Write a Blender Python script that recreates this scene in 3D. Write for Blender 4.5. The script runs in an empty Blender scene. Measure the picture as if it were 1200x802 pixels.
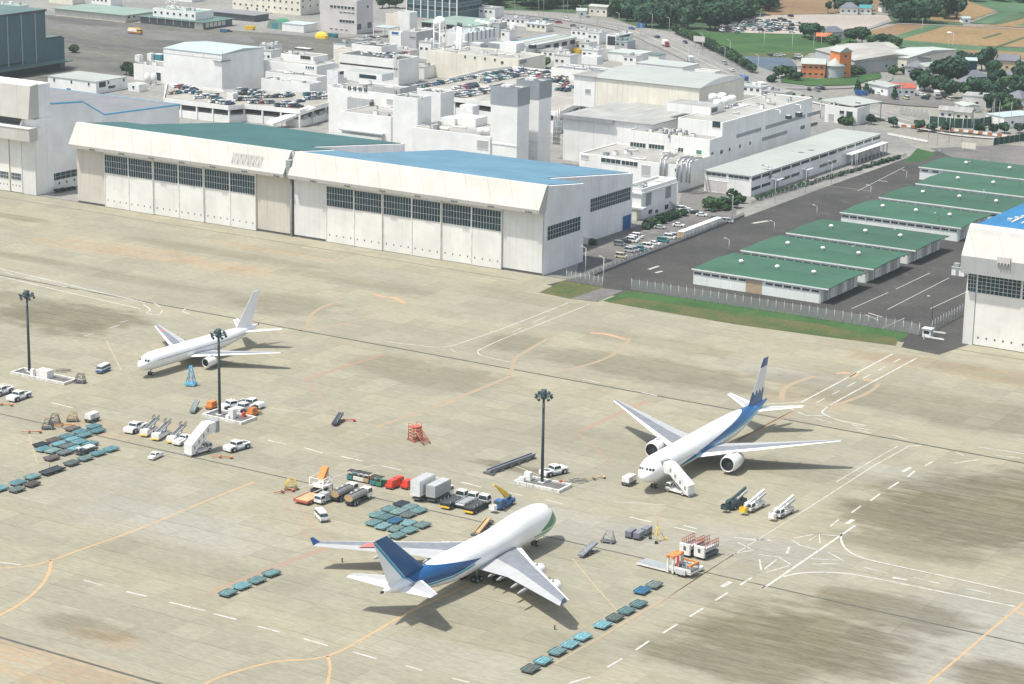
import bpy, bmesh, math, random
import numpy as np
from mathutils import Vector, Matrix
random.seed(7); np.random.seed(7)
R = math.radians
SC = bpy.context.scene
COL = SC.collection
# ------------------------------------------------------------------ camera
FPX, CAMZ, PITCH, ROLL, YAW = 2766.457, 177.164, R(14.7039), R(.9601), R(-32.1144)
PW, PH = 1200.0, 802.0
fw = Vector((math.sin(YAW)*math.cos(PITCH), math.cos(YAW)*math.cos(PITCH), -math.sin(PITCH)))
rt0 = Vector((math.cos(YAW), -math.sin(YAW), 0)); up0 = rt0.cross(fw)
rt = rt0*math.cos(ROLL) + up0*math.sin(ROLL); up = -rt0*math.sin(ROLL) + up0*math.cos(ROLL)
cd = bpy.data.cameras.new('camera'); cam = bpy.data.objects.new('camera', cd); COL.objects.link(cam)
cd.sensor_width = 36; cd.lens = FPX/PW*36; cd.clip_start = 1; cd.clip_end = 9000
cam.matrix_world = Matrix(((rt.x, up.x, -fw.x, 0), (rt.y, up.y, -fw.y, 0), (rt.z, up.z, -fw.z, CAMZ), (0, 0, 0, 1)))
SC.camera = cam
# ------------------------------------------------------------------ light
SUN_EL, SUN_AZ = R(67), R(229)          # direction towards the sun, azimuth counter-clockwise from +x
EXPOSURE = 0.55
HAZE = 0.00005
w = bpy.data.worlds.new('World'); SC.world = w; w.use_nodes = True
sk = w.node_tree.nodes.new('ShaderNodeTexSky'); sk.sky_type = 'NISHITA'; sk.sun_disc = False
sk.sun_elevation = SUN_EL; sk.sun_rotation = R(90)-SUN_AZ; sk.air_density = 1.0; sk.dust_density = 2.0; sk.ozone_density = 1.0
bg = w.node_tree.nodes['Background']; bg.inputs['Strength'].default_value = 0.135
hs = w.node_tree.nodes.new('ShaderNodeHueSaturation'); hs.inputs['Saturation'].default_value = .52     # thin bright cloud whitens the blue
w.node_tree.links.new(sk.outputs[0], hs.inputs['Color']); w.node_tree.links.new(hs.outputs[0], bg.inputs['Color'])
sl = bpy.data.lights.new('sun', 'SUN'); sl.energy = 3.55; sl.angle = R(1.4); sl.color = (1.0, .955, .85)
so = bpy.data.objects.new('sun', sl); COL.objects.link(so)
sd = Vector((math.cos(SUN_AZ)*math.cos(SUN_EL), math.sin(SUN_AZ)*math.cos(SUN_EL), math.sin(SUN_EL)))
so.rotation_euler = sd.to_track_quat('Z', 'Y').to_euler(); so.location = (-300, 500, 400)
SC.view_settings.view_transform = 'Standard'; SC.view_settings.look = 'None'
SC.view_settings.exposure = EXPOSURE; SC.view_settings.gamma = 1.0; SC.view_settings.use_curve_mapping = False
SC.cycles.max_bounces = 6; SC.cycles.volume_bounces = 1
# ------------------------------------------------------------------ surveying: photo measurements to metres
def ray(x, y): return fw + rt*((x-PW/2)/FPX) - up*((y-PH/2)/FPX)
def gz(x, y, z=0.0):
    d = ray(x, y); t = (z-CAMZ)/d.z; return Vector((d.x*t, d.y*t, z))
def gx(x, y, X): d = ray(x, y); t = X/d.x; return Vector((X, d.y*t, CAMZ+d.z*t))
def gy(x, y, Y): d = ray(x, y); t = Y/d.y; return Vector((d.x*t, Y, CAMZ+d.z*t))
# ------------------------------------------------------------------ node maths
class E:
    nt = None
    def __init__(s, k): s.k = k
    def __add__(a, b): return mth('ADD', a, b)
    __radd__ = __add__
    def __sub__(a, b): return mth('SUBTRACT', a, b)
    def __rsub__(a, b): return mth('SUBTRACT', b, a)
    def __mul__(a, b): return mth('MULTIPLY', a, b)
    __rmul__ = __mul__
    def __truediv__(a, b): return mth('DIVIDE', a, b)
    def __gt__(a, b): return mth('GREATER_THAN', a, b)
    def __lt__(a, b): return mth('LESS_THAN', a, b)
def mth(op, *a):
    n = E.nt.nodes.new('ShaderNodeMath'); n.operation = op
    for i, q in enumerate(a):
        if isinstance(q, E): E.nt.links.new(q.k, n.inputs[i])
        else: n.inputs[i].default_value = q
    return E(n.outputs[0])
def setin(sock, v):
    if isinstance(v, E): E.nt.links.new(v.k, sock)
    elif isinstance(v, (tuple, list)) and len(v) == 3 and len(sock.default_value) == 4: sock.default_value = (*v, 1)
    else: sock.default_value = v
def mix(f, a, b, bt='MIX'):
    n = E.nt.nodes.new('ShaderNodeMix'); n.data_type = 'RGBA'; n.blend_type = bt
    setin(n.inputs[0], f); setin(n.inputs[6], a); setin(n.inputs[7], b); return E(n.outputs[2])
def coords(kind='Object'):
    t = E.nt.nodes.new('ShaderNodeTexCoord'); s = E.nt.nodes.new('ShaderNodeSeparateXYZ')
    E.nt.links.new(t.outputs[kind], s.inputs[0]); return [E(o) for o in s.outputs], E(t.outputs[kind])
def vec(x, y, z):
    n = E.nt.nodes.new('ShaderNodeCombineXYZ')
    for i, q in enumerate((x, y, z)): setin(n.inputs[i], q)
    return E(n.outputs[0])
def noise(v, sc, det=4, rough=.55, dist=0):
    n = E.nt.nodes.new('ShaderNodeTexNoise'); n.inputs['Scale'].default_value = sc; n.inputs['Detail'].default_value = det
    n.inputs['Roughness'].default_value = rough; n.inputs['Distortion'].default_value = dist
    E.nt.links.new(v.k, n.inputs['Vector']); return E(n.outputs[0])
def ramp(f, a, b, lo=0.0, hi=1.0):
    n = E.nt.nodes.new('ShaderNodeMapRange'); n.interpolation_type = 'SMOOTHSTEP'
    setin(n.inputs[0], f); n.inputs[1].default_value = a; n.inputs[2].default_value = b; n.inputs[3].default_value = lo; n.inputs[4].default_value = hi
    return E(n.outputs[0])
def attr(name):
    n = E.nt.nodes.new('ShaderNodeAttribute'); n.attribute_name = name
    s = E.nt.nodes.new('ShaderNodeSeparateColor'); E.nt.links.new(n.outputs['Color'], s.inputs[0]); return [E(o) for o in s.outputs]
MATS = {}
def newmat(name, rough=.6, metal=0, spec=.4):
    m = bpy.data.materials.new(name); m.use_nodes = True; E.nt = m.node_tree
    b = m.node_tree.nodes['Principled BSDF']
    b.inputs['Roughness'].default_value = rough; b.inputs['Metallic'].default_value = metal
    b.inputs['Specular IOR Level'].default_value = spec
    MATS[name] = m; return m, b
def bump(b, h, st=.3, dist=.1):
    n = E.nt.nodes.new('ShaderNodeBump'); n.inputs['Strength'].default_value = st; n.inputs['Distance'].default_value = dist
    E.nt.links.new(h.k, n.inputs['Height']); E.nt.links.new(n.outputs[0], b.inputs['Normal'])
def plain(name, col, rough=.6, metal=0, var=.12, sc=.6, spec=.4):
    m, b = newmat(name, rough, metal, spec)
    (x, y, z), v = coords()
    n = noise(v, sc, 5); f = ramp(n, .3, .7, 1-var, 1+var)
    setin(b.inputs['Base Color'], mix(1.0, col, vec(f, f, f), 'MULTIPLY')); return m
def wallmat(name, col, seam=0, streak=.16, rough=.7, dirt=(.62, .58, .5)):
    """painted sheet or concrete wall: rain streaks down the face, patchy weathering, optional panel seams every seam metres"""
    m, b = newmat(name, rough, 0, .25)
    (x, y, z), v = coords()
    h = x + y
    s = noise(vec(h*1.0, h*.3, z*.05), 1.1, 5, .65)
    p = noise(v, .12, 4)
    c = mix(ramp(s, .48, .8, 0, streak*2.2), col, tuple(col[i]*dirt[i] for i in range(3)))
    f = ramp(p, .25, .75, .9, 1.06); c = mix(1.0, c, vec(f, f, f), 'MULTIPLY')
    if seam:
        g = mth('FRACT', (x + y*1.0)/seam); l = (g < .035)
        c = mix(l*.35, c, tuple(q*.5 for q in col))
    setin(b.inputs['Base Color'], c); return m
def roofmat(name, col, rib=0, axis=0, var=.12, rough=.55):
    m, b = newmat(name, rough, 0, .3)
    xyz, v = coords()
    a = xyz[axis]; o = xyz[1-axis]
    s = noise(vec(xyz[0]*(.05 if axis == 1 else .5), xyz[1]*(.05 if axis == 0 else .5), 0.0), 1.0, 5, .6)
    p = noise(v, .07, 4)
    f = ramp(s, .25, .75, 1-var, 1+var*.8)*ramp(p, .3, .7, 1-var, 1+var*.6)
    oi = E.nt.nodes.new('ShaderNodeObjectInfo'); f = f*ramp(E(oi.outputs['Random']), 0, 1, .9, 1.1)
    if rib:
        g = mth('FRACT', a/rib); f = f*(1.0 - (g < .12)*.13)
    setin(b.inputs['Base Color'], mix(1.0, col, vec(f, f, f), 'MULTIPLY')); return m
# ------------------------------------------------------------------ mesh builder
class MB:
    def __init__(s): s.v = []; s.f = []; s.m = []; s.ms = []; s.sm = []
    def mi(s, m):
        if m not in s.ms: s.ms.append(m)
        return s.ms.index(m)
    def face(s, pts, m, smooth=False):
        n = len(s.v); s.v += [tuple(p) for p in pts]; s.f.append(list(range(n, n+len(pts)))); s.m.append(s.mi(m)); s.sm.append(smooth)
    def box(s, x0, x1, y0, y1, z0, z1, m, top=None, taper=0, bottom=True):
        t = taper; n = len(s.v)
        s.v += [(x0, y0, z0), (x1, y0, z0), (x1, y1, z0), (x0, y1, z0), (x0+t, y0+t, z1), (x1-t, y0+t, z1), (x1-t, y1-t, z1), (x0+t, y1-t, z1)]
        fs = [(0, 1, 5, 4), (1, 2, 6, 5), (2, 3, 7, 6), (3, 0, 4, 7), (4, 5, 6, 7)] + ([(3, 2, 1, 0)] if bottom else [])
        for i, q in enumerate(fs):
            s.f.append([n+k for k in q]); s.m.append(s.mi(top if (top and i == 4) else m)); s.sm.append(False)
        return s
    def extr(s, prof, axis, a0, a1, m, mcap=None, flip=False):
        """extrude a 2-D profile along x ('x': prof=(y,z)) or y ('y': prof=(x,z)) or z ('z': prof=(x,y))"""
        def P(p, a): return (a, p[0], p[1]) if axis == 'x' else ((p[0], a, p[1]) if axis == 'y' else (p[0], p[1], a))
        n = len(s.v); k = len(prof)
        s.v += [P(p, a0) for p in prof] + [P(p, a1) for p in prof]
        mm = m if isinstance(m, list) else [m]*k
        for i in range(k):
            j = (i+1) % k; s.f.append([n+i, n+j, n+k+j, n+k+i]); s.m.append(s.mi(mm[i])); s.sm.append(False)
        for q in (list(range(n+k-1, n-1, -1)), list(range(n+k, n+2*k))):
            s.f.append(q); s.m.append(s.mi(mcap or mm[0])); s.sm.append(False)
        return s
    def tube(s, p0, p1, r, m, n=6, r2=None, cap=True, smooth=True):
        p0 = Vector(p0); p1 = Vector(p1); d = (p1-p0)
        if d.length < 1e-6: return s
        d.normalize(); a = d.orthogonal().normalized(); b = d.cross(a); r2 = r if r2 is None else r2
        k = len(s.v)
        for (p, q) in ((p0, r), (p1, r2)):
            for i in range(n):
                t = 2*math.pi*i/n; s.v.append(tuple(p + (a*math.cos(t) + b*math.sin(t))*q))
        for i in range(n):
            j = (i+1) % n; s.f.append([k+i, k+j, k+n+j, k+n+i]); s.m.append(s.mi(m)); s.sm.append(smooth)
        if cap:
            for q in (list(range(k+n-1, k-1, -1)), list(range(k+n, k+2*n))): s.f.append(q); s.m.append(s.mi(m)); s.sm.append(False)
        return s
    def loft(s, rings, m, cap=True, smooth=True, closed=True, mf=None):
        k = len(s.v); n = len(rings[0])
        for r_ in rings: s.v += [tuple(p) for p in r_]
        for i in range(len(rings)-1):
            for j in range(n if closed else n-1):
                j2 = (j+1) % n
                s.f.append([k+i*n+j, k+i*n+j2, k+(i+1)*n+j2, k+(i+1)*n+j]); s.m.append(s.mi(mf(i, j) if mf else m)); s.sm.append(smooth)
        if cap:
            s.f.append([k+j for j in range(n-1, -1, -1)]); s.m.append(s.mi(m)); s.sm.append(False)
            e = k+(len(rings)-1)*n; s.f.append([e+j for j in range(n)]); s.m.append(s.mi(m)); s.sm.append(False)
        return s
    def lathe(s, prof, m, c=(0, 0, 0), axis='z', n=16, mf=None, cap=False):
        """prof = [(a, r)] along the axis"""
        rings = []
        for a, r_ in prof:
            ring = []
            for i in range(n):
                t = 2*math.pi*i/n; u, w_ = math.cos(t)*r_, math.sin(t)*r_
                p = (u, w_, a) if axis == 'z' else ((a, u, w_) if axis == 'x' else (w_, a, u))
                ring.append((p[0]+c[0], p[1]+c[1], p[2]+c[2]))
            rings.append(ring)
        return s.loft(rings, m, cap=cap, mf=mf)
    def build(s, name, parent=None, loc=None, rz=None, sharp=False):
        me = bpy.data.meshes.new(name); me.from_pydata(s.v, [], s.f)
        for m in s.ms: me.materials.append(MATS[m])
        me.polygons.foreach_set('material_index', s.m); me.polygons.foreach_set('use_smooth', s.sm)
        me.update()
        bm = bmesh.new(); bm.from_mesh(me); bmesh.ops.remove_doubles(bm, verts=bm.verts, dist=1e-5)
        bmesh.ops.recalc_face_normals(bm, faces=bm.faces); bm.to_mesh(me); bm.free()
        o = bpy.data.objects.new(name, me); COL.objects.link(o)
        if parent is not None: o.parent = parent
        if loc is not None: o.location = loc
        if rz is not None: o.rotation_euler = (0, 0, rz)
        return o
def tag(o, label, cat, group=None):
    o['label'] = label; o['category'] = cat
    if group: o['group'] = group
    return o
def thing(name, label, cat, loc=(0, 0, 0), rz=0.0, group=None):
    o = bpy.data.objects.new(name, None); o.empty_display_size = .5; COL.objects.link(o)
    o.location = loc; o.rotation_euler = (0, 0, rz); return tag(o, label, cat, group)
def kids(o): return CH.get(o.name, [])
def dup(o, loc, rz, label, group=None, sub=None):
    """copy of a thing with copies of its parts and sub-parts; sub maps an old mesh to another"""
    r = o.copy(); COL.objects.link(r); r.location = loc; r.rotation_euler = (0, 0, rz); r['label'] = label
    if group: r['group'] = group
    for c in [k for k in o.children]:
        d = c.copy(); COL.objects.link(d); d.parent = r
        if sub and d.data in sub: d.data = sub[d.data]
        for g in [k for k in c.children]:
            e = g.copy(); COL.objects.link(e); e.parent = d
            if sub and e.data in sub: e.data = sub[e.data]
    return r
def struct(o): o['kind'] = 'structure'; return o
# ------------------------------------------------------------------ materials
plain('white_paint', (.74, .74, .73), .4); plain('offwhite', (.72, .71, .68), .5); plain('cream', (.68, .63, .50), .7)
plain('grey_paint', (.32, .33, .34), .5); plain('light_grey', (.52, .53, .54), .6); plain('dark_grey', (.10, .11, .12), .6)
plain('charcoal', (.035, .04, .045), .6); plain('rubber', (.02, .02, .022), .8); plain('steel', (.42, .43, .44), .4, .6)
plain('silver', (.55, .56, .56), .3, .7); plain('red_paint', (.62, .06, .035), .45); plain('orange_paint', (.60, .22, .055), .5)
plain('yellow_paint', (.75, .50, .04), .5); plain('blue_paint', (.03, .12, .32), .4); plain('teal_paint', (.05, .22, .25), .5)
plain('green_paint', (.05, .25, .14), .5); plain('sky_blue', (.12, .42, .62), .5); plain('rust', (.42, .14, .06), .8, var=.3, sc=2)
plain('tan', (.45, .32, .18), .7); plain('brick_orange', (.62, .20, .07), .8); plain('tile_red', (.36, .09, .06), .8); plain('tile_grey', (.13, .14, .17), .6)
plain('wood_dark', (.14, .09, .06), .8); plain('mast', (.035, .065, .075), .5); plain('tail_blue', (.012, .085, .30), .3)
m, b = newmat('glass', .12, 0, .6); setin(b.inputs['Base Color'], (.025, .05, .06))
m, b = newmat('hangar_glass', .3, 0, .25)
(x, y, z), v = coords(); n = noise(v, .35, 3); setin(b.inputs['Base Color'], mix(ramp(n, .35, .65), (.010, .035, .042), (.022, .06, .075)))
for nm, c in dict(dolly_teal=(.17, .29, .30), dolly_pale=(.23, .34, .33), dolly_blue=(.05, .17, .28), dolly_dark=(.045, .055, .07), dolly_grey=(.15, .19, .185), dolly_sky=(.17, .34, .38), dolly_brown=(.17, .15, .14)).items():
    plain(nm, c, .6, var=.3, sc=1.6); E.nt = MATS[nm].node_tree; bs = E.nt.nodes['Principled BSDF'].inputs['Base Color']; src = E(bs.links[0].from_socket)
    oi = E.nt.nodes.new('ShaderNodeObjectInfo'); f = ramp(E(oi.outputs['Random']), 0, 1, .72, 1.3); setin(bs, mix(1.0, src, vec(f, f, f), 'MULTIPLY'))
wallmat('hangar_door', (.74, .735, .70), 0, .10); wallmat('hangar_wall', (.80, .80, .79), 6, .05); wallmat('hangar_fascia', (.50, .49, .455), 9, .03)
wallmat('pillar_beige', (.56, .53, .47), 0, .30, dirt=(.75, .68, .58)); wallmat('pillar_grey', (.68, .68, .66), 2.2, .12)
wallmat('wall_white', (.78, .78, .76), 7, .06); wallmat('wall_plain', (.78, .78, .76), 0, .045); wallmat('wall_cream', (.72, .69, .59), 5, .2)
wallmat('wall_grey', (.42, .43, .44), 4, .15); wallmat('wall_pinkgrey', (.58, .55, .54), 0, .12); wallmat('wall_teal', (.075, .14, .165), 2.5, .2, .4)
wallmat('cage_grey', (.29, .32, .34), 1.6, .2); wallmat('wall_ware', (.74, .78, .75), 5, .15); wallmat('orange_wall', (.70, .24, .085), 0, .1)
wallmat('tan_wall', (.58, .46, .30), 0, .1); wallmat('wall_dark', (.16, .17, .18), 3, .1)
roofmat('roof_teal', (.021, .095, .093), 1.2, 0); roofmat('roof_blue', (.095, .22, .315), 1.3, 1); roofmat('roof_bright_blue', (.02, .165, .36), 1.2, 0)
roofmat('roof_green', (.031, .098, .058), 1.1, 1); roofmat('roof_white', (.37, .40, .38), 2.2, 1, .06); roofmat('roof_grey', (.30, .305, .295), 0, 0, .16)
roofmat('roof_concrete', (.33, .325, .305), 0, 1, .2); roofmat('roof_pale', (.37, .44, .45), 2, 0, .06); roofmat('roof_purple', (.20, .205, .22), 1.5, 0)
roofmat('roof_darkgrey', (.085, .095, .09), 0, 0, .25); roofmat('roof_palegreen', (.24, .33, .28), 1.5, 0); roofmat('roof_greygreen', (.10, .17, .16), 1.5, 0)
roofmat('roof_tin', (.33, .32, .30), 1.1, 0, .2); roofmat('deck_floor', (.36, .345, .31), 0, 0, .2)
# ================================================================== ground
def sheet(name, pts, m, z, kind='structure'):
    b = MB(); b.face([(p[0], p[1], z) for p in pts], m); o = b.build(name)
    for p in o.data.polygons:
        if p.normal.z < 0: p.flip()
    o['kind'] = kind; return o
def PX(*q): return [gz(x, y) for x, y in q]
def groundmat(name, c1, c2, c3=None, s1=.02, s2=.3, rough=.9, stretch=1.0):
    m, b = newmat(name, rough, 0, .15); (x, y, z), v = coords(); vv = vec(x, y*stretch, 0.0)
    c = mix(ramp(noise(vv, s1, 6, .6), .38, .62), c1, c2)
    if c3: c = mix(ramp(noise(vv, s1*4, 5, .6, 1), .55, .75), c, c3)
    f = ramp(noise(v, s2, 6, .7), .2, .8, .75, 1.22); c = mix(1.0, c, vec(f, f, f), 'MULTIPLY'); setin(b.inputs['Base Color'], c); return m
groundmat('town_ground', (.17, .17, .155), (.24, .235, .21), (.08, .12, .055), .006)
groundmat('factory_ground', (.25, .245, .23), (.19, .19, .185), None, .015)
groundmat('asphalt', (.053, .052, .052), (.07, .068, .066), (.088, .085, .08), .03, .8)
groundmat('asphalt_old', (.12, .118, .118), (.16, .155, .15), (.19, .185, .175), .03, .6)
groundmat('far_apron', (.09, .09, .088), (.135, .132, .118), (.175, .165, .135), .012, .2, stretch=3)
groundmat('road_surface', (.19, .187, .18), (.24, .235, .225), None, .03, .5)
groundmat('grass', (.032, .082, .03), (.048, .108, .036), (.085, .10, .04), .05, .9)
groundmat('grass_dry', (.10, .10, .042), (.055, .09, .034), (.145, .12, .06), .08, .9)
groundmat('field_brown', (.21, .14, .08), (.18, .115, .068), (.225, .16, .09), .015, .25, stretch=2)
groundmat('field_tan', (.24, .165, .085), (.205, .14, .07), (.22, .18, .085), .02, .3)
groundmat('field_green', (.055, .115, .062), (.075, .14, .08), (.15, .22, .09), .03, .4)
groundmat('field_dark', (.05, .09, .05), (.07, .11, .06), None, .05, .5)
groundmat('gravel', (.36, .32, .29), (.31, .275, .25), None, .02, .4)
groundmat('slate', (.07, .10, .14), (.09, .125, .165), None, .05, .5)
groundmat('kerb', (.40, .39, .37), (.46, .45, .43), None, .3, 1)
sheet('ground', [(-3600, -200), (1400, -200), (1400, 4200), (-3600, 4200)], 'town_ground', -.12)
# ---- apron: one grid whose stains are data on the concrete itself
def smooth(t): t = np.clip(t, 0, 1); return t*t*(3-2*t)
class VN:
    def __init__(s, seed): s.g = np.random.RandomState(seed).rand(256, 256)
    def __call__(s, x, y):
        x = np.asarray(x, float); y = np.asarray(y, float); xi = np.floor(x).astype(int); yi = np.floor(y).astype(int)
        fx = smooth(x-xi); fy = smooth(y-yi); g = s.g
        a = g[xi % 256, yi % 256]; b_ = g[(xi+1) % 256, yi % 256]; c = g[xi % 256, (yi+1) % 256]; d = g[(xi+1) % 256, (yi+1) % 256]
        return (a*(1-fx)+b_*fx)*(1-fy)+(c*(1-fx)+d*fx)*fy
    def fbm(s, x, y, o=4):
        r = 0; a = .5
        for i in range(o): r = r + a*s(x, y); x = x*2.03+17; y = y*2.01+9; a *= .5
        return r/(1-.5**o)
def apron():
    xs = np.arange(-760, -20, 1.6); ys = np.arange(262, 651.9, 1.3)
    X, Y = np.meshgrid(xs, ys, indexing='ij'); n = VN(3); n2 = VN(5)
    warp = (n.fbm(X*.05, Y*.12)-.5)
    dark = np.zeros_like(X); warm = np.zeros_like(X); pale = np.zeros_like(X)
    def blob(arr, px, rx, ry, s, soft=.5):
        c = gz(*px); u = (X-c.x)/rx; v = (Y-c.y)/ry
        d = (np.abs(u)**3+np.abs(v)**3)**(1/3)+warp*.7+(n2.fbm(X*.3, Y*.9)-.5)*.55
        arr[:] = np.maximum(arr, s*smooth((1.15-d)/soft))
    for q in [((72, 372), 27, 16, .85), ((20, 352), 22, 8, .6), ((600, 402), 10, 11, .55), ((330, 356), 17, 13, .5), ((495, 437), 26, 14, .5), ((770, 434), 40, 13, .62),
              ((1110, 478), 62, 15, .5), ((1010, 462), 24, 10, .4), ((1112, 610), 26, 26, .95), ((1075, 635), 22, 12, .7), ((1180, 590), 24, 26, .95), ((930, 750), 24, 17, .95), ((1040, 715), 17, 9, .8),
              ((850, 775), 22, 10, .8), ((95, 735), 13, 5, .55), ((20, 255), 16, 4, .6), ((40, 305), 20, 4, .55), ((250, 295), 46, 5, .4), ((420, 330), 30, 6, .35), ((1170, 440), 40, 6, .35), ((620, 350), 24, 8, .28),
              ((760, 400), 30, 7, .3), ((180, 330), 60, 6, .3), ((700, 520), 40, 9, .22), ((420, 520), 40, 9, .2), ((1196, 800), 14, 8, .9), ((600, 750), 24, 9, .22), ((220, 660), 30, 9, .22), ((980, 560), 30, 8, .3), ((600, 548), 14, 3, .8)]:
        blob(dark, q[0], q[1], q[2], q[3]*(.86 if q[3] > .7 else .78))
    for q in [((190, 300), 42, 7, .8), ((110, 292), 30, 5, .6), ((330, 296), 30, 4, .5), ((1150, 438), 40, 7, .5), ((60, 785), 22, 7, .75), ((120, 748), 10, 4, .6), ((205, 505), 14, 6, .5), ((100, 500), 20, 7, .4), ((950, 470), 14, 8, .4)]:
        blob(warm, *q)
    for q in [((210, 615), 40, 14, .8), ((680, 620), 34, 14, .7), ((520, 770), 30, 10, .5), ((1130, 750), 22, 40, .95), ((900, 645), 30, 12, .7), ((150, 560), 40, 10, .5), ((930, 440), 30, 8, .8), ((60, 330), 60, 4, .5), ((1060, 560), 24, 9, .6), ((520, 545), 50, 8, .4)]:
        blob(pale, *q, soft=.9)
    nx, ny = X.shape; me = bpy.data.meshes.new('apron')
    V = np.stack([X, Y, np.zeros_like(X)], -1).reshape(-1, 3)
    i = np.arange(nx*ny).reshape(nx, ny); F = np.stack([i[:-1, :-1], i[1:, :-1], i[1:, 1:], i[:-1, 1:]], -1).reshape(-1, 4)
    me.vertices.add(len(V)); me.vertices.foreach_set('co', V.ravel()); me.loops.add(F.size); me.loops.foreach_set('vertex_index', F.ravel())
    me.polygons.add(len(F)); me.polygons.foreach_set('loop_start', np.arange(0, F.size, 4)); me.polygons.foreach_set('loop_total', np.full(len(F), 4)); me.update(calc_edges=True)
    a = me.attributes.new('stain', 'FLOAT_COLOR', 'POINT')
    a.data.foreach_set('color', np.stack([dark, warm, pale, np.ones_like(dark)], -1).reshape(-1).astype(np.float32))
    me.materials.append(MATS['apron_concrete']); o = bpy.data.objects.new('apron', me); COL.objects.link(o); o['kind'] = 'structure'
m, b = newmat('apron_concrete', .85, 0, .2)
(x, y, z), v = coords(); dk, wm, pl = attr('stain')
streak = noise(vec(x*.055, y*.42, 0.0), 1.0, 7, .72); fine = noise(vec(x*.35, y*1.6, 0.0), 1.0, 6, .7); big = noise(vec(x*.012, y*.04, 0.0), 1.0, 4)
c = mix(ramp(big, .35, .65), (.285, .264, .196), (.258, .245, .190))
c = mix(ramp(streak, .5, .74)*.38, c, (.190, .178, .122)); c = mix(ramp(streak, .46, .26)*.38, c, (.330, .310, .245))
c = mix(pl*.75, c, (.288, .284, .262)); c = mix(wm*ramp(streak, .35, .6)*.75, c, (.35, .235, .14))
tyre = noise(vec(x*.09, y*1.7, 0.0), 1.0, 8, .82); t2 = noise(vec(x*.06+y*.03, y*.5-x*.02, 3.0), 1.0, 5, .65)
c = mix(dk*ramp(tyre, .36, .60, .62, 1.0)*ramp(t2, .34, .58, .74, 1.0), c, (.080, .068, .034)); jl = (mth('FRACT', y/3.75) < .09)*ramp(noise(vec(x*.05, y*.2, 7.0), 1.0, 3), .45, .6); c = mix(dk*jl*.7, c, (.22, .20, .14))
slab = noise(vec(mth('FLOOR', x/7.5)*7.31, mth('FLOOR', y/7.5)*3.77, 0.0), 1.0, 0)
f = ramp(slab, .3, .7, .94, 1.06)*ramp(fine, .25, .75, .82, 1.16)
jx = (mth('FRACT', x/7.5) < .035); jy = (mth('FRACT', y/7.5) < .04); j = mth('MAXIMUM', jx*.4, jy)
f = f*(1.0 - j*ramp(noise(v, .05, 3), .4, .6, .03, .27)); c = mix(1.0, c, vec(f, f, f), 'MULTIPLY'); setin(b.inputs['Base Color'], c)
apron()
# ---- sheets
sheet('factory_ground', [(-900, 651.9), (-397, 651.9), (-386, 730), (-388, 950), (-470, 1050), (-640, 1230), (-1300, 1500), (-1500, 900), (-900, 700)], 'factory_ground', -.03)
sheet('apron_edge', [(-397, 651.9), (-397, 690), (-20, 690), (-20, 640), (-100, 651.9)], 'factory_ground', -.02)
sheet('asphalt_yard', PX((640, 334), (1070, 403), (1095, 407)) + [Vector((-249, 652, 0)), Vector((-150, 652, 0)), Vector((-150, 1000, 0))] + PX((1105, 176), (1076, 181), (960, 222), (800, 282), (690, 322)), 'asphalt', .02)
sheet('parking_lot', PX((676, 318), (683, 286), (727, 270), (740, 268), (795, 241), (800, 223), (868, 228), (862, 252), (800, 284), (688, 325)), 'asphalt_old', .035)
sheet('far_apron', PX((-60, 20), (60, 18), (165, 27), (390, 45), (430, 42), (420, 62), (300, 90), (160, 85), (60, 110), (-60, 120)), 'far_apron', .01)
sheet('far_taxiway', PX((55, 27), (290, 42), (300, 51), (180, 47), (56, 33)), 'asphalt_old', .03)
sheet('grass_verge', PX((632, 343), (660, 329), (708, 337), (695, 350), (668, 350.5)), 'grass_dry', .03)
sheet('grass_strip', PX((706, 353), (737, 341), (900, 362), (1066, 391), (1058, 398), (1046, 402), (960, 388), (860, 374)), 'grass', .04)
sheet('dry_grass_strip', PX((712, 354.5), (738, 349), (860, 367), (960, 380), (1052, 397), (1050, 405.5), (960, 394), (860, 380)), 'grass_dry', .05)
sheet('yard_path', PX((668, 350.5), (706, 338), (730, 341), (700, 354)), 'asphalt_old', .055)
sheet('gate_slab', PX((1066, 392), (1080, 396), (1138, 403), (1100, 416), (1056, 407)), 'asphalt', .06)
sheet('grass_bank', PX((1060, 190), (1075, 174), (1098, 180), (1080, 190)), 'grass', .04)
sheet('far_car_park', PX((1090, 174), (1180, 170), (1260, 176), (1260, 200), (1120, 186)), 'asphalt_old', .045)
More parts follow.
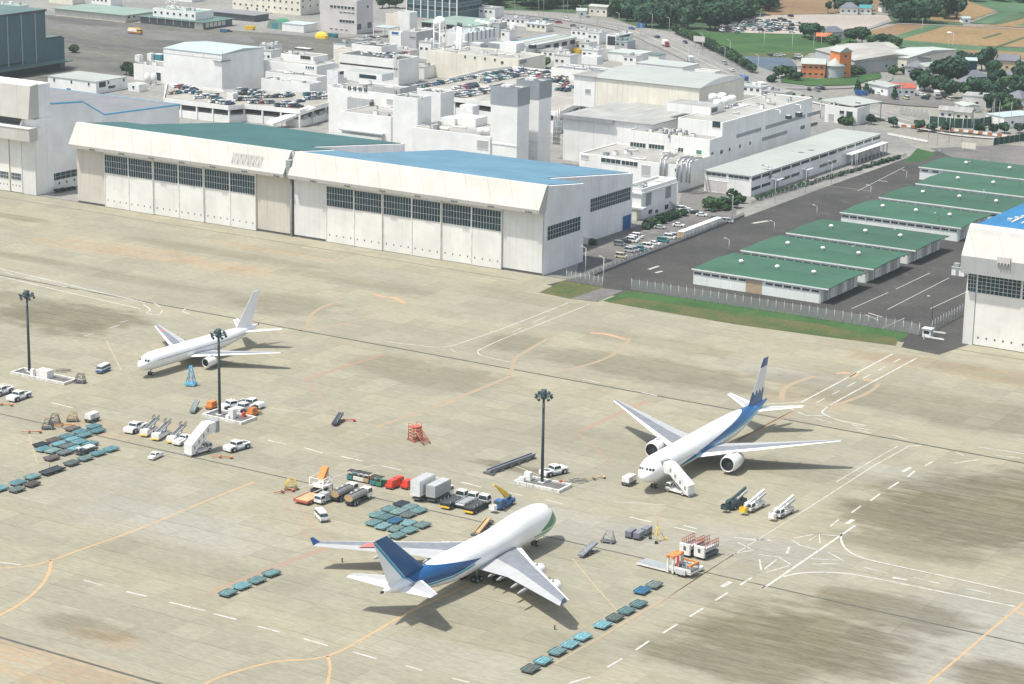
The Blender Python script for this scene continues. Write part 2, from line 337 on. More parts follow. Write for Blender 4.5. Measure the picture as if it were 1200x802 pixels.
# fields and lots beyond the road
FIELDS = [('wood_floor', 'field_dark', [(555, 14), (600, 12), (680, 16), (712, 19), (745, 31), (790, 37), (850, 37), (884, 26), (908, 16), (906, -16), (550, -16)]), ('wood_floor', 'field_dark', [(1040, 28), (1128, 31), (1130, 20), (1092, -10), (1042, -10)]), ('field', 'field_brown', [(880, 2), (920, -14), (1100, -14), (1040, 8), (1030, 14), (900, 18)]), ('gravel_lot', 'gravel', [(842, 37), (878, 18), (1000, 17.5), (1040, 18), (1044, 24), (1000, 38), (985, 42), (930, 41.5)]),
    ('meadow', 'grass', [(795, 37), (930, 40), (1000, 42), (1010, 56), (950, 62), (880, 66), (850, 62)]), ('dry_meadow', 'grass_dry', [(858, 62), (890, 62), (950, 61), (940, 68), (880, 72)]),
    ('solar_field', 'slate', [(862, 66), (925, 68), (940, 84), (905, 84)]), ('field', 'field_brown', [(995, 42), (1060, 27), (1092, 29), (1040, 46)]), ('field', 'field_green', [(1025, 50), (1092, 29), (1108, 30), (1052, 49)]),
    ('field', 'field_tan', [(1055, 47), (1108, 31), (1150, 30), (1210, 34), (1210, 56), (1140, 54)]), ('field', 'field_green', [(1040, 52), (1055, 47), (1140, 54), (1210, 57), (1210, 62), (1150, 60), (1080, 66), (1035, 62)]),
    ('field', 'field_tan', [(1124, 58.5), (1210, 62), (1210, 70), (1160, 68)]), ('field', 'field_tan', [(1090, 24), (1095, -12), (1130, -12), (1140, 3), (1168, 13), (1130, 27)]), ('field', 'field_green', [(1138, 3), (1135, -4), (1220, -2), (1220, 15), (1170, 14)]),
    ('field', 'field_dark', [(1137, 27), (1172, 13.5), (1182, 14), (1142, 28)]), ('field', 'field_green', [(1142, 28), (1182, 14), (1196, 15), (1160, 28.5)]), ('field', 'field_dark', [(1160, 28.5), (1196, 15), (1220, 15.5), (1172, 29)]),
    ('field', 'field_tan', [(1172, 29), (1220, 17), (1220, 34), (1150, 30)]), ('field', 'field_green', [(1190, 30), (1220, 23), (1220, 33)]), ('lawn', 'grass', [(915, 90), (960, 93), (1030, 86), (1040, 90), (1000, 100), (950, 101), (915, 97)]),
    ('field', 'field_dark', [(1150, 45), (1172, 39), (1174, 40), (1154, 46)]), ('field', 'field_dark', [(1164, 56), (1205, 42), (1207, 43), (1168, 57)])]
for i, (n_, m_, q) in enumerate(FIELDS): sheet(n_, PX(*q), m_, .02+.012*i)
sheet('car_park', PX((1000, 118), (1012, 112), (1090, 112), (1125, 118), (1120, 128), (1060, 124)), 'asphalt_old', .26)
def ribbon(name, pts, wd, m, z, curve=0):
    """flat band along ground points (metres)"""
    P_ = [Vector((p[0], p[1], 0)) for p in pts]
    if curve:
        Q = []
        for i in range(len(P_)-1):
            a, b_, c_, d = P_[max(i-1, 0)], P_[i], P_[i+1], P_[min(i+2, len(P_)-1)]
            for t in range(curve):
                t /= curve; Q.append(.5*((2*b_)+(c_-a)*t+(2*a-5*b_+4*c_-d)*t*t+(3*b_-a-3*c_+d)*t**3))
        P_ = Q+[P_[-1]]
    b = MB(); L = []; 
    for i, p in enumerate(P_):
        d = (P_[min(i+1, len(P_)-1)]-P_[max(i-1, 0)]).normalized(); n = Vector((-d.y, d.x, 0))*wd/2; L.append((p+n, p-n))
    for i in range(len(L)-1):
        (a, b_), (c_, d) = L[i], L[i+1]; b.face([(q.x, q.y, z) for q in (b_, d, c_, a)], m)
    return b if name is None else struct(b.build(name))
ROADPX = [(560, 12), (640, 19), (700, 28), (745, 38), (790, 57), (830, 76), (870, 93), (905, 106), (955, 116), (1000, 124), (1045, 137), (1085, 147), (1130, 153), (1200, 157), (1260, 160)]
ROAD = PX(*ROADPX)
ribbon('road', ROAD, 17, 'road_surface', .28, 6)
ribbon('side_road', PX((600, 22), (690, 36), (735, 52), (770, 70), (800, 82)), 12, 'road_surface', .29, 5)
ribbon('lane', PX((905, 103), (960, 104), (1010, 101), (1040, 92), (1025, 76), (1000, 66)), 6, 'road_surface', .27, 5)
ribbon('farm_track', PX((1044, 25), (1010, 36), (985, 44)), 4, 'road_surface', .30, 3); ribbon('farm_track', PX((1050, 28), (1110, 30.5), (1210, 35)), 4, 'road_surface', .30, 3)
ribbon('pavement', PX((905, 110), (955, 121), (1000, 130), (1045, 143), (1085, 153), (1130, 160), (1200, 165)), 3.2, 'kerb', .36, 5)
# ---- painted markings
def paint(name, col, wear=.5):
    m, b = newmat(name, .7, 0, .2); (x, y, z), v = coords()
    setin(b.inputs['Base Color'], mix(ramp(noise(v, .5, 5, .7), .42, .68)*wear, col, (.25, .235, .20)))
paint('line_white', (.50, .50, .475), .75); paint('line_faint', (.42, .41, .38), .6); paint('line_orange', (.46, .31, .165), .6); paint('line_orange_faint', (.33, .255, .165), .9)
paint('line_red', (.36, .21, .15), .8); paint('line_yellow', (.40, .33, .20), .7); paint('slot', (.075, .08, .07), .25); paint('line_orange_strong', (.48, .29, .165), .8); paint('patch_dark', (.16, .16, .15), .3)
MK = {}
def mark(m, wd, *q, curve=0, z=.012):
    MK.setdefault(m, []).append(ribbon(None, PX(*q), wd, m, z, curve))
W_, F_, O_, OF, RD, YL = 'line_white', 'line_faint', 'line_orange', 'line_orange_faint', 'line_red', 'line_yellow'
for yy, wd in ((546.2, .9), (430.6, .55), (317.2, .75)):
    MK.setdefault('slot', []).append(ribbon(None, [(-740, yy), (-40, yy)], wd, 'slot', .010))
MK.setdefault('slot', []).append(ribbon(None, [(-740, 640.6), (-400, 640.6)], .45, 'slot', .010))
MK.setdefault('slot', []).append(ribbon(None, [(-330, 642), (-40, 642)], .45, 'slot', .010))
mark(W_, .5, (0, 315), (60, 329), (170, 355)); mark(W_, .5, (0, 324), (80, 343), (165, 362)); mark(W_, .4, (168, 357), (176, 363), (172, 367), (186, 369), (190, 364), curve=4); mark(W_, .4, (180, 355), (188, 360)); mark(W_, .5, (218, 362), (214, 365), (222, 368), curve=3)
for a, b_ in [((5, 319), (16, 322)), ((30, 325), (46, 329)), ((62, 333), (78, 337)), ((92, 340), (106, 343)), ((122, 347), (136, 350)), ((140, 378), (150, 376)), ((98, 394), (110, 391)), ((128, 385), (140, 381))]: mark(F_, .5, a, b_)
mark(W_, .35, (690, 357), (600, 393), (566, 408), (560, 413), (568, 418), (600, 425), curve=4); mark(W_, .35, (666, 355), (600, 381), (546, 400), (520, 407), (490, 405), (450, 400), curve=4); mark(F_, .35, (528, 409), (534, 413)); mark(F_, .4, (600, 390), (612, 384)); mark(F_, .4, (625, 378), (640, 371))
mark(W_, .5, (895, 474), (939, 471.5), (1046, 415)); mark(W_, .5, (1074, 420), (985, 468), (966, 480), (965, 485), (985, 493), (1015, 499), curve=3); mark(W_, .45, (928, 480), (945, 487), (968, 487))
for k in range(6):
    a = (957+k*18, 472-k*9.4); mark(W_, .4, a, (a[0]+9, a[1]-4.8))
for a, b_ in [((998, 498), (1012, 500)), ((1002, 501), (1018, 504)), ((1004, 504), (1022, 508)), ((955, 490), (975, 496)), ((1046, 510), (1063, 515)), ((1147, 524), (1200, 532)), ((1168, 534), (1196, 537)), ((1065, 523), (1080, 522)), ((1120, 530), (1129, 534)), ((1118, 543), (1146, 539))]: mark(W_, .4, a, b_)
mark(W_, .28, (1052, 523), (1020, 541), (980, 565)); mark(W_, .28, (1065, 523), (1024, 546), (990, 568), (940, 600)); mark(F_, .3, (940, 600), (860, 650), (850, 656))
for a, b_ in [((1093, 541), (1084, 546)), ((1072, 552), (1064, 559)), ((1053, 565), (1041, 573)), ((1031, 579), (1020, 587)), ((1009, 593), (998, 601)), ((983, 609), (973, 617)), ((925, 641), (922, 649)), ((881, 677), (867, 686)), ((853, 694.5), (838, 704)), ((824, 713), (808, 723)), ((794, 731.5), (777, 742)), ((761, 751), (745, 762)), ((729, 772), (712, 782)), ((692, 793.5), (666, 801)), ((897, 687), (892, 690))]: mark(W_, .5, a, b_)
mark(W_, .9, (1067, 548), (1058, 553)); mark(W_, 1.1, (1000, 609), (992, 614)); mark(W_, 1.1, (856, 682), (846, 688)); mark(W_, 1.0, (1046, 677), (1063, 680))
mark(W_, .6, (1002, 616), (960, 645), (900, 686), (893, 690)); mark(W_, .5, (986, 625), (986, 634), (992, 644), (1008, 653), (1035, 660), (1100, 674), (1200, 696), curve=4); mark(W_, .5, (918, 676), (940, 671.5), (975, 671), (1010, 675), (1090, 691), (1190, 711), curve=4)
for q in [[(927, 632), (937, 639), (960, 645)], [(930, 631), (953, 626.5)], [(948, 634), (960, 626), (961, 637)], [(962, 626.5), (984, 628.5)], [(950, 655), (983, 656.5)], [(952, 661), (983, 661)], [(970, 647), (988, 657)], [(888, 650), (913, 653), (927, 662)], [(890, 656), (892, 668)], [(896, 667), (910, 656)], [(898, 671), (925, 663)], [(1013, 665), (1040, 672)], [(1071, 677), (1101, 684)], [(1133, 690), (1161, 696)], [(865, 636), (883, 645), (860, 649)], [(860, 630), (905, 634)], [(872, 633), (902, 633)]]: mark(W_, .36, *q)
for a, b_ in [((148, 693.5), (172, 699)), ((199, 706), (224, 712)), ((250, 719.5), (277, 726)), ((302, 734), (328, 741)), ((356, 748.5), (384, 757)), ((413, 764), (441, 772)), ((314, 516), (336, 521)), ((357, 525), (378, 531)), ((400, 535), (425, 540.5)), ((494, 555), (517, 561)), ((540, 565), (564, 571)), ((738, 606), (763, 612)), ((790, 618), (816, 624)), ((801, 616), (817, 620)), ((60, 472), (85, 478)), ((0, 449), (16, 452))]: mark(W_, .5, a, b_)
for a, b_ in [((447, 546), (470, 551)), ((590, 576), (612, 581)), ((640, 586), (660, 591)), ((475, 780), (495, 786)), ((683, 445), (704, 449)), ((752, 460), (770, 464)), ((98, 680), (120, 686)), ((530, 795), (550, 800)), ((0, 659), (24, 662)), ((225, 712.5), (240, 716))]: mark(F_, .6, a, b_)
mark(O_, 0.75, (-20, 732), (0, 721), (22, 709), (45, 690), (57, 672), (60, 657), curve=5); mark(O_, 0.60, (60, 657), (90, 646), (160, 621), (230, 592), (298, 565), curve=4); mark(O_, 0.52, (-20, 667), (30, 664), (60, 657), curve=4)
mark(O_, 0.68, (240, 802), (262, 792), (320, 776), (384, 769), (440, 740), (480, 717), (540, 690), (575, 668), curve=4); mark(O_, 0.60, (384, 769), (387, 783), (383, 805), curve=3); mark(O_, 0.60, (1070, 815), (1115, 778), (1150, 748), (1205, 702), curve=3)
mark(OF, 1.3, (350, 388), (360, 382), (364, 370), (378, 360), (400, 353), curve=4); mark(OF, 1.0, (350, 388), (400, 380), (450, 370), curve=3); mark('line_orange_strong', 1.6, (438, 345), (452, 348), (465, 350), (474, 356), curve=3); mark(OF, 1.3, (596, 440), (601, 430), (604, 420), (620, 410), (642, 397), curve=4); mark(OF, 1.5, (440, 501), (500, 480), (560, 457), (600, 440), curve=3)
mark(OF, 1.2, (660, 435), (700, 424), (728, 410), (738, 396), curve=4); mark('line_orange_strong', 1.8, (692, 390), (712, 392), (734, 398)); mark(OF, 1.6, (916, 470), (919, 456), (936, 447), (955, 441), curve=4); mark('line_orange_strong', 1.8, (980, 438), (996, 437)); mark('line_orange_strong', 1.6, (998, 442), (1006, 438)); mark('line_orange_strong', 1.6, (1012, 445), (1024, 446)); mark(OF, 1.4, (972, 477), (1005, 466), (1024, 456), (1030, 449), curve=4)
mark('line_orange_strong', .8, (1192, 716), (1206, 724)); mark(OF, .7, (928, 481), (900, 497), (858, 520))
for dx in (0, 3.2, 6.4):
    mark(RD, .34, (354+dx, 445.5+dx*.1), (400+dx, 430), (446+dx, 415.5)); mark(RD, .34, (675+dx, 506), (712+dx, 489), (756+dx, 470)); mark(RD, .32, (240+dx*1.4, 697.5), (300+dx*1.4, 671), (384+dx*1.2, 640)); mark(RD, .3, (862+dx, 517), (930+dx, 481))
mark(RD, .26, (355, 447), (378, 466), (408, 489)); mark(RD, .26, (676, 507), (700, 527), (729, 553)); mark(RD, .28, (328, 580), (345, 605), (363, 634)); mark(RD, .28, (336, 574), (358, 604), (382, 632)); mark(RD, .3, (330, 578), (338, 574)); mark(YL, .3, (671, 655), (700, 690), (724, 716)); mark(YL, .3, (860, 650), (790, 695), (720, 737), (650, 778)); mark(RD, .25, (850, 656), (780, 702), (690, 757)); mark(YL, .3, (33, 506), (44, 545)); mark(YL, .4, (125, 400), (142, 434))
mark(F_, .35, (780, 592), (720, 588)); mark(F_, .3, (640, 560), (600, 545)); mark(F_, .3, (300, 476), (366, 485)); mark(F_, .3, (345, 574), (420, 550), (440, 545))
for m_, L in MK.items():
    t = MB()
    for q in L:
        k = len(t.v); t.v += q.v; t.f += [[i+k for i in f] for f in q.f]; t.m += [t.mi(m_)]*len(q.f); t.sm += q.sm
    o = t.build({'slot': 'drain', 'line_white': 'road_marking', 'line_faint': 'faded_marking', 'line_orange': 'taxi_line', 'line_orange_faint': 'faded_taxi_line', 'line_orange_strong': 'taxi_marking', 'line_red': 'stand_line', 'line_yellow': 'yellow_line'}[m_]); struct(o)
    for p in o.data.polygons:
        if p.normal.z < 0: p.flip()
# yard lines
YM = MB()
for q, wd in [([(1000, 400), (1060, 373)], .25), ([(1010, 398), (1041, 343)], .0), ([(998, 362), (1041, 343)], .3), ([(1050, 339), (1090, 320)], .3), ([(1040, 363), (1112, 326)], .3), ([(1090, 362), (1138, 340)], .3), ([(962, 217), (1020, 224)], .3), ([(1030, 212), (1040, 213)], .8), ([(1014, 369), (1029, 375)], .6), ([(1018, 367), (1034, 372)], .6), ([(760, 316), (772, 312)], 1.2), ([(768, 320), (776, 318)], 1.2), ([(882, 262), (900, 259)], 1.6), ([(1005, 224), (1060, 196)], .3)]:
    if wd:
        r_ = ribbon(None, PX(*q), wd, 'line_faint', .034); k = len(YM.v); YM.v += r_.v; YM.f += [[i+k for i in f] for f in r_.f]; YM.m += [YM.mi('line_faint')]*len(r_.f); YM.sm += r_.sm
struct(YM.build('yard_marking'))
RM = MB()
for off in (-5.6, 0, 5.6):
    pts = []
    for i, p in enumerate(ROAD):
        d = (ROAD[min(i+1, len(ROAD)-1)]-ROAD[max(i-1, 0)]).normalized(); pts.append(p+Vector((-d.y, d.x, 0))*off)
    r_ = ribbon(None, pts, .3 if off else .7, 'line_faint', .31, 6); k = len(RM.v); RM.v += r_.v; RM.f += [[i+k for i in f] for f in r_.f]; RM.m += [RM.mi('line_faint')]*len(r_.f); RM.sm += r_.sm
struct(RM.build('lane_marking'))
# ================================================================== buildings
def pw(b, name, root, parent=None):
    """link a builder drawn in world metres as a part of root"""
    l = root.location; b.v = [(p[0]-l[0], p[1]-l[1], p[2]-l[2]) for p in b.v]
    return b.build(name, parent or root)
def glazing(x0, x1, z0, z1, y, nx, nz, glass='hangar_glass', bar='light_grey', w=.065, face='f'):
    b = MB()
    def bx(u0, u1, a0, a1, d0, d1, m):
        if face == 'f': b.box(u0, u1, y-d1, y-d0, a0, a1, m)
        else: b.box(y+d0, y+d1, u0, u1, a0, a1, m)
    bx(x0, x1, z0, z1, -.1, .03, glass)
    for i in range(nx+1):
        u = x0+(x1-x0)*i/nx; bx(max(x0, u-w), min(x1, u+w), z0, z1, .0, .12, bar)
    for i in range(nz+1):
        u = z0+(z1-z0)*i/nz; bx(x0, x1, max(z0, u-w), min(z1, u+w), .0, .13, bar)
    return b
def hangar(name, label, x0, x1, rx0, rx1, doors, roofm, pillars, wl, pil, y0=651.0, zt=29.9, yb=677.0, zb=27.0, ye=736.0, ze=20.0, nleaf=6, dz=(13, 19.9), fx=(0, 0)):
    t = thing(name, label, 'hangar', (x0, y0, 0))
    b = MB(); b.extr([(y0, 0), (yb, 0), (yb, zb), (y0+1.6, zt), (y0+.6, 21.5)], 'x', x0, x1, wl)
    b.extr([(yb+.002, 0), (ye, 0), (ye, ze), (yb+.002, zb-.05)], 'x', rx0, rx1, wl); pw(b, 'wall', t)
    b = MB(); e = 1.1
    def slab(xa, xb, ya, za, yb_, zb_): b.extr([(ya, za+.02), (yb_, zb_+.02), (yb_, zb_+.25), (ya, za+.25)], 'x', xa, xb, roofm)
    sl = lambda y: zt-(y-y0-1.6)*(zt-zb)/(yb-y0-1.6); s2 = lambda y: zb-(y-yb)*(zb-ze)/(ye-yb)
    slab(x0+e, x1-e, y0+2.6, sl(y0+2.6), yb-e*.4, sl(yb-e*.4)); slab(rx0+e, rx1-e, yb-e*.35, s2(yb), ye-e, s2(ye-e)); pw(b, 'roof', t)
    b = MB(); b.extr([(y0, 21.45), (y0-3.5, 21.3), (y0-3.7, 22.6), (y0+.9, zt+.15), (y0+2.2, zt+.3), (y0+2.2, zt-.6), (y0+.61, 21.46)], 'x', x0-.9+fx[0], x1+.3+fx[1], 'hangar_fascia'); pw(b, 'fascia', t)
    n = 7
    for i in range(n):
        xx = x0+(x1-x0)*(i+.75)/n; b = MB()
        for k in (-.9, 0, .9): b.box(xx+k-.22, xx+k+.22, y0-3.95, y0-3.6, 21.5, 21.95, 'dark_grey')
        b.box(xx-1.3, xx+1.3, y0-3.75, y0-3.62, 21.75, 21.85, 'light_grey'); pw(b, 'floodlight', t)
    for (a, c, m) in pillars:
        b = MB(); b.box(a, c, y0-.35, y0-.02, .8, 21.28, m); b.box(a, c, y0-.2, y0-.03, 0, .8, 'dark_grey'); pw(b, 'pillar', t)
    d0, d1 = doors; lw = (d1-d0)/nleaf
    for i in range(nleaf):
        a, c = d0+lw*i, d0+lw*(i+1); yy = y0-.55-.3*(i % 2); b = MB()
        b.box(a+.03, c-.03, yy, y0-.05-.3*(i % 2)*.5, .15, 21.2, 'hangar_door')
        for s in (a+.1, c-.34): b.box(s, s+.24, yy-.16, yy, .15, 21.2, 'offwhite')
        for k in range(4):
            u = a+lw*(k+.5)/4; b.box(u-.22, u+.22, yy-.03, yy+.1, 2.4, 2.95, 'dark_grey')
        d = pw(b, 'door', t)
        pw(glazing(a+.35, c-.35, dz[0], dz[1], yy-.02, 10, 3), 'window', t, d)
    return t
HA = hangar('hangar', 'long white hangar with teal green roof and six sliding doors under a slanted fascia', -602, -501.6, -593, -512, (-588.3, -516.7), 'roof_teal', [(-602, -588.4, 'pillar_beige'), (-516.6, -501.8, 'pillar_beige')], 'hangar_wall', 1, fx=(0, -.9))
HB = hangar('hangar', 'white hangar with bright sky blue roof beside the parked cars', -500.2, -397, -491, -411.5, (-485.9, -412.8), 'roof_blue', [(-500, -486, 'pillar_grey'), (-412.7, -397.2, 'pillar_grey')], 'hangar_wall', 1, fx=(.9, 0))
b = MB(); b.box(-501.5, -500.3, 650.3, 650.9, 0, 21, 'dark_grey'); b.box(-502.0, -500.1, 648.6, 651.2, 21.6, 27.5, 'cage_grey'); b.tube((-500.9, 650.1, 0), (-500.9, 650.1, 21), .2, 'light_grey', 6); pw(b, 'gap_shade_pipe', HB)  # dark strips paint the shaded gap between the hangars, light pipe in front
b = MB()     # lattice sign frame on the teal hangar's fascia
p = lambda u, k: (-526.5+u, 647.75+k*1.9, 24.2+k*3.1)
for g in range(6):
    u = g*2.35
    b.tube(p(u+.9, 0), p(u+.2, 1), .075, 'cage_grey', 4); b.tube(p(u+.9, 0), p(u+1.6, 1), .075, 'cage_grey', 4); b.tube(p(u+2.2, 0), p(u+1.6, 1), .06, 'cage_grey', 4)
b.tube(p(0, 1), p(14, 1), .06, 'cage_grey', 4); b.tube(p(0, 0), p(14, 0), .06, 'cage_grey', 4); pw(b, 'sign_frame', HA)
for (y0_, y1_, z0_, z1_, n_) in ((653.4, 674.6, 11.4, 16.2, 12),): pw(glazing(y0_, y1_, z0_, z1_, -397.0, n_, 3, face='r'), 'window', HB)
pw(glazing(706, 734.5, 10.6, 15.3, -411.5, 18, 3, face='r'), 'window', HB)
b = MB(); b.box(-411.4, -411.2, 729.5, 735, 0, 5.2, 'blue_paint'); pw(b, 'side_door', HB)
b = MB(); b.box(-411.4, -409.4, 701.5, 704.5, 0, 2.6, 'white_paint'); pw(b, 'cabinet', HB)
# right hangar
t = thing('hangar', 'cropped white hangar with vivid blue roof and grid of windows, behind the yard gate', 'hangar', (-249, 650, 0))
b = MB(); b.box(-249, -150, 650.2, 760, 0, 35.4, 'wall_plain'); pw(b, 'wall', t)
b = MB(); b.box(-248.4, -150.5, 652.4, 759.5, 35.42, 35.8, 'roof_bright_blue'); pw(b, 'roof', t)
for k in range(7):
    b = MB(); xx = -246+k*.0
    b.box(-243+k*1.0-(3 if k > 3 else 0), -242.2+k*1.0-(3 if k > 3 else 0)+.6, 664+k*3.2, 665.2+k*3.2, 35.81, 36.4, 'light_grey'); pw(b, 'roof_vent', t)
for k in range(2):
    b = MB(); b.box(-241+k*3, -240.2+k*3, 662, 690, 35.81, 36.1, 'light_grey'); pw(b, 'roof_rail', t)
b = MB(); b.extr([(650.1, 22.0), (646.6, 22.2), (646.3, 27.4), (651.6, 35.9), (653, 36.0), (653, 34.5), (650.19, 22.1)], 'x', -249.8, -150, ['wall_pinkgrey', 'wall_grey', 'hangar_fascia', 'hangar_fascia', 'hangar_fascia', 'hangar_fascia', 'hangar_fascia']); pw(b, 'fascia', t)
b = MB(); b.box(-238.6, -234.6, 646.0, 646.6, 26.2, 28.6, 'wall_pinkgrey')
for k in range(4): b.box(-238.2+k, -237.8+k, 645.7, 646.3, 26.3, 26.8, 'dark_grey')
pw(b, 'floodlight', t)
b = MB(); b.box(-248.9, -245.8, 649.4, 650.1, 0, 16, 'pillar_grey'); pw(b, 'pillar', t)
pw(glazing(-248.6, -246.0, 16.1, 21.9, 650.1, 3, 5), 'window', t)
for k in range(4):
    a = -245.6+k*14; b = MB(); b.box(a, a+13.9, 649.6-.25*(k % 2), 650.1, .2, 21.95, 'hangar_door')
    for j in range(5): b.box(a+1.2+j*2.6, a+1.7+j*2.6, 649.56-.25*(k % 2), 650, 2.2, 2.8, 'dark_grey')
    d = pw(b, 'door', t); pw(glazing(a+.3, a+13.6, 16.1, 21.9, 649.56-.25*(k % 2), 10, 5), 'window', t, d)
# left hangar
t = thing('hangar', 'tall white hangar with stepped tower front, cropped by the left edge', 'hangar', (-623.6, 651.7, 0))
b = MB(); b.box(-720, -623.6, 651.7, 661, 0, 29.0, 'hangar_wall'); b.box(-720, -624.2, 654.5, 661, 29.0, 42, 'hangar_wall')
b.extr([(661.002, 0), (737, 0), (737, 23.6), (692, 25.3), (680, 31.9), (661.002, 33.4)], 'x', -720, -625, 'wall_plain'); pw(b, 'wall', t)
b = MB(); b.extr([(661.2, 33.5), (680, 32.0), (692, 25.4), (737.2, 23.7), (737.2, 24.2), (692, 25.9), (680, 32.5), (661.2, 34)], 'x', -720, -625.4, 'roof_purple')
b.extr([(661.2, 33.45), (680, 31.95), (692, 25.35), (737.3, 23.65), (737.3, 24.3), (692, 26), (680, 32.6), (661.2, 34.1)], 'x', -625.4, -625.1, 'sky_blue'); b.box(-720, -624.8, 737.2, 737.6, 23.6, 24.3, 'sky_blue'); pw(b, 'roof', t)
b = MB(); b.box(-720, -622.4, 647.2, 651.7, 21.2, 25.9, 'hangar_fascia'); b.box(-720, -622.2, 647.0, 653.5, 25.9, 26.3, 'pillar_grey'); pw(b, 'door_header', t)
b = MB(); b.extr([(654.49, 29.3), (648.6, 29.5), (650.2, 41.8), (654.49, 42.3)], 'x', -720, -624.0, 'hangar_fascia'); pw(b, 'upper_fascia', t)
b = MB(); b.extr([(651.6, 26.3), (649.8, 26.3), (651.6, 28.9)], 'x', -630, -629.2, 'white_paint'); b.box(-720, -630, 651.4, 651.65, 26.4, 28.6, 'charcoal'); pw(b, 'recess', t)
for k in range(8):
    c = -630.5-k*6.2; b = MB(); b.box(c-5.9, c, 650.9-.3*(k % 2), 651.6, .2, 21.1, 'hangar_door'); b.box(c-6.15, c-5.93, 650.8, 651.6, .2, 21.1, 'tan')
    for j in range(3): b.box(c-1.5-j*1.8, c-1.05-j*1.8, 650.85-.3*(k % 2), 651.5, 2.5, 3, 'dark_grey')
    d = pw(b, 'door', t); pw(glazing(c-5.5, c-.5, 5.0, 7.6, 650.88-.3*(k % 2), 6, 2), 'window', t, d)
b = MB(); b.box(-630.4, -623.62, 651.1, 651.68, 0, 21.1, 'pillar_grey'); pw(b, 'pillar', t)
pw(glazing(660.6, 677.5, 3.8, 6.6, -625.0, 6, 2, face='r'), 'window', t)
for k in range(6):
    b = MB(); b.box(-625.0, -624.9, 656.5+k*4.2, 657.3+k*4.2, 2.0-.0*k, 2.9, 'dark_grey'); pw(b, 'porthole', t)
# ---------------------------------------------------------------- green roofed sheds
SHLAB = ['closest to the apron fence, with a grey roller door', 'second from the apron fence', 'third from the apron fence', 'fourth from the apron, with a full row of dark slit windows', 'fifth from the apron', 'sixth from the apron, partly behind the blue roofed hangar', 'farthest from the apron beside the lawn']
for i, (y0, ov) in enumerate([(670, 3.2), (705, 3.2), (740, 3.2), (785, 1.5), (820, 1.5), (855, 1.5), (889.5, 1.5)]):
    x0, x1 = (-350.8, -305.4) if i < 6 else (-364, -305.4); D = 29
    if i > 3: x1 = -300
    t = thing('warehouse', 'green roofed white warehouse, '+SHLAB[i], 'warehouse', (x0, y0, 0), 0, 'green roofed warehouses')
    b = MB(); b.extr([(y0, 0), (y0+D, 0), (y0+D, 5), (y0+D/2, 5.4), (y0, 5)], 'x', x0, x1, 'wall_ware')
    for k in range(5): b.box(x1, x1+.3, y0+k*D/5+.2, y0+k*D/5+.7, 0, 5, 'wall_ware')
    pw(b, 'wall', t)
    b = MB(); b.extr([(y0-.5, 5.0), (y0+D/2, 5.45), (y0+D+.5, 5.0), (y0+D+.5, 5.22), (y0+D/2, 5.68), (y0-.5, 5.22)], 'x', x0-.4, x1+ov, 'roof_green'); b.box(x0-.4, x1+ov, y0-.62, y0-.505, 4.85, 5.28, 'wall_ware'); b.box(x0-.4, x1+ov, y0+D/2-.1, y0+D/2+.1, 5.63, 5.76, 'roof_greygreen'); pw(b, 'roof', t)
    for k in range(3):
        b = MB(); xx = x0+ (x1-x0)*(.22+.29*k); b.lathe([(5.6, .5), (6.1, .5), (6.2, .85), (6.7, .75), (6.95, .3), (6.97, .0)], 'white_paint', (xx, y0+D/2, 0), n=10); pw(b, 'roof_vent', t)
    n = 14
    for k in range(n):
        if i == 0 and k in (6, 7): continue
        xx = x0+(x1-x0)*(k+.5)/n; b = MB(); b.box(xx-1.25, xx+1.25, y0-.04, y0+.1, 3.5, 4.2, 'charcoal')
        for j in (-.42, .42): b.box(xx+j-.04, xx+j+.04, y0-.07, y0, 3.5, 4.2, 'light_grey')
        pw(b, 'window', t)
    if i == 0:
        b = MB(); xx = x0+(x1-x0)*.5-.6; b.box(xx-2.9, xx+2.9, y0-.05, y0+.1, 0, 4.2, 'tan'); b.box(xx-3.1, xx+3.1, y0-.16, y0-.06, 4.2, 4.5, 'wall_grey')
        for j in range(10): b.box(xx-2.8, xx+2.8, y0-.08, y0-.05, .3+j*.4, .36+j*.4, 'wall_grey')
        pw(b, 'roller_door', t)
    for k in range(3):
        b = MB(); b.box(x1+.02, x1+.12, y0+3+k*9, y0+8+k*9, 0, 3.6, 'wall_grey'); pw(b, 'loading_door', t)
        if i < 3:
            b = MB(); b.box(x1+ov-.5, x1+ov-.1, y0+3+k*11, y0+3.5+k*11, 4.55, 4.9, 'white_paint'); pw(b, 'lamp', t)
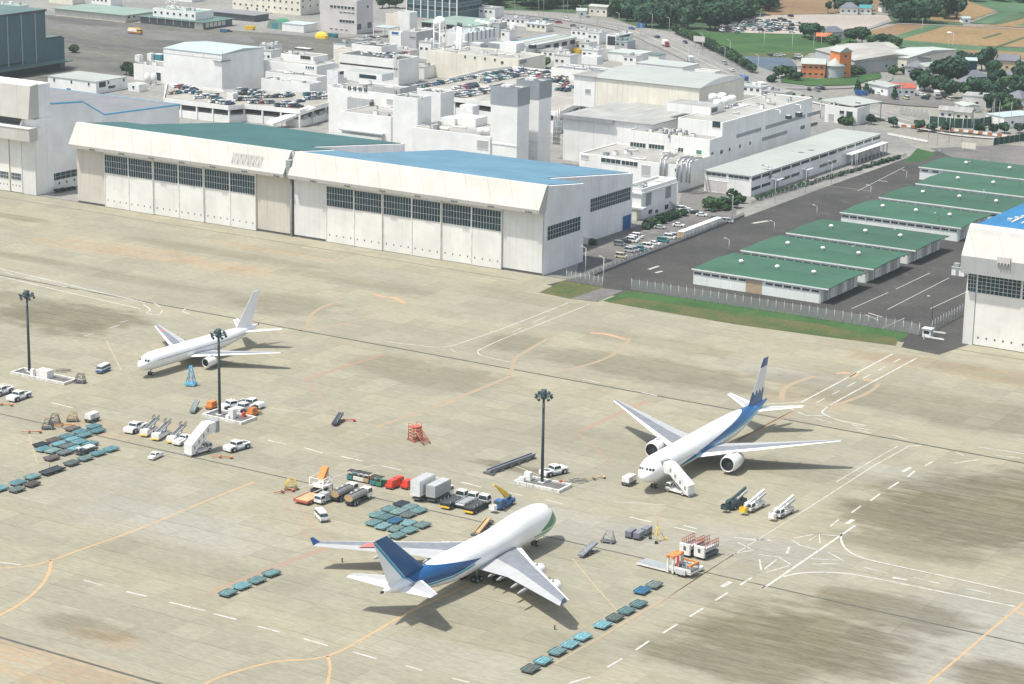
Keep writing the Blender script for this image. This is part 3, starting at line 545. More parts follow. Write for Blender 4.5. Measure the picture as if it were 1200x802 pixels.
# ---------------------------------------------------------------- generic blocks read off the photograph
def bld(name, label, cat, C, L, Rr, h, base=0.0, wl='wall_white', rf='roof_grey', par=.5, wins=(), rows=(), y1=None, x0=None, roofslope=None, rim=None, group=None, depth=None, overhang=0):
    c = gz(*C, h); X1, Y0 = c.x, c.y; X0 = gy(*L, Y0).x if x0 is None else x0; Y1 = gx(*Rr, X1).y if (y1 is None and depth is None) else (y1 if depth is None else Y0+depth)
    t = thing(name, label, cat, (X1, Y0, base), 0, group)
    b = MB()
    if par > 0:
        w_ = .45; b.box(X0, X1, Y0, Y1, base, h-par-.15, wl); rm = rim or wl
        for (a, c_, d, e) in ((X0, X1, Y0, Y0+w_), (X0, X1, Y1-w_, Y1), (X0, X0+w_, Y0+w_, Y1-w_), (X1-w_, X1, Y0+w_, Y1-w_)): b.box(a, c_, d, e, h-par-.15, h, rm, bottom=False)
        pw(b, 'wall', t); b = MB(); b.box(X0+w_, X1-w_, Y0+w_, Y1-w_, h-par-.12, h-par, rf); pw(b, 'roof', t)
    else:
        b.box(X0, X1, Y0, Y1, base, h-.3, wl); pw(b, 'wall', t); o = overhang
        b = MB()
        if roofslope: b.extr([(Y0-o, h-.29), (Y1+o, h-.29), (Y1+o, h), ((Y0+Y1)/2, h+roofslope), (Y0-o, h)], 'x', X0-o, X1+o, rf)
        else: b.box(X0-o, X1+o, Y0-o, Y1+o, h-.29, h, rim or rf, top=rf)
        pw(b, 'roof', t)
    def pt(face, q): return gy(q[0], q[1], Y0) if face == 'f' else gx(q[0], q[1], X1)
    def wbox(face, u0, u1, z0, z1, m='glass', fr='offwhite', nm='window', mull=0):
        b = MB(); d = .06
        def q(a, c_, e, f, o0, o1, mm):
            if face == 'f': b.box(a, c_, Y0-o1, Y0-o0, e, f, mm)
            else: b.box(X1+o0, X1+o1, a, c_, e, f, mm)
        q(u0, u1, z0, z1, -.05, .05, m)
        if fr:
            q(u0-.08, u1+.08, z1, z1+.1, -.05, .12, fr); q(u0-.08, u1+.08, z0-.12, z0, -.05, .16, fr)
            for k in range(mull): q(u0+(u1-u0)*(k+1)/(mull+1)-.06, u0+(u1-u0)*(k+1)/(mull+1)+.06, z0, z1, .05, .09, fr)
        pw(b, nm, t)
    for wv in wins:
        face, q0, q1 = wv[:3]; kw = wv[3] if len(wv) > 3 else {}
        a, c_ = pt(face, q0), pt(face, q1); u = (a.x, c_.x) if face == 'f' else (a.y, c_.y); zz = kw.pop('h', None)
        z1 = max(a.z, c_.z); z0 = min(a.z, c_.z)
        if zz: z1 = (a.z+c_.z)/2+zz/2; z0 = z1-zz
        wbox(face, min(u), max(u), max(z0, base+.05), z1, **kw)
    for rv in rows:
        face, q0, q1, n, w_, hh = rv[:6]; kw = rv[6] if len(rv) > 6 else {}
        a, c_ = pt(face, q0), pt(face, q1)
        for i in range(n):
            k = i/max(1, n-1); u = (a.x+(c_.x-a.x)*k) if face == 'f' else (a.y+(c_.y-a.y)*k); z = (a.z+c_.z)/2
            wbox(face, u-w_/2, u+w_/2, z-hh/2, z+hh/2, **kw)
    t['_b'] = [X0, X1, Y0, Y1, h]; BOX[t.name] = (X0, X1, Y0, Y1, h); del t['_b']
    LAST[0] = (X0, X1, Y0, Y1, h-par if par > 0 else h)
    if par > 0 and (X1-X0)*(Y1-Y0) > 110 and h < 30:
        rs = random.Random(int(X1*7+Y0)); A = (X1-X0)*(Y1-Y0); z = h-par
        for k in range(int(min(12, 3+A/110))):
            sx, sy, sz = rs.uniform(.7, 2.2), rs.uniform(.7, 2.0), rs.uniform(.6, 1.7); cx, cy = rs.uniform(X0+3, X1-3), rs.uniform(Y0+2.5, Y1-2.5); b = MB(); mm = rs.choice(['white_paint', 'light_grey', 'cage_grey', 'offwhite'])
            if rs.random() < .3: L_ = rs.uniform(3, 7); b.tube((cx-L_/2, cy, z+.5), (cx+L_/2, cy, z+.5), .28, mm, 7); b.tube((cx+L_/2, cy, z+.1), (cx+L_/2, cy, z+1.3), .3, mm, 7); pw(b, 'roof_pipe', t)
            else: b.box(cx-sx/2, cx+sx/2, cy-sy/2, cy+sy/2, z+.02, z+sz, mm); b.box(cx-sx/2+.1, cx+sx/2-.1, cy-sy/2+.1, cy+sy/2-.1, z+sz, z+sz+.1, 'dark_grey'); pw(b, 'roof_unit', t)
    return t
BOX = {}; LAST = [None]
def onroof(t, name, items, m='white_paint'):
    """small plant on the roof of t: items are (px, py, sx, sy, sz) at roof level"""
    X0, X1, Y0, Y1, z = LAST[0]
    for it in items:
        c = gz(it[0], it[1], z); b = MB(); sx, sy, sz = it[2:5]; mm = it[5] if len(it) > 5 else m
        b.box(c.x-sx/2, c.x+sx/2, c.y-sy/2, c.y+sy/2, z+.02, z+sz, mm); b.box(c.x-sx/2+.15, c.x+sx/2-.15, c.y-sy/2+.15, c.y+sy/2-.15, z+sz, z+sz+.12, 'light_grey'); pw(b, name, t)
DW = dict(fr='light_grey')
# --- the cargo blocks behind the blue roof
t = bld('office_block', 'two storey white annex with two dark grey shutters, beside the blue roofed hangar', 'building', (752, 222), (738, 220), (793.5, 211), 11.5, rf='roof_white', par=.9, wins=[('r', (757, 228), (763, 238), dict(m='cage_grey', h=5)), ('r', (780, 218), (786, 231), dict(m='cage_grey', h=5)), ('r', (760, 246), (764, 250), dict(h=1.6)), ('r', (779, 240), (783, 245), dict(h=1.8)), ('r', (768, 246), (771, 249), dict(h=1.2))], x0=-424)
X0, X1, Y0, Y1, z = LAST[0]
b = MB(); b.box(X0-.5, X1+.6, Y0-.6, Y1+.3, 9.6, 10.2, 'white_paint'); pw(b, 'cornice', t)
b = MB(); b.box(X1-5, X1+2.5, Y0-3, Y0-.05, 4.4, 5.0, 'light_grey'); b.box(X1-4.6, X1-.4, Y0-2.6, Y0-.05, 0, 4.4, 'wall_cream'); pw(b, 'porch', t)
b = MB(); b.box(X0+4, X0+8, Y0+8, Y1-10, z+.01, z+.4, 'wall_pinkgrey'); pw(b, 'skylight', t)
b = MB()
for k in range(8): b.box(X1+.1, X1+1.3, Y1-6+k*.7, Y1-5.3+k*.7, 3.4-k*.42, 3.7-k*.42, 'white_paint')
pw(b, 'outside_stair', t)
t = bld('cargo_building', 'long low white cargo building with ribbon windows just behind the blue roof', 'building', (795, 194), (679, 180), (826, 176), 10.8, rf='roof_concrete', par=.5, wins=[('f', (704.6, 186.5), (727, 191), dict(h=1.7, mull=3)), ('f', (728.5, 189.5), (747, 194), dict(h=1.7, mull=3)), ('f', (681, 183), (690, 186), dict(m='wall_grey', h=1.6)), ('f', (752, 196), (762, 204), dict(m='wall_grey', h=4)), ('f', (791, 198), (795, 201), dict(h=1.2))], depth=30)
X0, X1, Y0, Y1, z = LAST[0]
for k, (px, py) in enumerate([(785, 186), (789, 187), (806, 188), (810, 189), (815, 190), (820, 190)]):
    c = gz(px, py+4, z); b = MB(); x_, y_ = c.x, Y0-.7; b.tube((x_, y_, 4.5), (x_, y_, z+2.2), .42, 'steel', 8); b.tube((x_, y_, z+2.1), (x_+.2, y_+3.4, z+3.4), .42, 'steel', 8); b.tube((x_+.2, y_+3.3, z+3.3), (x_+.3, y_+9, z+3.0), .35, 'steel', 8); pw(b, 'duct', t)
t = bld('cargo_building', 'lower white cargo block with roof ducts and slit windows on its front', 'building', (832, 164), (735, 154), (847, 158), 17.2, rf='roof_concrete', par=.5, depth=14, wins=[('f', (738.7, 168), (756.5, 172), dict(h=1.8, mull=4)), ('f', (760.5, 170), (778, 174.5), dict(h=1.8, mull=4)), ('f', (795, 174), (797.5, 177), dict(h=1.6)), ('f', (798, 174.5), (800.5, 177.5), dict(h=1.6)), ('f', (816, 177), (822, 180), dict(h=1.6, m='green_paint')), ('r', (833.5, 179), (836, 182), dict(h=1.5)), ('r', (844, 176), (847, 180), dict(h=1.5))])
X0, X1, Y0, Y1, z = LAST[0]
for k in range(7):
    c = gz(782+k*4.6, 156.5-k*.4+(k % 2)*3, z); b = MB(); b.tube((c.x, c.y, z), (c.x, c.y, z+1.6), .4, 'steel', 7); b.tube((c.x, c.y, z+1.5), (c.x, c.y-2.2, z+1.5), .4, 'steel', 7); b.tube((c.x, c.y-2.1, z+1.5), (c.x, c.y-2.1, z-.6 if k < 3 else z+.3), .4, 'steel', 7); pw(b, 'duct', t)
b = MB(); c = gz(814, 151, z)
for k in range(5): b.tube((c.x+k*.5-1, c.y+(k % 2)*.5, z), (c.x+k*.5-1+random.uniform(-.4, .4), c.y, z+2.4+random.random()), .28, 'dark_grey', 6)
pw(b, 'exhaust_stack', t)
t = bld('cargo_building', 'big white cargo terminal with ribbon windows in two rows on its right side', 'building', (847, 144), (794.6, 136), (967, 128), 22.7, rf='roof_concrete', par=.35, y1=926, wins=[('f', (835, 143), (844, 149), dict(h=2.6)), ('r', (863, 160.5), (892, 151), dict(h=1.5, m='cage_grey')), ('r', (897, 150), (943.5, 136), dict(h=1.5, m='cage_grey')), ('r', (946, 135.5), (961, 131), dict(h=1.5, m='cage_grey')), ('r', (893, 163.5), (922.5, 155), dict(h=1.5, m='cage_grey')), ('r', (938, 149.5), (943, 149), dict(h=1.5)), ('r', (950, 147), (958, 144.5), dict(h=1.5))], rows=[('r', (855, 175), (879, 168), 3, 1.5, 1.4)])
X0, X1, Y0, Y1, z = LAST[0]
onroof(t, 'air_conditioner', [(924, 139.5, 2, 2, 1.4, 'charcoal'), (936, 137, 2.2, 2.2, 1.8, 'charcoal')])
for k, (px, py) in enumerate([(914, 138), (938, 132)]):
    c = gz(px, py, z); b = MB(); b.tube((c.x, c.y, z), (c.x, c.y, z+3), .2, 'offwhite', 6); b.tube((c.x, c.y, z+3), (c.x-2.4, c.y, z+3.2), .2, 'offwhite', 6); pw(b, 'vent_pipe', t)
b = MB(); b.box(X0-14, X1-14, Y0+16, Y0+28, z-.3, z+3.2, 'wall_white', top='roof_grey'); pw(b, 'roof_house', t)
b = MB(); c = gz(799, 125.5, z+1); b.box(X1-14.1, X1-13.9, Y0+17, Y0+22, z+.8, z+2.6, 'glass'); pw(b, 'roof_house_window', t)
for k, (px, py) in enumerate([(835.5, 117), (846, 116), (841, 124), (850.5, 121), (857.5, 119)]):
    c = gz(px, py, z+2.2); tt = thing('storage_tank', 'white upright storage tank in a bunch of five on the terminal roof', 'tank', (c.x, c.y, z), 0, 'white tanks on the terminal roof')
    b = MB(); b.lathe([(1.3, 0), (1.3, 1.9), (4.2, 1.9), (4.6, 1.5), (4.9, .5), (4.92, 0)], 'white_paint', n=14); b.build('tank_body', tt)
    b = MB()
    for q in range(3): b.tube((1.4*math.cos(q*2.1), 1.4*math.sin(q*2.1), .02), (1.4*math.cos(q*2.1), 1.4*math.sin(q*2.1), 1.4), .15, 'steel', 5)
    b.build('tank_stand', tt)
c = gz(847, 126, z); b = MB(); b.box(c.x-8, c.x+6.5, c.y-2.2, c.y+13, z+.02, z+.25, 'light_grey'); b.box(c.x-9.5, c.x-5, c.y-1, c.y+4, z+.25, z+1.2, 'cage_grey'); pw(b, 'tank_plinth', t)
# grey-roofed shed left of it
t = bld('cargo_shed', 'white panelled shed with broad sloping grey roof between the twin towers and the terminal', 'building', (765, 146), (662.5, 136), (800, 132), 19.3, rf='roof_grey', par=0, y1=892, overhang=.8, wl='wall_white', x0=-503)
X0, X1, Y0, Y1, z = LAST[0]
b = MB(); b.box(X0-1, X1-18, Y0-1.6, Y0-.85, z-1.5, z+.1, 'steel'); pw(b, 'gutter', t)
b = MB()
for k in range(4): b.tube((X0-2.2-k*.9, Y0+.5, 6), (X0-2.2-k*.9, Y0+.5, z+2-k*.5), .35, 'steel', 6)
for k in range(6): b.box(X0-6, X0-1.3, Y0+.2, Y0+.8, 7+k*2.2, 7.15+k*2.2, 'light_grey')
pw(b, 'pipe_rack', t)
t = bld('arched_shed', 'white shed with a shallow curved pale grey roof in front of the road', 'building', (819.7, 103.8), (698, 89.5), (866.8, 91), 28.3, base=15, rf='roof_grey', par=0, depth=42, wl='wall_cream', roofslope=None)
X0, X1, Y0, Y1, z = LAST[0]
arc = [(Y0-.6+(Y1-Y0+1.2)*k/10, z+.03+2.6*math.sin(math.pi*k/10)) for k in range(11)]
b = MB(); b.extr(arc, 'x', X0-.5, X1+.5, 'roof_white', 'wall_white'); pw(b, 'curved_roof', t)
t = bld('stair_block', 'small white cube with a dark louvre left of the curved roof shed', 'building', (697.5, 90), (673, 88), (706, 86), 28.6, base=15, rf='roof_concrete', par=0, overhang=.7, depth=12, wins=[('f', (686, 105), (692, 110), dict(m='cage_grey', h=2))])
# white-roofed warehouse along the yard
t = bld('warehouse', 'long warehouse with a plain white roof and window strips beside the dark yard', 'warehouse', (880.8, 206.5), (826, 200), (1037.5, 157), 8.2, rf='roof_white', par=0, overhang=.35, y1=938, wl='wall_white', wins=[('f', (828, 203), (851, 206.5), dict(h=1.1, mull=3)), ('f', (854, 206), (878, 210), dict(h=1.1, mull=3)), ('f', (827, 211), (851.5, 228), dict(m='wall_pinkgrey', h=5))])
X0, X1, Y0, Y1, z = LAST[0]; y1_ = Y1
def longstrip(y0, y1, z0, z1):
    b = MB(); b.box(X1-.05, X1+.05, y0, y1, z0, z1, 'glass'); b.box(X1, X1+.14, y0-.1, y1+.1, z0-.14, z0, 'offwhite'); pw(b, 'window', t)
n = 14; st = (Y1-Y0)/n
for k in range(n):
    longstrip(Y0+k*st+.5, Y0+(k+1)*st-.7, 6.2, 7.4)
    if k not in (2, 5, 6, 9, 10, 11, 12): longstrip(Y0+k*st+.5, Y0+(k+1)*st-.7, 2.2, 3.4)
for yy in (Y0+st*2.5, Y0+st*5.6):
    b = MB(); b.box(X1+.05, X1+2.2, yy-3, yy+3, 3.7, 3.95, 'white_paint'); b.box(X1+.02, X1+.1, yy-2.2, yy+2.2, 0, 3.4, 'light_grey'); pw(b, 'canopy', t)
b = MB(); b.box(X1+.05, X1+4.2, Y1-38, Y1-1, 4.6, 4.95, 'white_paint')
for k in range(10): b.box(X1+3.7, X1+4, Y1-37.5+k*4, Y1-37.2+k*4, 0, 4.6, 'light_grey')
pw(b, 'loading_canopy', t)
for k in range(6):
    b = MB(); b.box(X1+.02, X1+.1, Y1-35+k*6, Y1-31+k*6, .2, 3.9, 'light_grey'); pw(b, 'loading_door', t)
b = MB(); c = X1+.4; yy = Y0+st*1.75
b.tube((c, yy, 5), (c, yy, 9.4), .35, 'steel', 7); b.tube((c, yy, 9.3), (c-4, yy+.6, 9.9), .3, 'steel', 7); b.tube((c, yy+1, 5), (c, yy+1, 9.1), .35, 'steel', 7); b.tube((c, yy+1, 9), (c-3.6, yy+1.4, 9.6), .3, 'steel', 7); pw(b, 'duct', t)
t = bld('depot', 'small white depot with shaded windows at the far end of the white roofed warehouse', 'building', (1005, 127), (967, 123), (1009, 126), 8, rf='roof_grey', par=.3, depth=14, wins=[('f', (971, 135), (977, 141), dict(h=3.2, m='wall_grey')), ('f', (984, 130), (989, 133.5), dict(h=1.6)), ('f', (992, 131), (999, 137), dict(h=2.6))])
t = thing('canopy', 'thin white canopy roof on posts behind the small white depot', 'canopy', gz(1000, 140))
c = [gz(x_, y_, 8.5) for x_, y_ in ((960, 118), (999, 113), (1035, 120), (1000, 125))]; l = t.location
b = MB(); k = len(b.v)
b.v += [(p.x-l.x, p.y-l.y, 8.4) for p in c]+[(p.x-l.x, p.y-l.y, 8.8) for p in c]; b.f += [[4, 5, 6, 7], [3, 2, 1, 0]]+[[i, (i+1) % 4, 4+(i+1) % 4, 4+i] for i in range(4)]; b.m += [b.mi('roof_white')]*6; b.sm += [False]*6; b.build('canopy_roof', t)
for p in c:
    b = MB(); q = p*.94+sum(c, Vector())/4*.06; b.tube((q.x-l.x, q.y-l.y, 0), (q.x-l.x, q.y-l.y, 8.4), .25, 'light_grey', 6); b.build('post', t)
# --- twin towers, link and left blocks
for (nm, lab, C, L, Rr, h) in [('lift_tower', 'white tower with grey louvred top, left one of the twin towers', (606.7, 106), (575.5, 103.5), (624, 102), 35), ('lift_tower', 'white tower with grey louvred top, right one of the twin towers', (632, 98), (606, 95), (650.5, 96), 36)]:
    t = bld(nm, lab, 'tower', C, L, Rr, h, par=.3, wl='wall_plain', rf='roof_darkgrey', depth=9 if h == 35 else 9.5)
    X0, X1, Y0, Y1, z = LAST[0]; b = MB()
    for (a, c_, d, e) in ((X0-.15, X1+.15, Y0-.15, Y0+.1), (X0-.15, X1+.15, Y1-.1, Y1+.15), (X0-.15, X0+.1, Y0+.1, Y1-.1), (X1-.1, X1+.15, Y0+.1, Y1-.1)): b.box(a, c_, d, e, h-6.6, h+.7, 'cage_grey')
    for k in range(7): b.tube((X0+(X1-X0)*k/6, Y0-.1, h), (X0+(X1-X0)*k/6, Y0-.1, h+1.6), .1, 'cage_grey', 4)
    pw(b, 'louvre_screen', t); b = MB(); b.box(X0-.2, X1+.2, Y0-.2, Y1+.2, 12.2, 12.7, 'white_paint'); pw(b, 'string_course', t)
    onroof(t, 'cooling_unit', [((C[0]+L[0])/2+4, C[1]-3, 4, 4, 1.2)])
t = bld('stair_tower', 'plain white square stair tower with a dark sunken top, nearest the blue roof', 'tower', (489.5, 115.5), (460.5, 113), (505.5, 112.5), 26, par=1.0, wl='wall_plain', rf='roof_darkgrey')
t = bld('stair_tower', 'plain white square stair tower just behind the one with the sunken dark top', 'tower', (516.4, 109.3), (489, 107.5), (532, 107.5), 25, par=.9, wl='wall_plain', rf='roof_darkgrey')
t = bld('link_building', 'low white link block running from the stair towers to the twin towers', 'building', (574.5, 160.5), (516, 154), (600, 150), 15, wl='wall_plain', rf='roof_concrete', par=.3, depth=28, x0=-549, wins=[('f', (559, 168), (572, 172), dict(m='wall_grey', h=3.4))])
onroof(t, 'roof_house', [(550, 146, 12, 9, 3.4, 'wall_plain'), (550, 141, 6.5, 5, 6.4, 'white_paint'), (530, 145, 7, 7, 2.6, 'wall_plain')])
X0, X1, Y0, Y1, z = LAST[0]
for k, px in enumerate((563, 570.5)):
    c = gz(px, 158.5, z); tt = thing('round_tank', 'white ball tank on the link block roof, '+('left' if k == 0 else 'right')+' of a pair', 'tank', (c.x, c.y, z)); b = MB()
    b.lathe([(1.7+1.5*math.cos(a*math.pi/8), 1.5*math.sin(a*math.pi/8)) for a in range(9)], 'wall_plain', n=14); b.build('tank_body', tt); b = MB(); b.lathe([(0.02, .9), (.8, .8), (.8, 0)], 'light_grey', n=10); b.build('tank_stand', tt)
t = bld('white_block', 'low white block with a long ledge, in front of the four window building', 'building', (458, 137.5), (400, 132), (512, 120), 15.5, wl='wall_plain', rf='roof_concrete', par=.4, depth=24)
X0, X1, Y0, Y1, z = LAST[0]; b = MB(); b.box(X0, X1-3, Y0-2.2, Y0-.03, z-7.4, z-6.9, 'wall_grey'); b.box(X0-3, X1-3, Y0-9, Y0-2.3, 0, z-8.5, 'wall_white', top='roof_white'); pw(b, 'ledge', t)
t = bld('office_block', 'white office block with four small square windows and a roof house', 'building', (466, 111.5), (385, 97), (500, 101), 21, wl='wall_plain', rf='roof_concrete', par=.3, depth=22, rows=[('f', (409.5, 103), (428.5, 106), 4, 1.6, 1.8, dict(mull=1))], wins=[('f', (453, 117), (461, 122), dict(m='wall_grey', h=2.2))])
X0, X1, Y0, Y1, z = LAST[0]
b = MB(); c = gz(447.6, 96, z); c0 = gy(403, 92, c.y); b.box(c0.x, c.x, c.y, c.y+9, z, z+3.2, 'wall_plain', top='roof_white'); pw(b, 'roof_house', t)
b = MB(); a0 = gy(421, 94, c.y); a1 = gy(441, 97, c.y); b.box(a0.x, a1.x, c.y-.06, c.y+.1, z+.7, z+2.4, 'glass'); pw(b, 'roof_house_window', t)
b = MB(); b.box(X1-16, X1-1, Y0+3, Y0+3.4, z, z+2.6, 'wall_grey'); b.box(X1-1.4, X1-1, Y0+3.4, Y0+16, z, z+2.6, 'wall_grey'); pw(b, 'roof_screen', t)
t = bld('annex', 'narrow pale annex with a row of grey windows beside the rooftop car park ramp', 'building', (434, 117), (407, 113), (446, 112), 18, wl='wall_grey', rf='roof_concrete', par=.3, depth=16, rows=[('r', (437, 122), (444, 119), 2, 5, 1.6)])
# --- B1 and its neighbours
t = bld('freight_shed', 'tall plain white box shaped shed with pale roof behind the rooftop car park', 'building', (259.8, 63.8), (191.6, 57.6), (309, 53), 23, wl='wall_plain', rf='roof_pale', par=0, overhang=.3, roofslope=1.2)
X0, X1, Y0, Y1, z = LAST[0]; b = MB(); b.box(X0-.05, X1+.3, Y0-.12, Y0-.02, z-2.4, z-.4, 'white_paint'); pw(b, 'fascia', t)
b = MB(); b.box(X1-5, X1+.9, Y0-.8, Y0-.15, z-3.6, z-3.2, 'cage_grey'); b.box(X1+.1, X1+.9, Y0-.8, Y0+6, z-3.6, z-3.2, 'cage_grey'); b.tube((X1+.5, Y0, z-3), (X1+.5, Y0, z+1.5), .15, 'cage_grey', 5); pw(b, 'maintenance_walkway', t)
t = bld('annex', 'small white annex with roof boxes at the left of the tall box shed', 'building', (193, 79), (156.5, 74), (198, 75), 8, wl='wall_white', rf='roof_concrete', par=.5, depth=16, wins=[('f', (183, 86), (188.5, 94), dict(h=4))])
onroof(t, 'roof_house', [(163, 72, 3, 3, 3.2, 'white_paint'), (177, 71, 2.6, 3, 3.6, 'white_paint'), (187, 71, 5, 4, 3.2, 'teal_paint')])
for k, px in enumerate((173, 180.5)):
    c = gz(px, 99.5); tt = thing('silo', 'white cylinder tank by the small annex, '+('left' if k == 0 else 'right')+' of two', 'tank', (c.x, c.y, 0)); b = MB(); b.lathe([(.3, 0), (.3, 1.5), (5.2, 1.5), (5.8, .6), (5.82, 0)], 'white_paint', n=14); b.build('tank_body', tt); b = MB(); b.lathe([(0, 1.8), (.3, 1.8), (.3, 0)], 'light_grey', n=12); b.build('plinth', tt)
t = bld('hut', 'low white hut beside the white cylinder tanks', 'building', (163, 99.5), (150, 97), (168, 97.5), 3.6, wl='white_paint', rf='roof_white', par=.2, depth=6, wins=[('f', (155, 101), (157.5, 104), dict(h=1.4))])
t = bld('flat_roof_house', 'white two storey house with a bright flat roof left of the rooftop car park', 'building', (112.5, 96), (56, 88.5), (148, 89), 6, wl='wall_plain', rf='roof_white', par=0, overhang=.25, rows=[('f', (63.5, 93.5), (104, 99), 3, 1.1, 1.5), ('r', (127, 97), (145, 94), 2, 1.1, 1.5)], wins=[('r', (116, 97.5), (124, 101), dict(h=2.6, m='charcoal')), ('r', (127, 103), (135, 101), dict(h=1.2, m='charcoal')), ('f', (78, 104), (83, 108), dict(h=2, m='blue_paint'))])
# dark teal hangar far left
p0, p1 = gz(77, 79.5), gz(54, 83)
t = thing('hangar', 'huge dark teal clad hangar at the top left corner', 'hangar', (p0.x, p0.y, 0))
b = MB(); ya = p0.y-14; b.box(-1100, p0.x, ya-72, ya, 0, 30.5, 'wall_teal'); pw(b, 'wall', t)
b = MB(); b.box(-1100, p0.x+.6, ya-73, ya+.6, 30.5, 31.6, 'roof_darkgrey', top='roof_greygreen'); pw(b, 'roof', t)
b = MB(); b.box(p0.x-30, p0.x, ya+.01, ya+13.5, 0, 16.2, 'wall_teal', top='roof_greygreen'); b.box(p0.x-.2, p0.x+.2, ya+.5, ya+11.5, 16.2, 16.8, 'charcoal'); pw(b, 'side_wing', t)
b = MB(); b.box(p0.x+.02, p0.x+7, ya-72, ya+12, 4.2, 4.8, 'roof_greygreen'); b.box(p0.x+.03, p0.x+.1, ya-70, ya+10, .2, 4.1, 'charcoal'); pw(b, 'canopy', t)
b = MB(); b.box(p0.x+.02, p0.x+.12, ya-40, ya-16, 5.6, 6.6, 'charcoal'); pw(b, 'window', t)
for k in range(7):
    b = MB(); b.box(p0.x+.02, p0.x+.3, ya-68+k*10, ya-67.2+k*10, 5, 30.4, 'cage_grey'); pw(b, 'pilaster', t)
for k in range(2):
    b = MB(); b.box(p0.x+.02, p0.x+.12, ya-53+k*8, ya-48+k*8, 24.5, 26.2, 'charcoal'); pw(b, 'window', t)
# --- far rows
t = bld('freight_shed', 'long cream shed with pale green roof and panelled doors, far left', 'building', (147, 18), (64, 11), (162, 14), 4.4, wl='wall_cream', rf='roof_palegreen', par=0, overhang=1.2, depth=30, rows=[('r', (151, 20.5), (157, 19.5), 2, 1.8, 1.2)])
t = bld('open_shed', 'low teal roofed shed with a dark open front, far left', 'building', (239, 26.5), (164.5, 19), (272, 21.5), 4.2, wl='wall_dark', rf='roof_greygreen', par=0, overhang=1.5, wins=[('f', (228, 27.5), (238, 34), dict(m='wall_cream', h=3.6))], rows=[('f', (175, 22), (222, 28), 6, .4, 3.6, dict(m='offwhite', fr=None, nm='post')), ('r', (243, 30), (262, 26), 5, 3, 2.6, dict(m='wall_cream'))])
t = bld('office_block', 'low white office with square windows behind the teal roofed shed', 'building', (229, 14.5), (179, 9.5), (248, 11), 9, wl='wall_plain', rf='roof_palegreen', par=.4, depth=16, rows=[('f', (182, 14), (226, 19), 7, 1.6, 1.4)])
b = MB(); X0, X1, Y0, Y1, z = LAST[0]; c = gz(202, 11, z)
tt = thing('lattice_mast', 'white A shaped lattice mast on the low white office roof', 'mast', (c.x, c.y, z))
for sx in (-1, 1):
    for sy in (-1, 1): b.tube((sx*5, sy*2, .02), (sx*.6, sy*.5, 9), .35, 'white_paint', 5)
for k in range(3):
    u = 5-1.4*k*1; z_ = k*2.8
    for sy in (-1, 1):
        b.tube((-u, sy*2, z_+.1), (u-1.4, sy*1.7, z_+2.8), .2, 'white_paint', 4); b.tube((u, sy*2, z_+.1), (-u+1.4, sy*1.7, z_+2.8), .2, 'white_paint', 4)
b.build('lattice', tt)
t = bld('apartment_block', 'cream apartment block with rows of small windows, cropped by the top edge', 'building', (352, -14), (272, -22), (374, -18), 17, wl='wall_cream', rf='roof_concrete', par=.4, rows=[('f', (275, 4), (349, 12), 12, 1.3, 1.2), ('f', (275, -4), (349, 4), 12, 1.3, 1.2), ('r', (355, 9), (372, 5.5), 3, 1.2, 1.2), ('r', (355, 2), (372, -1.5), 3, 1.2, 1.2), ('f', (290, 9.5), (312, 12), 3, 1.3, 1.2)])
t = bld('office_block', 'pinkish grey office block with bands of dark windows beside a yellow tarp', 'building', (418, 1), (375, -4), (437, -3), 19.6, wl='wall_pinkgrey', rf='roof_concrete', par=.5, rows=[('f', (388.5, 7), (422-8.5, 10.5), 7, 1.9, 1.6), ('f', (399.5, 14), (413.5, 16), 4, 2.2, .7), ('f', (399.5, 24), (413.5, 26.5), 5, 1.9, 1.6), ('f', (388, 33.5), (406, 35.5), 4, 2.2, .6), ('r', (421, 32), (433, 29), 2, 4, 3.4), ('r', (431, 8), (434, 7.5), 1, 1.6, 1.6)])
t = bld('carport', 'light blue roofed carport far behind the white box shed', 'carport', (298, 18), (250, 14), (312, 15), 4, wl='wall_dark', rf='roof_purple', par=0, overhang=1.5, depth=14)
t = bld('store', 'low white store with a shutter beside the green dome', 'building', (356, 29.5), (330.5, 26.5), (372, 26), 4.6, wl='wall_plain', rf='roof_pale', par=0, overhang=.2)
c = gz(322, 34); t = thing('dome_shelter', 'green half round shelter beside the low white store', 'shelter', (c.x, c.y, 0)); b = MB()
b.extr([(6*math.cos(a*math.pi/10), 5.6*math.sin(a*math.pi/10)) for a in range(11)], 'y', 0, 9, 'green_paint', 'roof_palegreen'); b.build('shell', t); b = MB(); b.box(-2.2, 2.2, -.08, .1, 0, 3.6, 'teal_paint'); b.build('door', t)
t = bld('glass_office', 'blue green glazed office block with white ribs at the top edge', 'building', (536, -12), (477, -18), (565, -16), 19, wl='wall_teal', rf='roof_concrete', par=.4, rows=[('f', (482, -3), (532, 2), 7, 5.6, 2.6, dict(m='hangar_glass', fr='white_paint')), ('f', (482, 7), (532, 12), 7, 5.6, 2.6, dict(m='hangar_glass', fr='white_paint')), ('r', (540, 1), (562, -3), 5, 4.5, 2.6, dict(m='hangar_glass')), ('r', (540, 11), (562, 7), 5, 4.5, 2.6, dict(m='hangar_glass'))])
X0, X1, Y0, Y1, z = LAST[0]
for k in range(8):
    b = MB(); xx = X0+(X1-X0)*k/7; b.box(xx-.35, xx+.35, Y0-.5, Y0-.02, 0, z, 'offwhite'); pw(b, 'rib', t)
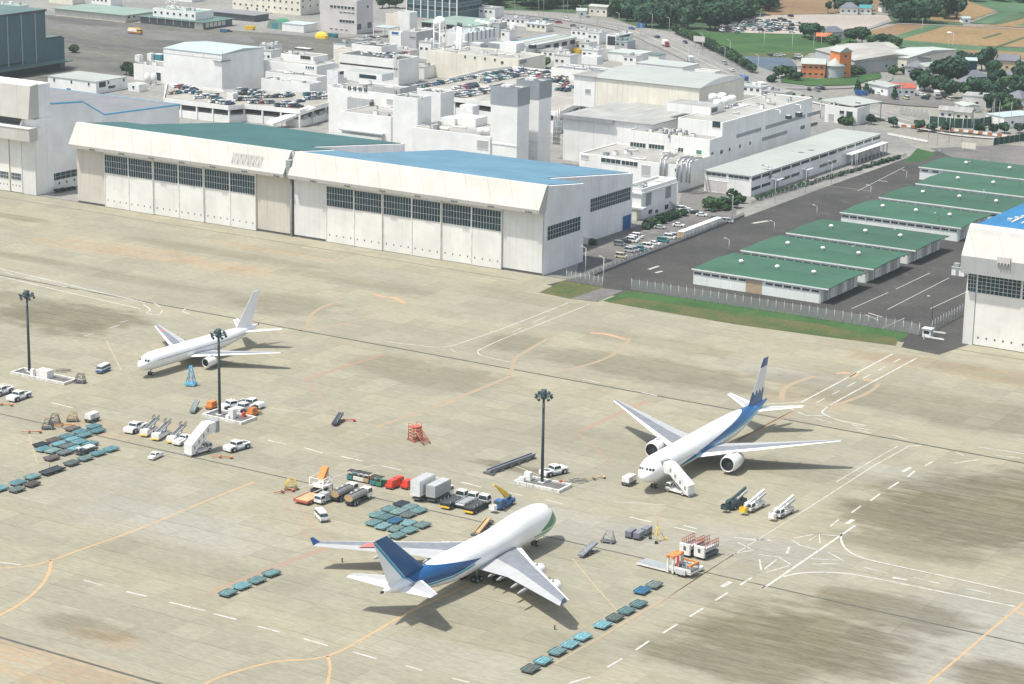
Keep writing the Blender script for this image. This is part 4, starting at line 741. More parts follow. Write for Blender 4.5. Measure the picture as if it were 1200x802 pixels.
t = bld('workshop', 'wide pale green roofed workshop in front of the glazed office', 'building', (553, 31), (494, 25), (592, 22), 7.5, wl='wall_white', rf='roof_palegreen', par=0, overhang=.8, rows=[('f', (500, 29.5), (526, 32.5), 3, 7, 3, dict(m='charcoal'))])  # charcoal panels paint the shade inside the open front, no panes there
t = bld('workshop', 'white workshop with vertical ribs left of the blue striped roof', 'building', (545, 40), (523, 37), (582, 31.5), 9, wl='wall_white', rf='roof_pale', par=.3, rows=[('r', (549, 45), (579, 37), 7, 1.5, 5, dict(m='cage_grey', fr=None))])
t = bld('store', 'grey windowless store left of the white ball water tower', 'building', (488, 38), (471.5, 34.5), (508, 34), 12, wl='wall_grey', rf='roof_tin', par=.2, depth=22, wins=[('f', (480, 43), (487, 45), dict(m='wall_dark', h=1))])
t = bld('sign_hut', 'pale block hut with a dark blue lettered panel beside the grey windowless store', 'building', (470, 38), (456.5, 36), (472, 37), 9, wl='wall_plain', rf='roof_concrete', par=.2, depth=4, wins=[('f', (459, 37.5), (467, 40.5), dict(m='blue_paint', h=1.4, nm='sign'))])
t = bld('lift_shaft', 'plain white lift shaft left of the glazed office', 'tower', (480, 15), (466, 12), (483, 14), 12, wl='wall_plain', rf='roof_concrete', par=.3, depth=8)
t = bld('low_block', 'low pale block left of the white lift shaft', 'building', (466, 17), (452, 14), (470, 16), 7, wl='wall_cream', rf='roof_concrete', par=.3, depth=8)
t = bld('roofed_bay', 'open roofed vehicle bay on posts beside the pinkish grey office', 'carport', (456, 33), (438, 31), (461, 31), 6, base=5.4, wl='wall_white', rf='roof_pale', par=0, overhang=.3, depth=10)
X0, X1, Y0, Y1, z = LAST[0]
for (a, c_) in ((X0, Y0), (X1, Y0), (X0, Y1), (X1, Y1)):
    b = MB(); b.box(a-.25, a+.25, c_-.25, c_+.25, 0, 5.4, 'white_paint'); pw(b, 'post', t)
t = bld('terminal_wing', 'long cream wing behind the larger rooftop car park', 'building', (607.6, 70), (500, 58), (639.5, 58), 13.5, wl='wall_cream', rf='roof_concrete', par=.4, wins=[('r', (609, 74), (617, 71), dict(m='cage_grey', h=2)), ('f', (587, 72), (590, 75), dict(h=1.4))], rows=[('f', (545, 66), (580, 71), 4, 1, 1.4)])
onroof(t, 'air_conditioner', [(600, 60, 10, 8, 4.4, 'wall_plain'), (583, 56, 8, 6, 2.5, 'cage_grey'), (560, 55, 6, 5, 2, 'light_grey'), (624, 57, 3, 3, 2, 'charcoal'), (540, 54, 6, 6, 2.2, 'white_paint')])
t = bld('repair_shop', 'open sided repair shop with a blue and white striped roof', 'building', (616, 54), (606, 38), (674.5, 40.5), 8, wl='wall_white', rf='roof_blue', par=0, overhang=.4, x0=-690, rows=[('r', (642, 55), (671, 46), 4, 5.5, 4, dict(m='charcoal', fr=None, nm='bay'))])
X0, X1, Y0, Y1, z = LAST[0]
for k in range(3):
    b = MB(); b.box(X0+2+k*(X1-X0)/3, X0+8+k*(X1-X0)/3, Y0+1, Y1-1, z+.02, z+.12, 'roof_white'); pw(b, 'roof_light', t)
b = MB(); b.box(X1+.42, X1+.8, Y0-.4, Y1+.4, z-1.6, z+.1, 'white_paint'); pw(b, 'fascia', t)
t = bld('vehicle_shed', 'white vehicle shed with one dark open bay near the road', 'building', (722, 42), (710.5, 40), (742, 37), 8, wl='wall_plain', rf='roof_concrete', par=.3, wins=[('f', (712, 44), (721, 52), dict(m='charcoal', h=5, fr=None)), ('r', (726, 44), (738, 41), dict(h=1.2))])  # front charcoal panel stands in for the shaded inside of the open bay
t = bld('low_shed', 'flat white roofed shed beside the dark open bay shed', 'building', (748, 64), (712, 60), (764, 58), 5, wl='wall_white', rf='roof_white', par=0, overhang=.3, depth=16)
t = bld('low_shed', 'small grey green roofed shed right of the flat white roofed shed', 'building', (772, 65), (760, 62.5), (783, 61), 6, wl='wall_white', rf='roof_greygreen', par=0, overhang=.3, depth=8)
t = bld('low_shed', 'white roofed shed close behind the curved roof shed', 'building', (800, 79), (745, 74), (806, 76), 9, wl='wall_plain', rf='roof_white', par=0, overhang=.2, depth=18)
t = bld('long_low_block', 'long white low block between the right rooftop car park and the curved roof shed', 'building', (712, 86), (646, 78), (733, 79), 14, wl='wall_plain', rf='roof_purple', par=.5, depth=16)
onroof(t, 'roof_house', [(694, 75, 9, 6, 4, 'wall_plain')])
t = bld('cube_block', 'white cube on the roof line right of the curved roof shed', 'building', (838, 84), (814, 81), (841, 82), 12, wl='wall_plain', rf='roof_concrete', par=.2, depth=6)
# blocks left of the four-window office
t = bld('recessed_roof_block', 'white block with a sunken dark roof behind the parked cars of the left car park', 'building', (363, 98.5), (306, 93), (392, 93), 12, wl='wall_plain', rf='roof_darkgrey', par=1.3, depth=9)
t = bld('step_block', 'white low step block in front of the long tiered block', 'building', (371, 91), (311, 85), (400, 86), 13, wl='wall_plain', rf='roof_concrete', par=.3, depth=8)
t = bld('tiered_block', 'long tiered white block with two small window pairs', 'building', (371, 77.5), (308, 69), (404, 73), 16.5, wl='wall_plain', rf='roof_concrete', par=.3, rows=[('f', (359, 79), (367, 80), 4, .9, 1.2)], depth=15)
t = bld('top_block', 'small white top block with one wide dark window above the tiered block', 'building', (367, 67), (329, 61.5), (396, 62), 19.5, wl='wall_plain', rf='roof_concrete', par=.3, depth=12, wins=[('f', (352, 66), (364, 69.5), dict(h=1.7, m='charcoal'))])
onroof(t, 'roof_panel', [(356, 58, 9, 4, .6, 'charcoal')])
t = bld('curved_block', 'small white block with dark window between the tiered block and the office', 'building', (396, 84), (383, 82.5), (404, 80), 17, wl='white_paint', rf='roof_concrete', par=.3, depth=7, wins=[('r', (398, 86.5), (403, 84.5), dict(h=1.4, m='charcoal'))])
t = bld('parapet_block', 'long white flat block with a parapet, cars on its roof and a ladder frame', 'building', (467, 70.5), (397, 62), (496, 63.5), 13, wl='wall_plain', rf='roof_darkgrey', par=.8, depth=18, rows=[('f', (402, 74.5), (462, 81), 9, 4, .8, dict(m='charcoal', fr=None))])
X0, X1, Y0, Y1, z = LAST[0]; b = MB()
for k in (0, 1.6): b.box(X1-3+k, X1-2.75+k, Y0-.7, Y0-.45, 6, 15.5, 'white_paint')
for k in range(7): b.box(X1-3, X1-1.2, Y0-.7, Y0-.45, 6.4+k*1.4, 6.6+k*1.4, 'white_paint')
pw(b, 'ladder_frame', t)
t = bld('square_block', 'square white block with a dark sunken roof at the top of the parapet block', 'building', (447, 55), (412, 50.5), (458, 51.5), 15, wl='wall_plain', rf='roof_darkgrey', par=.5, depth=14)
t = bld('low_block', 'low cream block left of the square white block', 'building', (411, 59), (392, 56.5), (414, 57), 8, wl='wall_cream', rf='roof_concrete', par=.3, depth=8)
# --- water tower and twin chimneys
c = gz(515, 84.5); t = thing('water_tower', 'white ball water tower on four braced legs', 'water tower', (c.x, c.y, 0)); H = 27; r_ = 3.0
b = MB(); b.lathe([(H-1.2+3.3*math.cos(a*math.pi/10), 3.3*math.sin(a*math.pi/10)) for a in range(11)], 'white_paint', n=18); b.build('tank', t)
for k in range(4):
    a = k*math.pi/2+.6; b = MB(); b.tube((r_*math.cos(a), r_*math.sin(a), 0), (r_*math.cos(a), r_*math.sin(a), H), .38, 'white_paint', 6); b.build('leg', t)
for z_ in (1.5, 8, 15, 21):
    b = MB()
    for k in range(4):
        a, a2 = k*math.pi/2+.6, (k+1)*math.pi/2+.6; b.tube((r_*math.cos(a), r_*math.sin(a), z_), (r_*math.cos(a2), r_*math.sin(a2), z_), .22, 'white_paint', 5)
    b.build('brace', t)
c = gz(538, 88); t = thing('twin_chimney', 'white twin chimney stack with dark caps beside the ball water tower', 'chimney', (c.x, c.y, 0))
for k in (-1.5, 1.5):
    b = MB(); b.tube((k*.85, -k*.5, 0), (k*.85, -k*.5, 25), .95, 'white_paint', 10, .8); b.build('flue', t); b = MB(); b.tube((k*.85, -k*.5, 25), (k*.85, -k*.5, 27), .75, 'dark_grey', 8); b.build('cap', t)
b = MB(); b.box(-2.6, 2.6, -1.6, 1.6, 12.6, 13.1, 'dark_grey'); b.build('platform', t)
# --- rooftop car parks
def deck(label, pts, z, para=1.1, wallm='wall_white'):
    c = pts[0]; t = thing('car_park_deck', label, 'car park', (c.x, c.y, 0)); n = len(pts); b = MB()
    b.extr([(p.x, p.y) for p in pts], 'z', z-1.0, z, wallm, 'deck_floor'); pw(b, 'deck', t); b = MB()
    for i in range(n):
        p, q = pts[i], pts[(i+1) % n]; d = (q-p).normalized(); nn = Vector((-d.y, d.x, 0))*.15
        b.loft([[p+nn+Vector((0, 0, -.9)), p-nn+Vector((0, 0, -.9)), p-nn+Vector((0, 0, para)), p+nn+Vector((0, 0, para))], [q+nn+Vector((0, 0, -.9)), q-nn+Vector((0, 0, -.9)), q-nn+Vector((0, 0, para)), q+nn+Vector((0, 0, para))]], wallm, smooth=False)
    pw(b, 'parapet', t); cc = sum(pts, Vector())/n
    b = MB(); ip = [p*.985+cc*.015 for p in pts]; b.extr([(p.x, p.y) for p in ip], 'z', 0, z-3.6, 'wall_plain'); pw(b, 'wall', t)
    k = 0
    for i in range(n):
        p, q = pts[i], pts[(i+1) % n]; L = (q-p).length; m_ = max(1, int(L/9))
        for j in range(m_):
            s = p+(q-p)*(j/m_); s = s*.985+cc*.015; b = MB(); b.box(s.x-.35, s.x+.35, s.y-.35, s.y+.35, 0, z-1, 'wall_white'); pw(b, 'column', t); k += 1
    return t
ZL = 7.0
DL = deck('left rooftop car park with a white parapet behind the teal roof', [gz(x_, y_, ZL) for x_, y_ in ((192, 118), (268, 127), (286, 125), (352, 131.5), (398, 119.5), (384, 112), (310, 108.5), (262, 108), (196, 100))], ZL)
X_ = gz(352, 131.5, ZL); Y_ = gz(398, 119.5, ZL); b = MB()
for k in range(5):
    p = X_+(Y_-X_)*(k+.3)/5; q = X_+(Y_-X_)*(k+.85)/5
    b.loft([[(p.x+.2, p.y, 3.2), (p.x+.5, p.y, 3.2), (p.x+.5, p.y, 5), (p.x+.2, p.y, 5)], [(q.x+.2, q.y, 3.2), (q.x+.5, q.y, 3.2), (q.x+.5, q.y, 5), (q.x+.2, q.y, 5)]], 'cage_grey', smooth=False)
pw(b, 'window', DL)
p = gz(366, 128, ZL); q = gz(316, 147, 1.5); b = MB(); n_ = (q-p).cross(Vector((0, 0, 1))).normalized()*3
b.loft([[p+n_, p-n_, p-n_+Vector((0, 0, 1.2)), p+n_+Vector((0, 0, 1.2))], [q+n_, q-n_, q-n_+Vector((0, 0, 1.2)), q+n_+Vector((0, 0, 1.2))]], 'wall_white', smooth=False); pw(b, 'ramp', DL)
t = bld('stair_tower', 'short white stair tower at the right corner of the left rooftop car park', 'tower', (396, 101.5), (384, 99.5), (406.5, 99), 15, par=.5, wl='wall_plain', rf='roof_darkgrey')
t = bld('stair_hut', 'small white stair hut among the cars of the left rooftop car park', 'building', (273, 110), (265.5, 109), (279, 108.5), ZL+3.4, base=ZL+.02, par=.2, wl='white_paint', rf='roof_concrete')
ZR = 9.0
DR = deck('right rooftop car park crowded with cars, behind the stair towers', [gz(x_, y_, ZR) for x_, y_ in ((470, 109), (532, 117), (577, 123), (655, 134), (688, 118), (676, 88), (600, 80), (566, 84))], ZR)

# --- smaller service blocks that fill the factory ground between the named buildings
for i, (px, py, w_, d, h, wl, rf) in enumerate([(440, 94, 12, 8, 9, 'wall_plain', 'roof_concrete'), (470, 100, 10, 8, 8, 'wall_cream', 'roof_grey'), (497, 93, 16, 8, 6, 'wall_plain', 'roof_concrete'), (425, 60, 8, 7, 6, 'wall_grey', 'roof_tin'), (530, 52, 7, 6, 7, 'wall_plain', 'roof_concrete'), (556, 47, 10, 7, 6, 'wall_white', 'roof_pale'), (585, 44, 8, 6, 8, 'wall_grey', 'roof_concrete'), (597, 49, 6, 6, 6, 'wall_plain', 'roof_grey'), (655, 72, 14, 8, 5, 'wall_plain', 'roof_concrete'), (690, 62, 9, 7, 5, 'wall_white', 'roof_grey'), (702, 52, 8, 6, 6, 'wall_plain', 'roof_white'), (735, 60, 8, 7, 5, 'wall_grey', 'roof_greygreen'), (690, 47, 12, 7, 5, 'wall_plain', 'roof_concrete'), (640, 38, 14, 6, 4, 'wall_cream', 'roof_pale'), (700, 73, 10, 6, 6, 'wall_plain', 'roof_white'), (320, 65, 9, 6, 5, 'wall_plain', 'roof_concrete'), (405, 72, 8, 8, 9, 'wall_plain', 'roof_darkgrey'), (318, 78, 7, 6, 8, 'wall_white', 'roof_concrete'), (505, 70, 8, 6, 9, 'wall_plain', 'roof_concrete'), (480, 76, 14, 7, 7, 'wall_cream', 'roof_concrete'), (560, 76, 10, 5, 6, 'wall_plain', 'roof_grey'), (585, 78, 12, 5, 6, 'wall_grey', 'roof_concrete'), (20, 20, 16, 8, 6, 'wall_plain', 'roof_palegreen'), (85, 6, 20, 9, 6, 'wall_cream', 'roof_greygreen'), (130, 9, 16, 8, 6, 'wall_plain', 'roof_concrete'), (225, 3, 26, 9, 5, 'wall_plain', 'roof_palegreen'), (392, 30, 9, 8, 5, 'wall_grey', 'roof_pale'), (620, 32, 20, 7, 4, 'wall_plain', 'roof_purple'), (580, 22, 22, 8, 6, 'wall_white', 'roof_concrete'), (745, 78, 8, 6, 5, 'wall_plain', 'roof_concrete'), (668, 84, 10, 6, 8, 'wall_white', 'roof_concrete'), (868, 108, 10, 6, 4, 'wall_plain', 'roof_grey'), (892, 113, 14, 7, 4, 'wall_plain', 'roof_white'), (920, 119, 12, 6, 4, 'wall_grey', 'roof_concrete')]):
    c = gz(px, py); t = thing('service_block', ('pale' if wl in ('wall_plain', 'wall_white') else 'cream' if wl == 'wall_cream' else 'grey')+' little service block squeezed among the larger factory roofs', 'building', (c.x, c.y, 0), 0, 'service blocks among the factory roofs')
    b = MB(); b.box(-w_, 0, 0, d*1.3, 0, h, wl); b.build('wall', t); b = MB(); b.box(-w_-.2, .2, -.2, d*1.3+.2, h+.002, h+.35, 'light_grey', top=rf); b.build('roof', t)
    for k in range(int(w_/3.4)):
        b = MB(); x_ = -w_+1.7+k*3.4; b.box(x_-.8, x_+.8, -.06, .05, h*.55, h*.55+1.2, 'glass'); b.box(x_-.9, x_+.9, -.1, .02, h*.55-.12, h*.55-.01, 'offwhite'); b.build('window', t)
    rs = random.Random(i)
    for k in range(3):
        b = MB(); x_, y_ = -rs.uniform(1.5, w_-1.5), rs.uniform(1.5, d); s = rs.uniform(.5, 1.1); b.box(x_-s, x_+s, y_-s*.8, y_+s*.8, h+.36, h+.36+rs.uniform(.7, 1.7), rs.choice(['white_paint', 'light_grey', 'cage_grey'])); b.build('roof_unit', t)
for k, (px, py, m_) in enumerate([(560, 40, 'white_paint'), (566, 41.5, 'white_paint'), (572, 43, 'light_grey'), (590, 42, 'white_paint'), (577, 38, 'offwhite'), (601, 44, 'white_paint')]):
    c = gz(px, py); t = thing('silo', 'white upright process tank in the plant yard right of the twin chimneys', 'tank', (c.x, c.y, 0), 0, 'process tanks in the plant yard'); b = MB(); b.lathe([(.4, 0), (.4, 2.0), (7.5, 2.0), (8.6, .9), (8.65, 0)], m_, n=12); b.build('tank_body', t); b = MB(); b.tube((2.1, 0, 0), (2.1, 0, 8.4), .15, 'steel', 5); b.build('ladder', t)
# ================================================================== aircraft (nose at the origin, flying towards +x)
def lin(v, xs, ys): return float(np.interp(v, xs, ys))
def fuselage(L, Rr, zc, hump=0, nose=1.9, tail=.64, n=40, tailup=.62, m='white_paint'):
    st = list(np.concatenate([(1-np.cos(np.linspace(0, math.pi/2, 12)))*nose*2*Rr/L, np.linspace(nose*2*Rr/L+.03, tail, 14), np.linspace(tail+.03, .995, 13)]))
    rings = []
    for s in st:
        x = s*L
        if s < nose*2*Rr/L: t = s/(nose*2*Rr/L); r_ = Rr*(1-(1-t)**2)**.56; z = zc-.28*Rr*(1-t)**1.7
        elif s <= tail: r_ = Rr; z = zc
        else: t = (s-tail)/(1-tail); r_ = Rr*(1-t**1.6*.90); z = zc+(Rr-r_)*tailup
        r_ = max(r_, .03); ring = []
        hp = hump*float(smooth(np.array((s-.015)/.05)))*float(1-smooth(np.array((s-.20)/.22))) if hump else 0
        for k in range(n):
            a = 2*math.pi*k/n; yy = math.cos(a)*r_; zz = math.sin(a)*r_
            if zz > 0 and hp: zz += hp*(max(0, math.sin(a)))**1.2; yy *= 1-.12*(hp/max(hump, .01))*max(0, math.sin(a))**2*0
            ring.append((-x, yy, z+zz))
        rings.append(ring)
    b = MB(); b.loft(rings, m); return b
AF = [(0, 0), (.03, .35), (.12, .75), (.14, .78), (.35, 1), (.62, .72), (.64, .70), (1, .04), (.7, -.25), (.35, -.5), (.1, -.45), (.02, -.2)]
def wing(secs, mats=('white_paint', 'wing_grey', 'wing_pale'), vertical=False):
    """secs: (span, xLE aft, chord, z, thickness)"""
    rings = []
    for (y, x, c, z, t) in secs:
        rings.append([(-(x+u*c), y if not vertical else v*t, (z+v*t) if not vertical else y) for u, v in AF])
    def mf(i, j):
        if j in (3, 4): return mats[1]
        if j in (5, 6): return mats[2]
        return mats[0]
    b = MB(); b.loft(rings, mats[0], mf=mf, smooth=False); return b
def engine(R_, L_, n=22):
    """nacelle along x, intake at x=0 facing +x"""
    b = MB(); b.lathe([(0-.02, R_*.80), (.12, R_*.90), (0-.35, R_*.97), (-L_*.25, R_*1.05), (-L_*.6, R_*.98), (-L_, R_*.72), (-L_+.02, R_*.66), (-L_*.7, R_*.6)], 'nacelle', axis='x', n=n)
    b.lathe([(-.02, R_*.80), (-.5, R_*.79), (-1.0, R_*.80), (-1.02, R_*.1)], 'charcoal', axis='x', n=n); return b
def core(R_, L_, n=16):
    b = MB(); b.lathe([(-L_*.8, R_*.55), (-L_*1.05, R_*.48), (-L_*1.22, R_*.34), (-L_*1.22, R_*.2), (-L_*1.42, .02)], 'steel', axis='x', n=n); return b
def fan(R_, n=18):
    b = MB(); b.lathe([(-.45, 0), (-.62, R_*.16), (-.95, R_*.28)], 'dark_grey', axis='x', n=12)
    for k in range(n):
        a = 2*math.pi*k/n; a2 = a+.22; b.face([(-.9, R_*.26*math.cos(a), R_*.26*math.sin(a)), (-.9, R_*.78*math.cos(a), R_*.78*math.sin(a)), (-.98, R_*.78*math.cos(a2), R_*.78*math.sin(a2)), (-.98, R_*.26*math.cos(a2), R_*.26*math.sin(a2))], 'dark_grey')
    return b
def moved(b, x, y, z): b.v = [(p[0]+x, p[1]+y, p[2]+z) for p in b.v]; return b
def wheelset(x, y, r_, nx=1, ny=2, w=.4, top=3.0, gap=.55):
    g = MB(); g.tube((x, y, r_), (x, y, top), .16*r_/.55, 'steel', 8); g.tube((x-.0, y-gap, r_), (x, y+gap, r_), .12, 'steel', 6); g.tube((x, y, top*.55), (x-1.2*r_/.55, y, top), .1, 'steel', 6)
    if nx > 1: g.tube((x-(nx-1)*r_*1.15, y, r_), (x+(nx-1)*r_*1.15, y, r_), .14, 'steel', 6)
    W_ = []
    for i in range(nx):
        for j in (-1, 1):
            xx = x+(i-(nx-1)/2)*r_*2.3; q = MB(); q.tube((xx, y+j*gap-w/2, r_), (xx, y+j*gap+w/2, r_), r_, 'rubber', 14); q.tube((xx, y+j*gap-w/2-.02, r_), (xx, y+j*gap+w/2+.02, r_), r_*.5, 'light_grey', 10); W_.append(q)
    return g, W_
def gear(t, *a, **k):
    g, W_ = wheelset(*a, **k); o = g.build('landing_gear', t)
    for q in W_: q.build('wheel', o)
# -- paint schemes
plain('wing_grey', (.19, .205, .235), .55, var=.1, spec=.2); plain('wing_pale', (.38, .39, .40), .55, var=.06, spec=.25); plain('nacelle', (.74, .74, .73), .35)
def scheme(name, fn):
    m, b = newmat(name, .25, 0, .5); (x, y, z), v = coords(); c = fn(x, y, z)
    f = ramp(noise(v, .25, 4), .3, .7, .955, 1.02); setin(b.inputs['Base Color'], mix(1.0, c, vec(f, f, f), 'MULTIPLY'))
WH_ = (.83, .83, .82); NAVY = (.008, .085, .24); CYAN = (.03, .33, .50)
def seg(v, a, b): return (v > a)*(v < b)
def cabin(c, x, z, x0, x1, zw, pitch=.55, hgt=.16):
    w_ = seg(mth('FRACT', x/pitch), .3, .72)*seg(z, zw-hgt, zw+hgt)*seg(x, x1, x0); return mix(w_*.75, c, (.12, .13, .15))
def band747(t, z):
    lo = mth('MAXIMUM', mth('MAXIMUM', 5.7-(t-35.0)*.09, 4.95+(t-46.0)*.06), 5.7+(t-56.0)*1.02); hi = 5.8+(t-34.5)*.16
    return lo, hi
def s747(x, y, z):
    t = x*-1.0; lo, hi = band747(t, z)
    c = mix((z > lo)*(z < hi)*(t > 34.5), WH_, NAVY); c = mix(seg(z, lo-.62, lo-.1)*(t > 37), c, CYAN)
    g = (z > 4.5)*(z < 4.9+(10.4-t)*.36)*(t < 10.2); c = mix(g, c, (.02, .21, .10)); g2 = seg(z, 3.3+t*.05, 4.15+t*.012)*seg(t, .4, 13.0); return mix(g2, c, (.14, .50, .16))
def s777(x, y, z):
    t = x*-1.0
    lo = 3.6+(t-15.0)*.062; hi = lo+.6+(t-15)*.034; hi = mth('MAXIMUM', hi, 7.2+(t-57)*.42); blue = (z > lo)*(z < hi)*(t > 14.5); c = mix(blue, WH_, NAVY); c = mix(blue*(z < lo+(hi-lo)*.45), c, (.014, .16, .40))
    cy = seg(z, lo-.18-(t-15)*.012, lo)*(t > 16); c = mix(cy, c, (.10, .50, .72)); return cabin(c, x, z, -8, -54, 5.3)
def s767(x, y, z):
    c = mix(seg(z, 4.45, 4.75)*seg(x, -44, -5), (.83, .83, .83), (.60, .61, .63)); return cabin(c, x, z, -6, -42, 4.6)
scheme('livery_jumbo', s747); scheme('livery_twin', s777); scheme('livery_white', s767)
def fin747(x, y, z):
    t = x*-1.0; lo, hi = band747(t, z); c = mix((z < lo), NAVY, WH_); return mix(seg(z, lo-.95, lo-.1), c, CYAN)
def fin777(x, y, z):
    t = x*-1.0; jag = 9.8+mth('PINGPONG', t*1.3, 1.3)*1.1; return mix(seg(z, jag, 16.4), NAVY, (.70, .71, .74))
scheme('fin_jumbo', fin747); scheme('fin_twin', fin777); scheme('fin_white', lambda x, y, z: mix((z > 3), (.80, .80, .81), (.80, .80, .81)))
def cockpit(t, x, w_, z, h_, n=3):
    b = MB()
    for s in (-1, 1):
        for k in range(n):
            a0, a1 = .10+k*.33, .36+k*.33
            P_ = [(x-1.0*(a**1.5), s*w_*a) for a in (a0, a1)]
            b.face([(P_[0][0], P_[0][1], z), (P_[1][0], P_[1][1], z+.02), (P_[1][0]-.32, P_[1][1]*.96, z+h_), (P_[0][0]-.32, P_[0][1]*.96, z+h_)], 'glass')
    return b.build('cockpit_window', t)
def snap(o, fus):
    """lay the vertices of o just outside the fuselage skin"""
    from mathutils.bvhtree import BVHTree
    bv = BVHTree.FromPolygons([v.co for v in fus.data.vertices], [p.vertices for p in fus.data.polygons])
    for v in o.data.vertices:
        h = bv.find_nearest(v.co)
        if h[0] is not None: v.co = h[0]+(h[1] if h[1].dot(v.co-Vector((v.co.x, 0, 5))) > 0 or True else -h[1])*.05
# -- four engined freighter
def jumbo(loc, rz):
    t = thing('aircraft', 'four engined jumbo jet with blue tail sweep and green nose flash', 'airplane', loc, rz)
    L, Rr, zc = 66.0, 3.3, 5.3
    f = fuselage(L, Rr, zc, hump=1.25, nose=1.45, tail=.60, tailup=.62, m='livery_jumbo').build('fuselage', t)
    for s in (1, -1):
        b = wing([(s*2.2, 17.5, 17.5, 3.3, 1.0), (s*11.5, 26.6, 10.4, 3.9, .55), (s*31.0, 44.4, 3.9, 5.4, .22)]); b.build('wing', t)
        b = MB(); x0 = 45.4; b.loft([[(-x0-u*2.7, s*31.0, 5.4+v*.12) for u, v in ((0, 0), (.5, .6), (1, 0), (.5, -.6))], [(-x0-1.9-u*1.1, s*31.7, 7.0+v*.1) for u, v in ((0, 0), (.5, .6), (1, 0), (.5, -.6))]], 'tail_blue', smooth=False); b.build('winglet', t)
        if s == -1 or s == 1:
            if s == 1: b = MB(); b.extr([(-36.6, 20.0), (-39.3, 23.0), (-42.6, 23.0), (-39.9, 20.0)], 'z', 5.06, 5.12, 'line_red_paint'); b.build('wing_marking', t)
        for (ye, xe, ze) in ((11.9, 24.2, 2.1), (20.9, 32.4, 2.75)):
            e = moved(engine(1.35, 4.3), -xe, s*ye, ze).build('engine', t); moved(fan(1.35), -xe, s*ye, ze).build('fan', e); moved(core(1.35, 4.0), -xe, s*ye, ze).build('exhaust', e)
            b = MB(); b.extr([(-xe-.9, ze+1.15), (-xe-2.2, ze+1.9), (-xe-7.5, ze+1.9), (-xe-5.5, ze+1.0)], 'y', s*ye-.18, s*ye+.18, 'nacelle'); b.build('pylon', e)
        for yf, xf, zf in ((6.5, 34.0, 3.2), (9.4, 35.2, 3.4), (14.8, 38.2, 3.8), (18.2, 41.0, 4.1)):
            b = MB(); b.loft([[(-xf-a, s*yf+math.cos(q)*r_, zf-.3+math.sin(q)*r_*1.2) for q in np.linspace(0, 5.5, 8)] for a, r_ in ((-2.2, .04), (-1, .3), (1, .34), (2.4, .2), (3.0, .03))], 'wing_pale'); b.build('flap_fairing', t)
        b = wing([(s*1.4, 54.0, 8.2, 6.4, .45), (s*10.4, 61.6, 2.6, 7.6, .15)], ('white_paint', 'wing_pale', 'white_paint')); b.build('tailplane', t)
    b = wing([(7.6, 50.5, 13.4, 0, .36), (18.7, 64.6, 4.7, 0, .15)], ('fin_jumbo',)*3, True); b.build('fin', t)
    snap(cockpit(t, -2.9, 2.0, 8.6, .62), f)
    b = MB(); b.tube((-65.9, 0, 7.1), (-66.5, 0, 7.15), .3, 'charcoal', 8); b.build('exhaust', t)
    gear(t, -7.7, 0, .6, 1, 2, top=3.2); 
    for x, y in ((-31, 5.5), (-31, -5.5), (-34.2, 1.9), (-34.2, -1.9)): gear(t, x, y, .62, 2, 2, top=3.6)
    return t
plain('line_red_paint', (.70, .16, .14), .5)
def twin(loc, rz, label, L, Rr, zc, span, wx, sweep, chords, kink, eng, liv, fin, finh, tx, tpspan, dih, engz):
    t = thing('aircraft', label, 'airplane', loc, rz)
    f = fuselage(L, Rr, zc, nose=1.15, tail=.62, tailup=.66, m=liv).build('fuselage', t)
    h = span/2; zb = zc-Rr*.55
    for s in (1, -1):
        def le(y): return wx+y*sweep
        b = wing([(s*Rr*.6, le(Rr*.6), chords[0], zb, chords[0]*.055), (s*kink, le(kink), chords[1], zb+kink*dih, chords[1]*.05), (s*h, le(h)+.4, chords[2], zb+h*dih, .16)]); b.build('wing', t)
        R_, Le, ye = eng; xe = le(ye)-Le*.62
        e = moved(engine(R_, Le), -xe, s*ye, engz).build('engine', t); moved(fan(R_), -xe, s*ye, engz).build('fan', e); moved(core(R_, Le*.92), -xe, s*ye, engz).build('exhaust', e)
        b = MB(); b.extr([(-xe-.7, engz+R_*.9), (-xe-2.0, engz+R_+.45), (-xe-Le-2.5, zb+ye*dih+.2), (-xe-Le-1, engz+R_*.5)], 'y', s*ye-.2, s*ye+.2, 'nacelle'); b.build('pylon', e)
        for k in (.28, .45, .62):
            yf = h*k; xf = le(yf)+lin(yf, [0, kink, h], [chords[0], chords[1], chords[2]])-.6; b = MB(); b.loft([[(-xf-a, s*yf+math.cos(q)*r_, zb+yf*dih-.35+math.sin(q)*r_*1.2) for q in np.linspace(0, 5.5, 8)] for a, r_ in ((-2.0, .04), (-1, .26), (.8, .3), (2.2, .03))], 'wing_pale'); b.build('flap_fairing', t)
        b = wing([(s*.9, L-tx-1.5, 6.2*Rr/3, zc+.7, .35), (s*tpspan/2, L-tx+tpspan*.30, 2.0, zc+.7+tpspan*.045, .14)], ('white_paint', 'wing_pale', 'white_paint')); b.build('tailplane', t)
    zt = zc+Rr*.72
    b = wing([(zt, L-tx-4.0, 8.6*Rr/3, 0, .34), (finh, L-tx+4.5*finh/18, 3.1, 0, .15)], (fin,)*3, True); b.build('fin', t)
    snap(cockpit(t, -1.25, Rr*.72, zc+.55*Rr/3, .6), f)
    b = MB(); b.tube((-L+.25, 0, zc+Rr*.60), (-L-.25, 0, zc+Rr*.62), .25, 'charcoal', 8); b.build('exhaust', t)
    gear(t, -L*.095, 0, .52, 1, 2, top=zc-Rr*.8)
    for s in (1, -1): gear(t, -L*.52, s*Rr*1.75, .62, 3 if Rr > 2.8 else 2, 2, top=zb+.3)
    return t, le, zb
D_ = math.pi/180
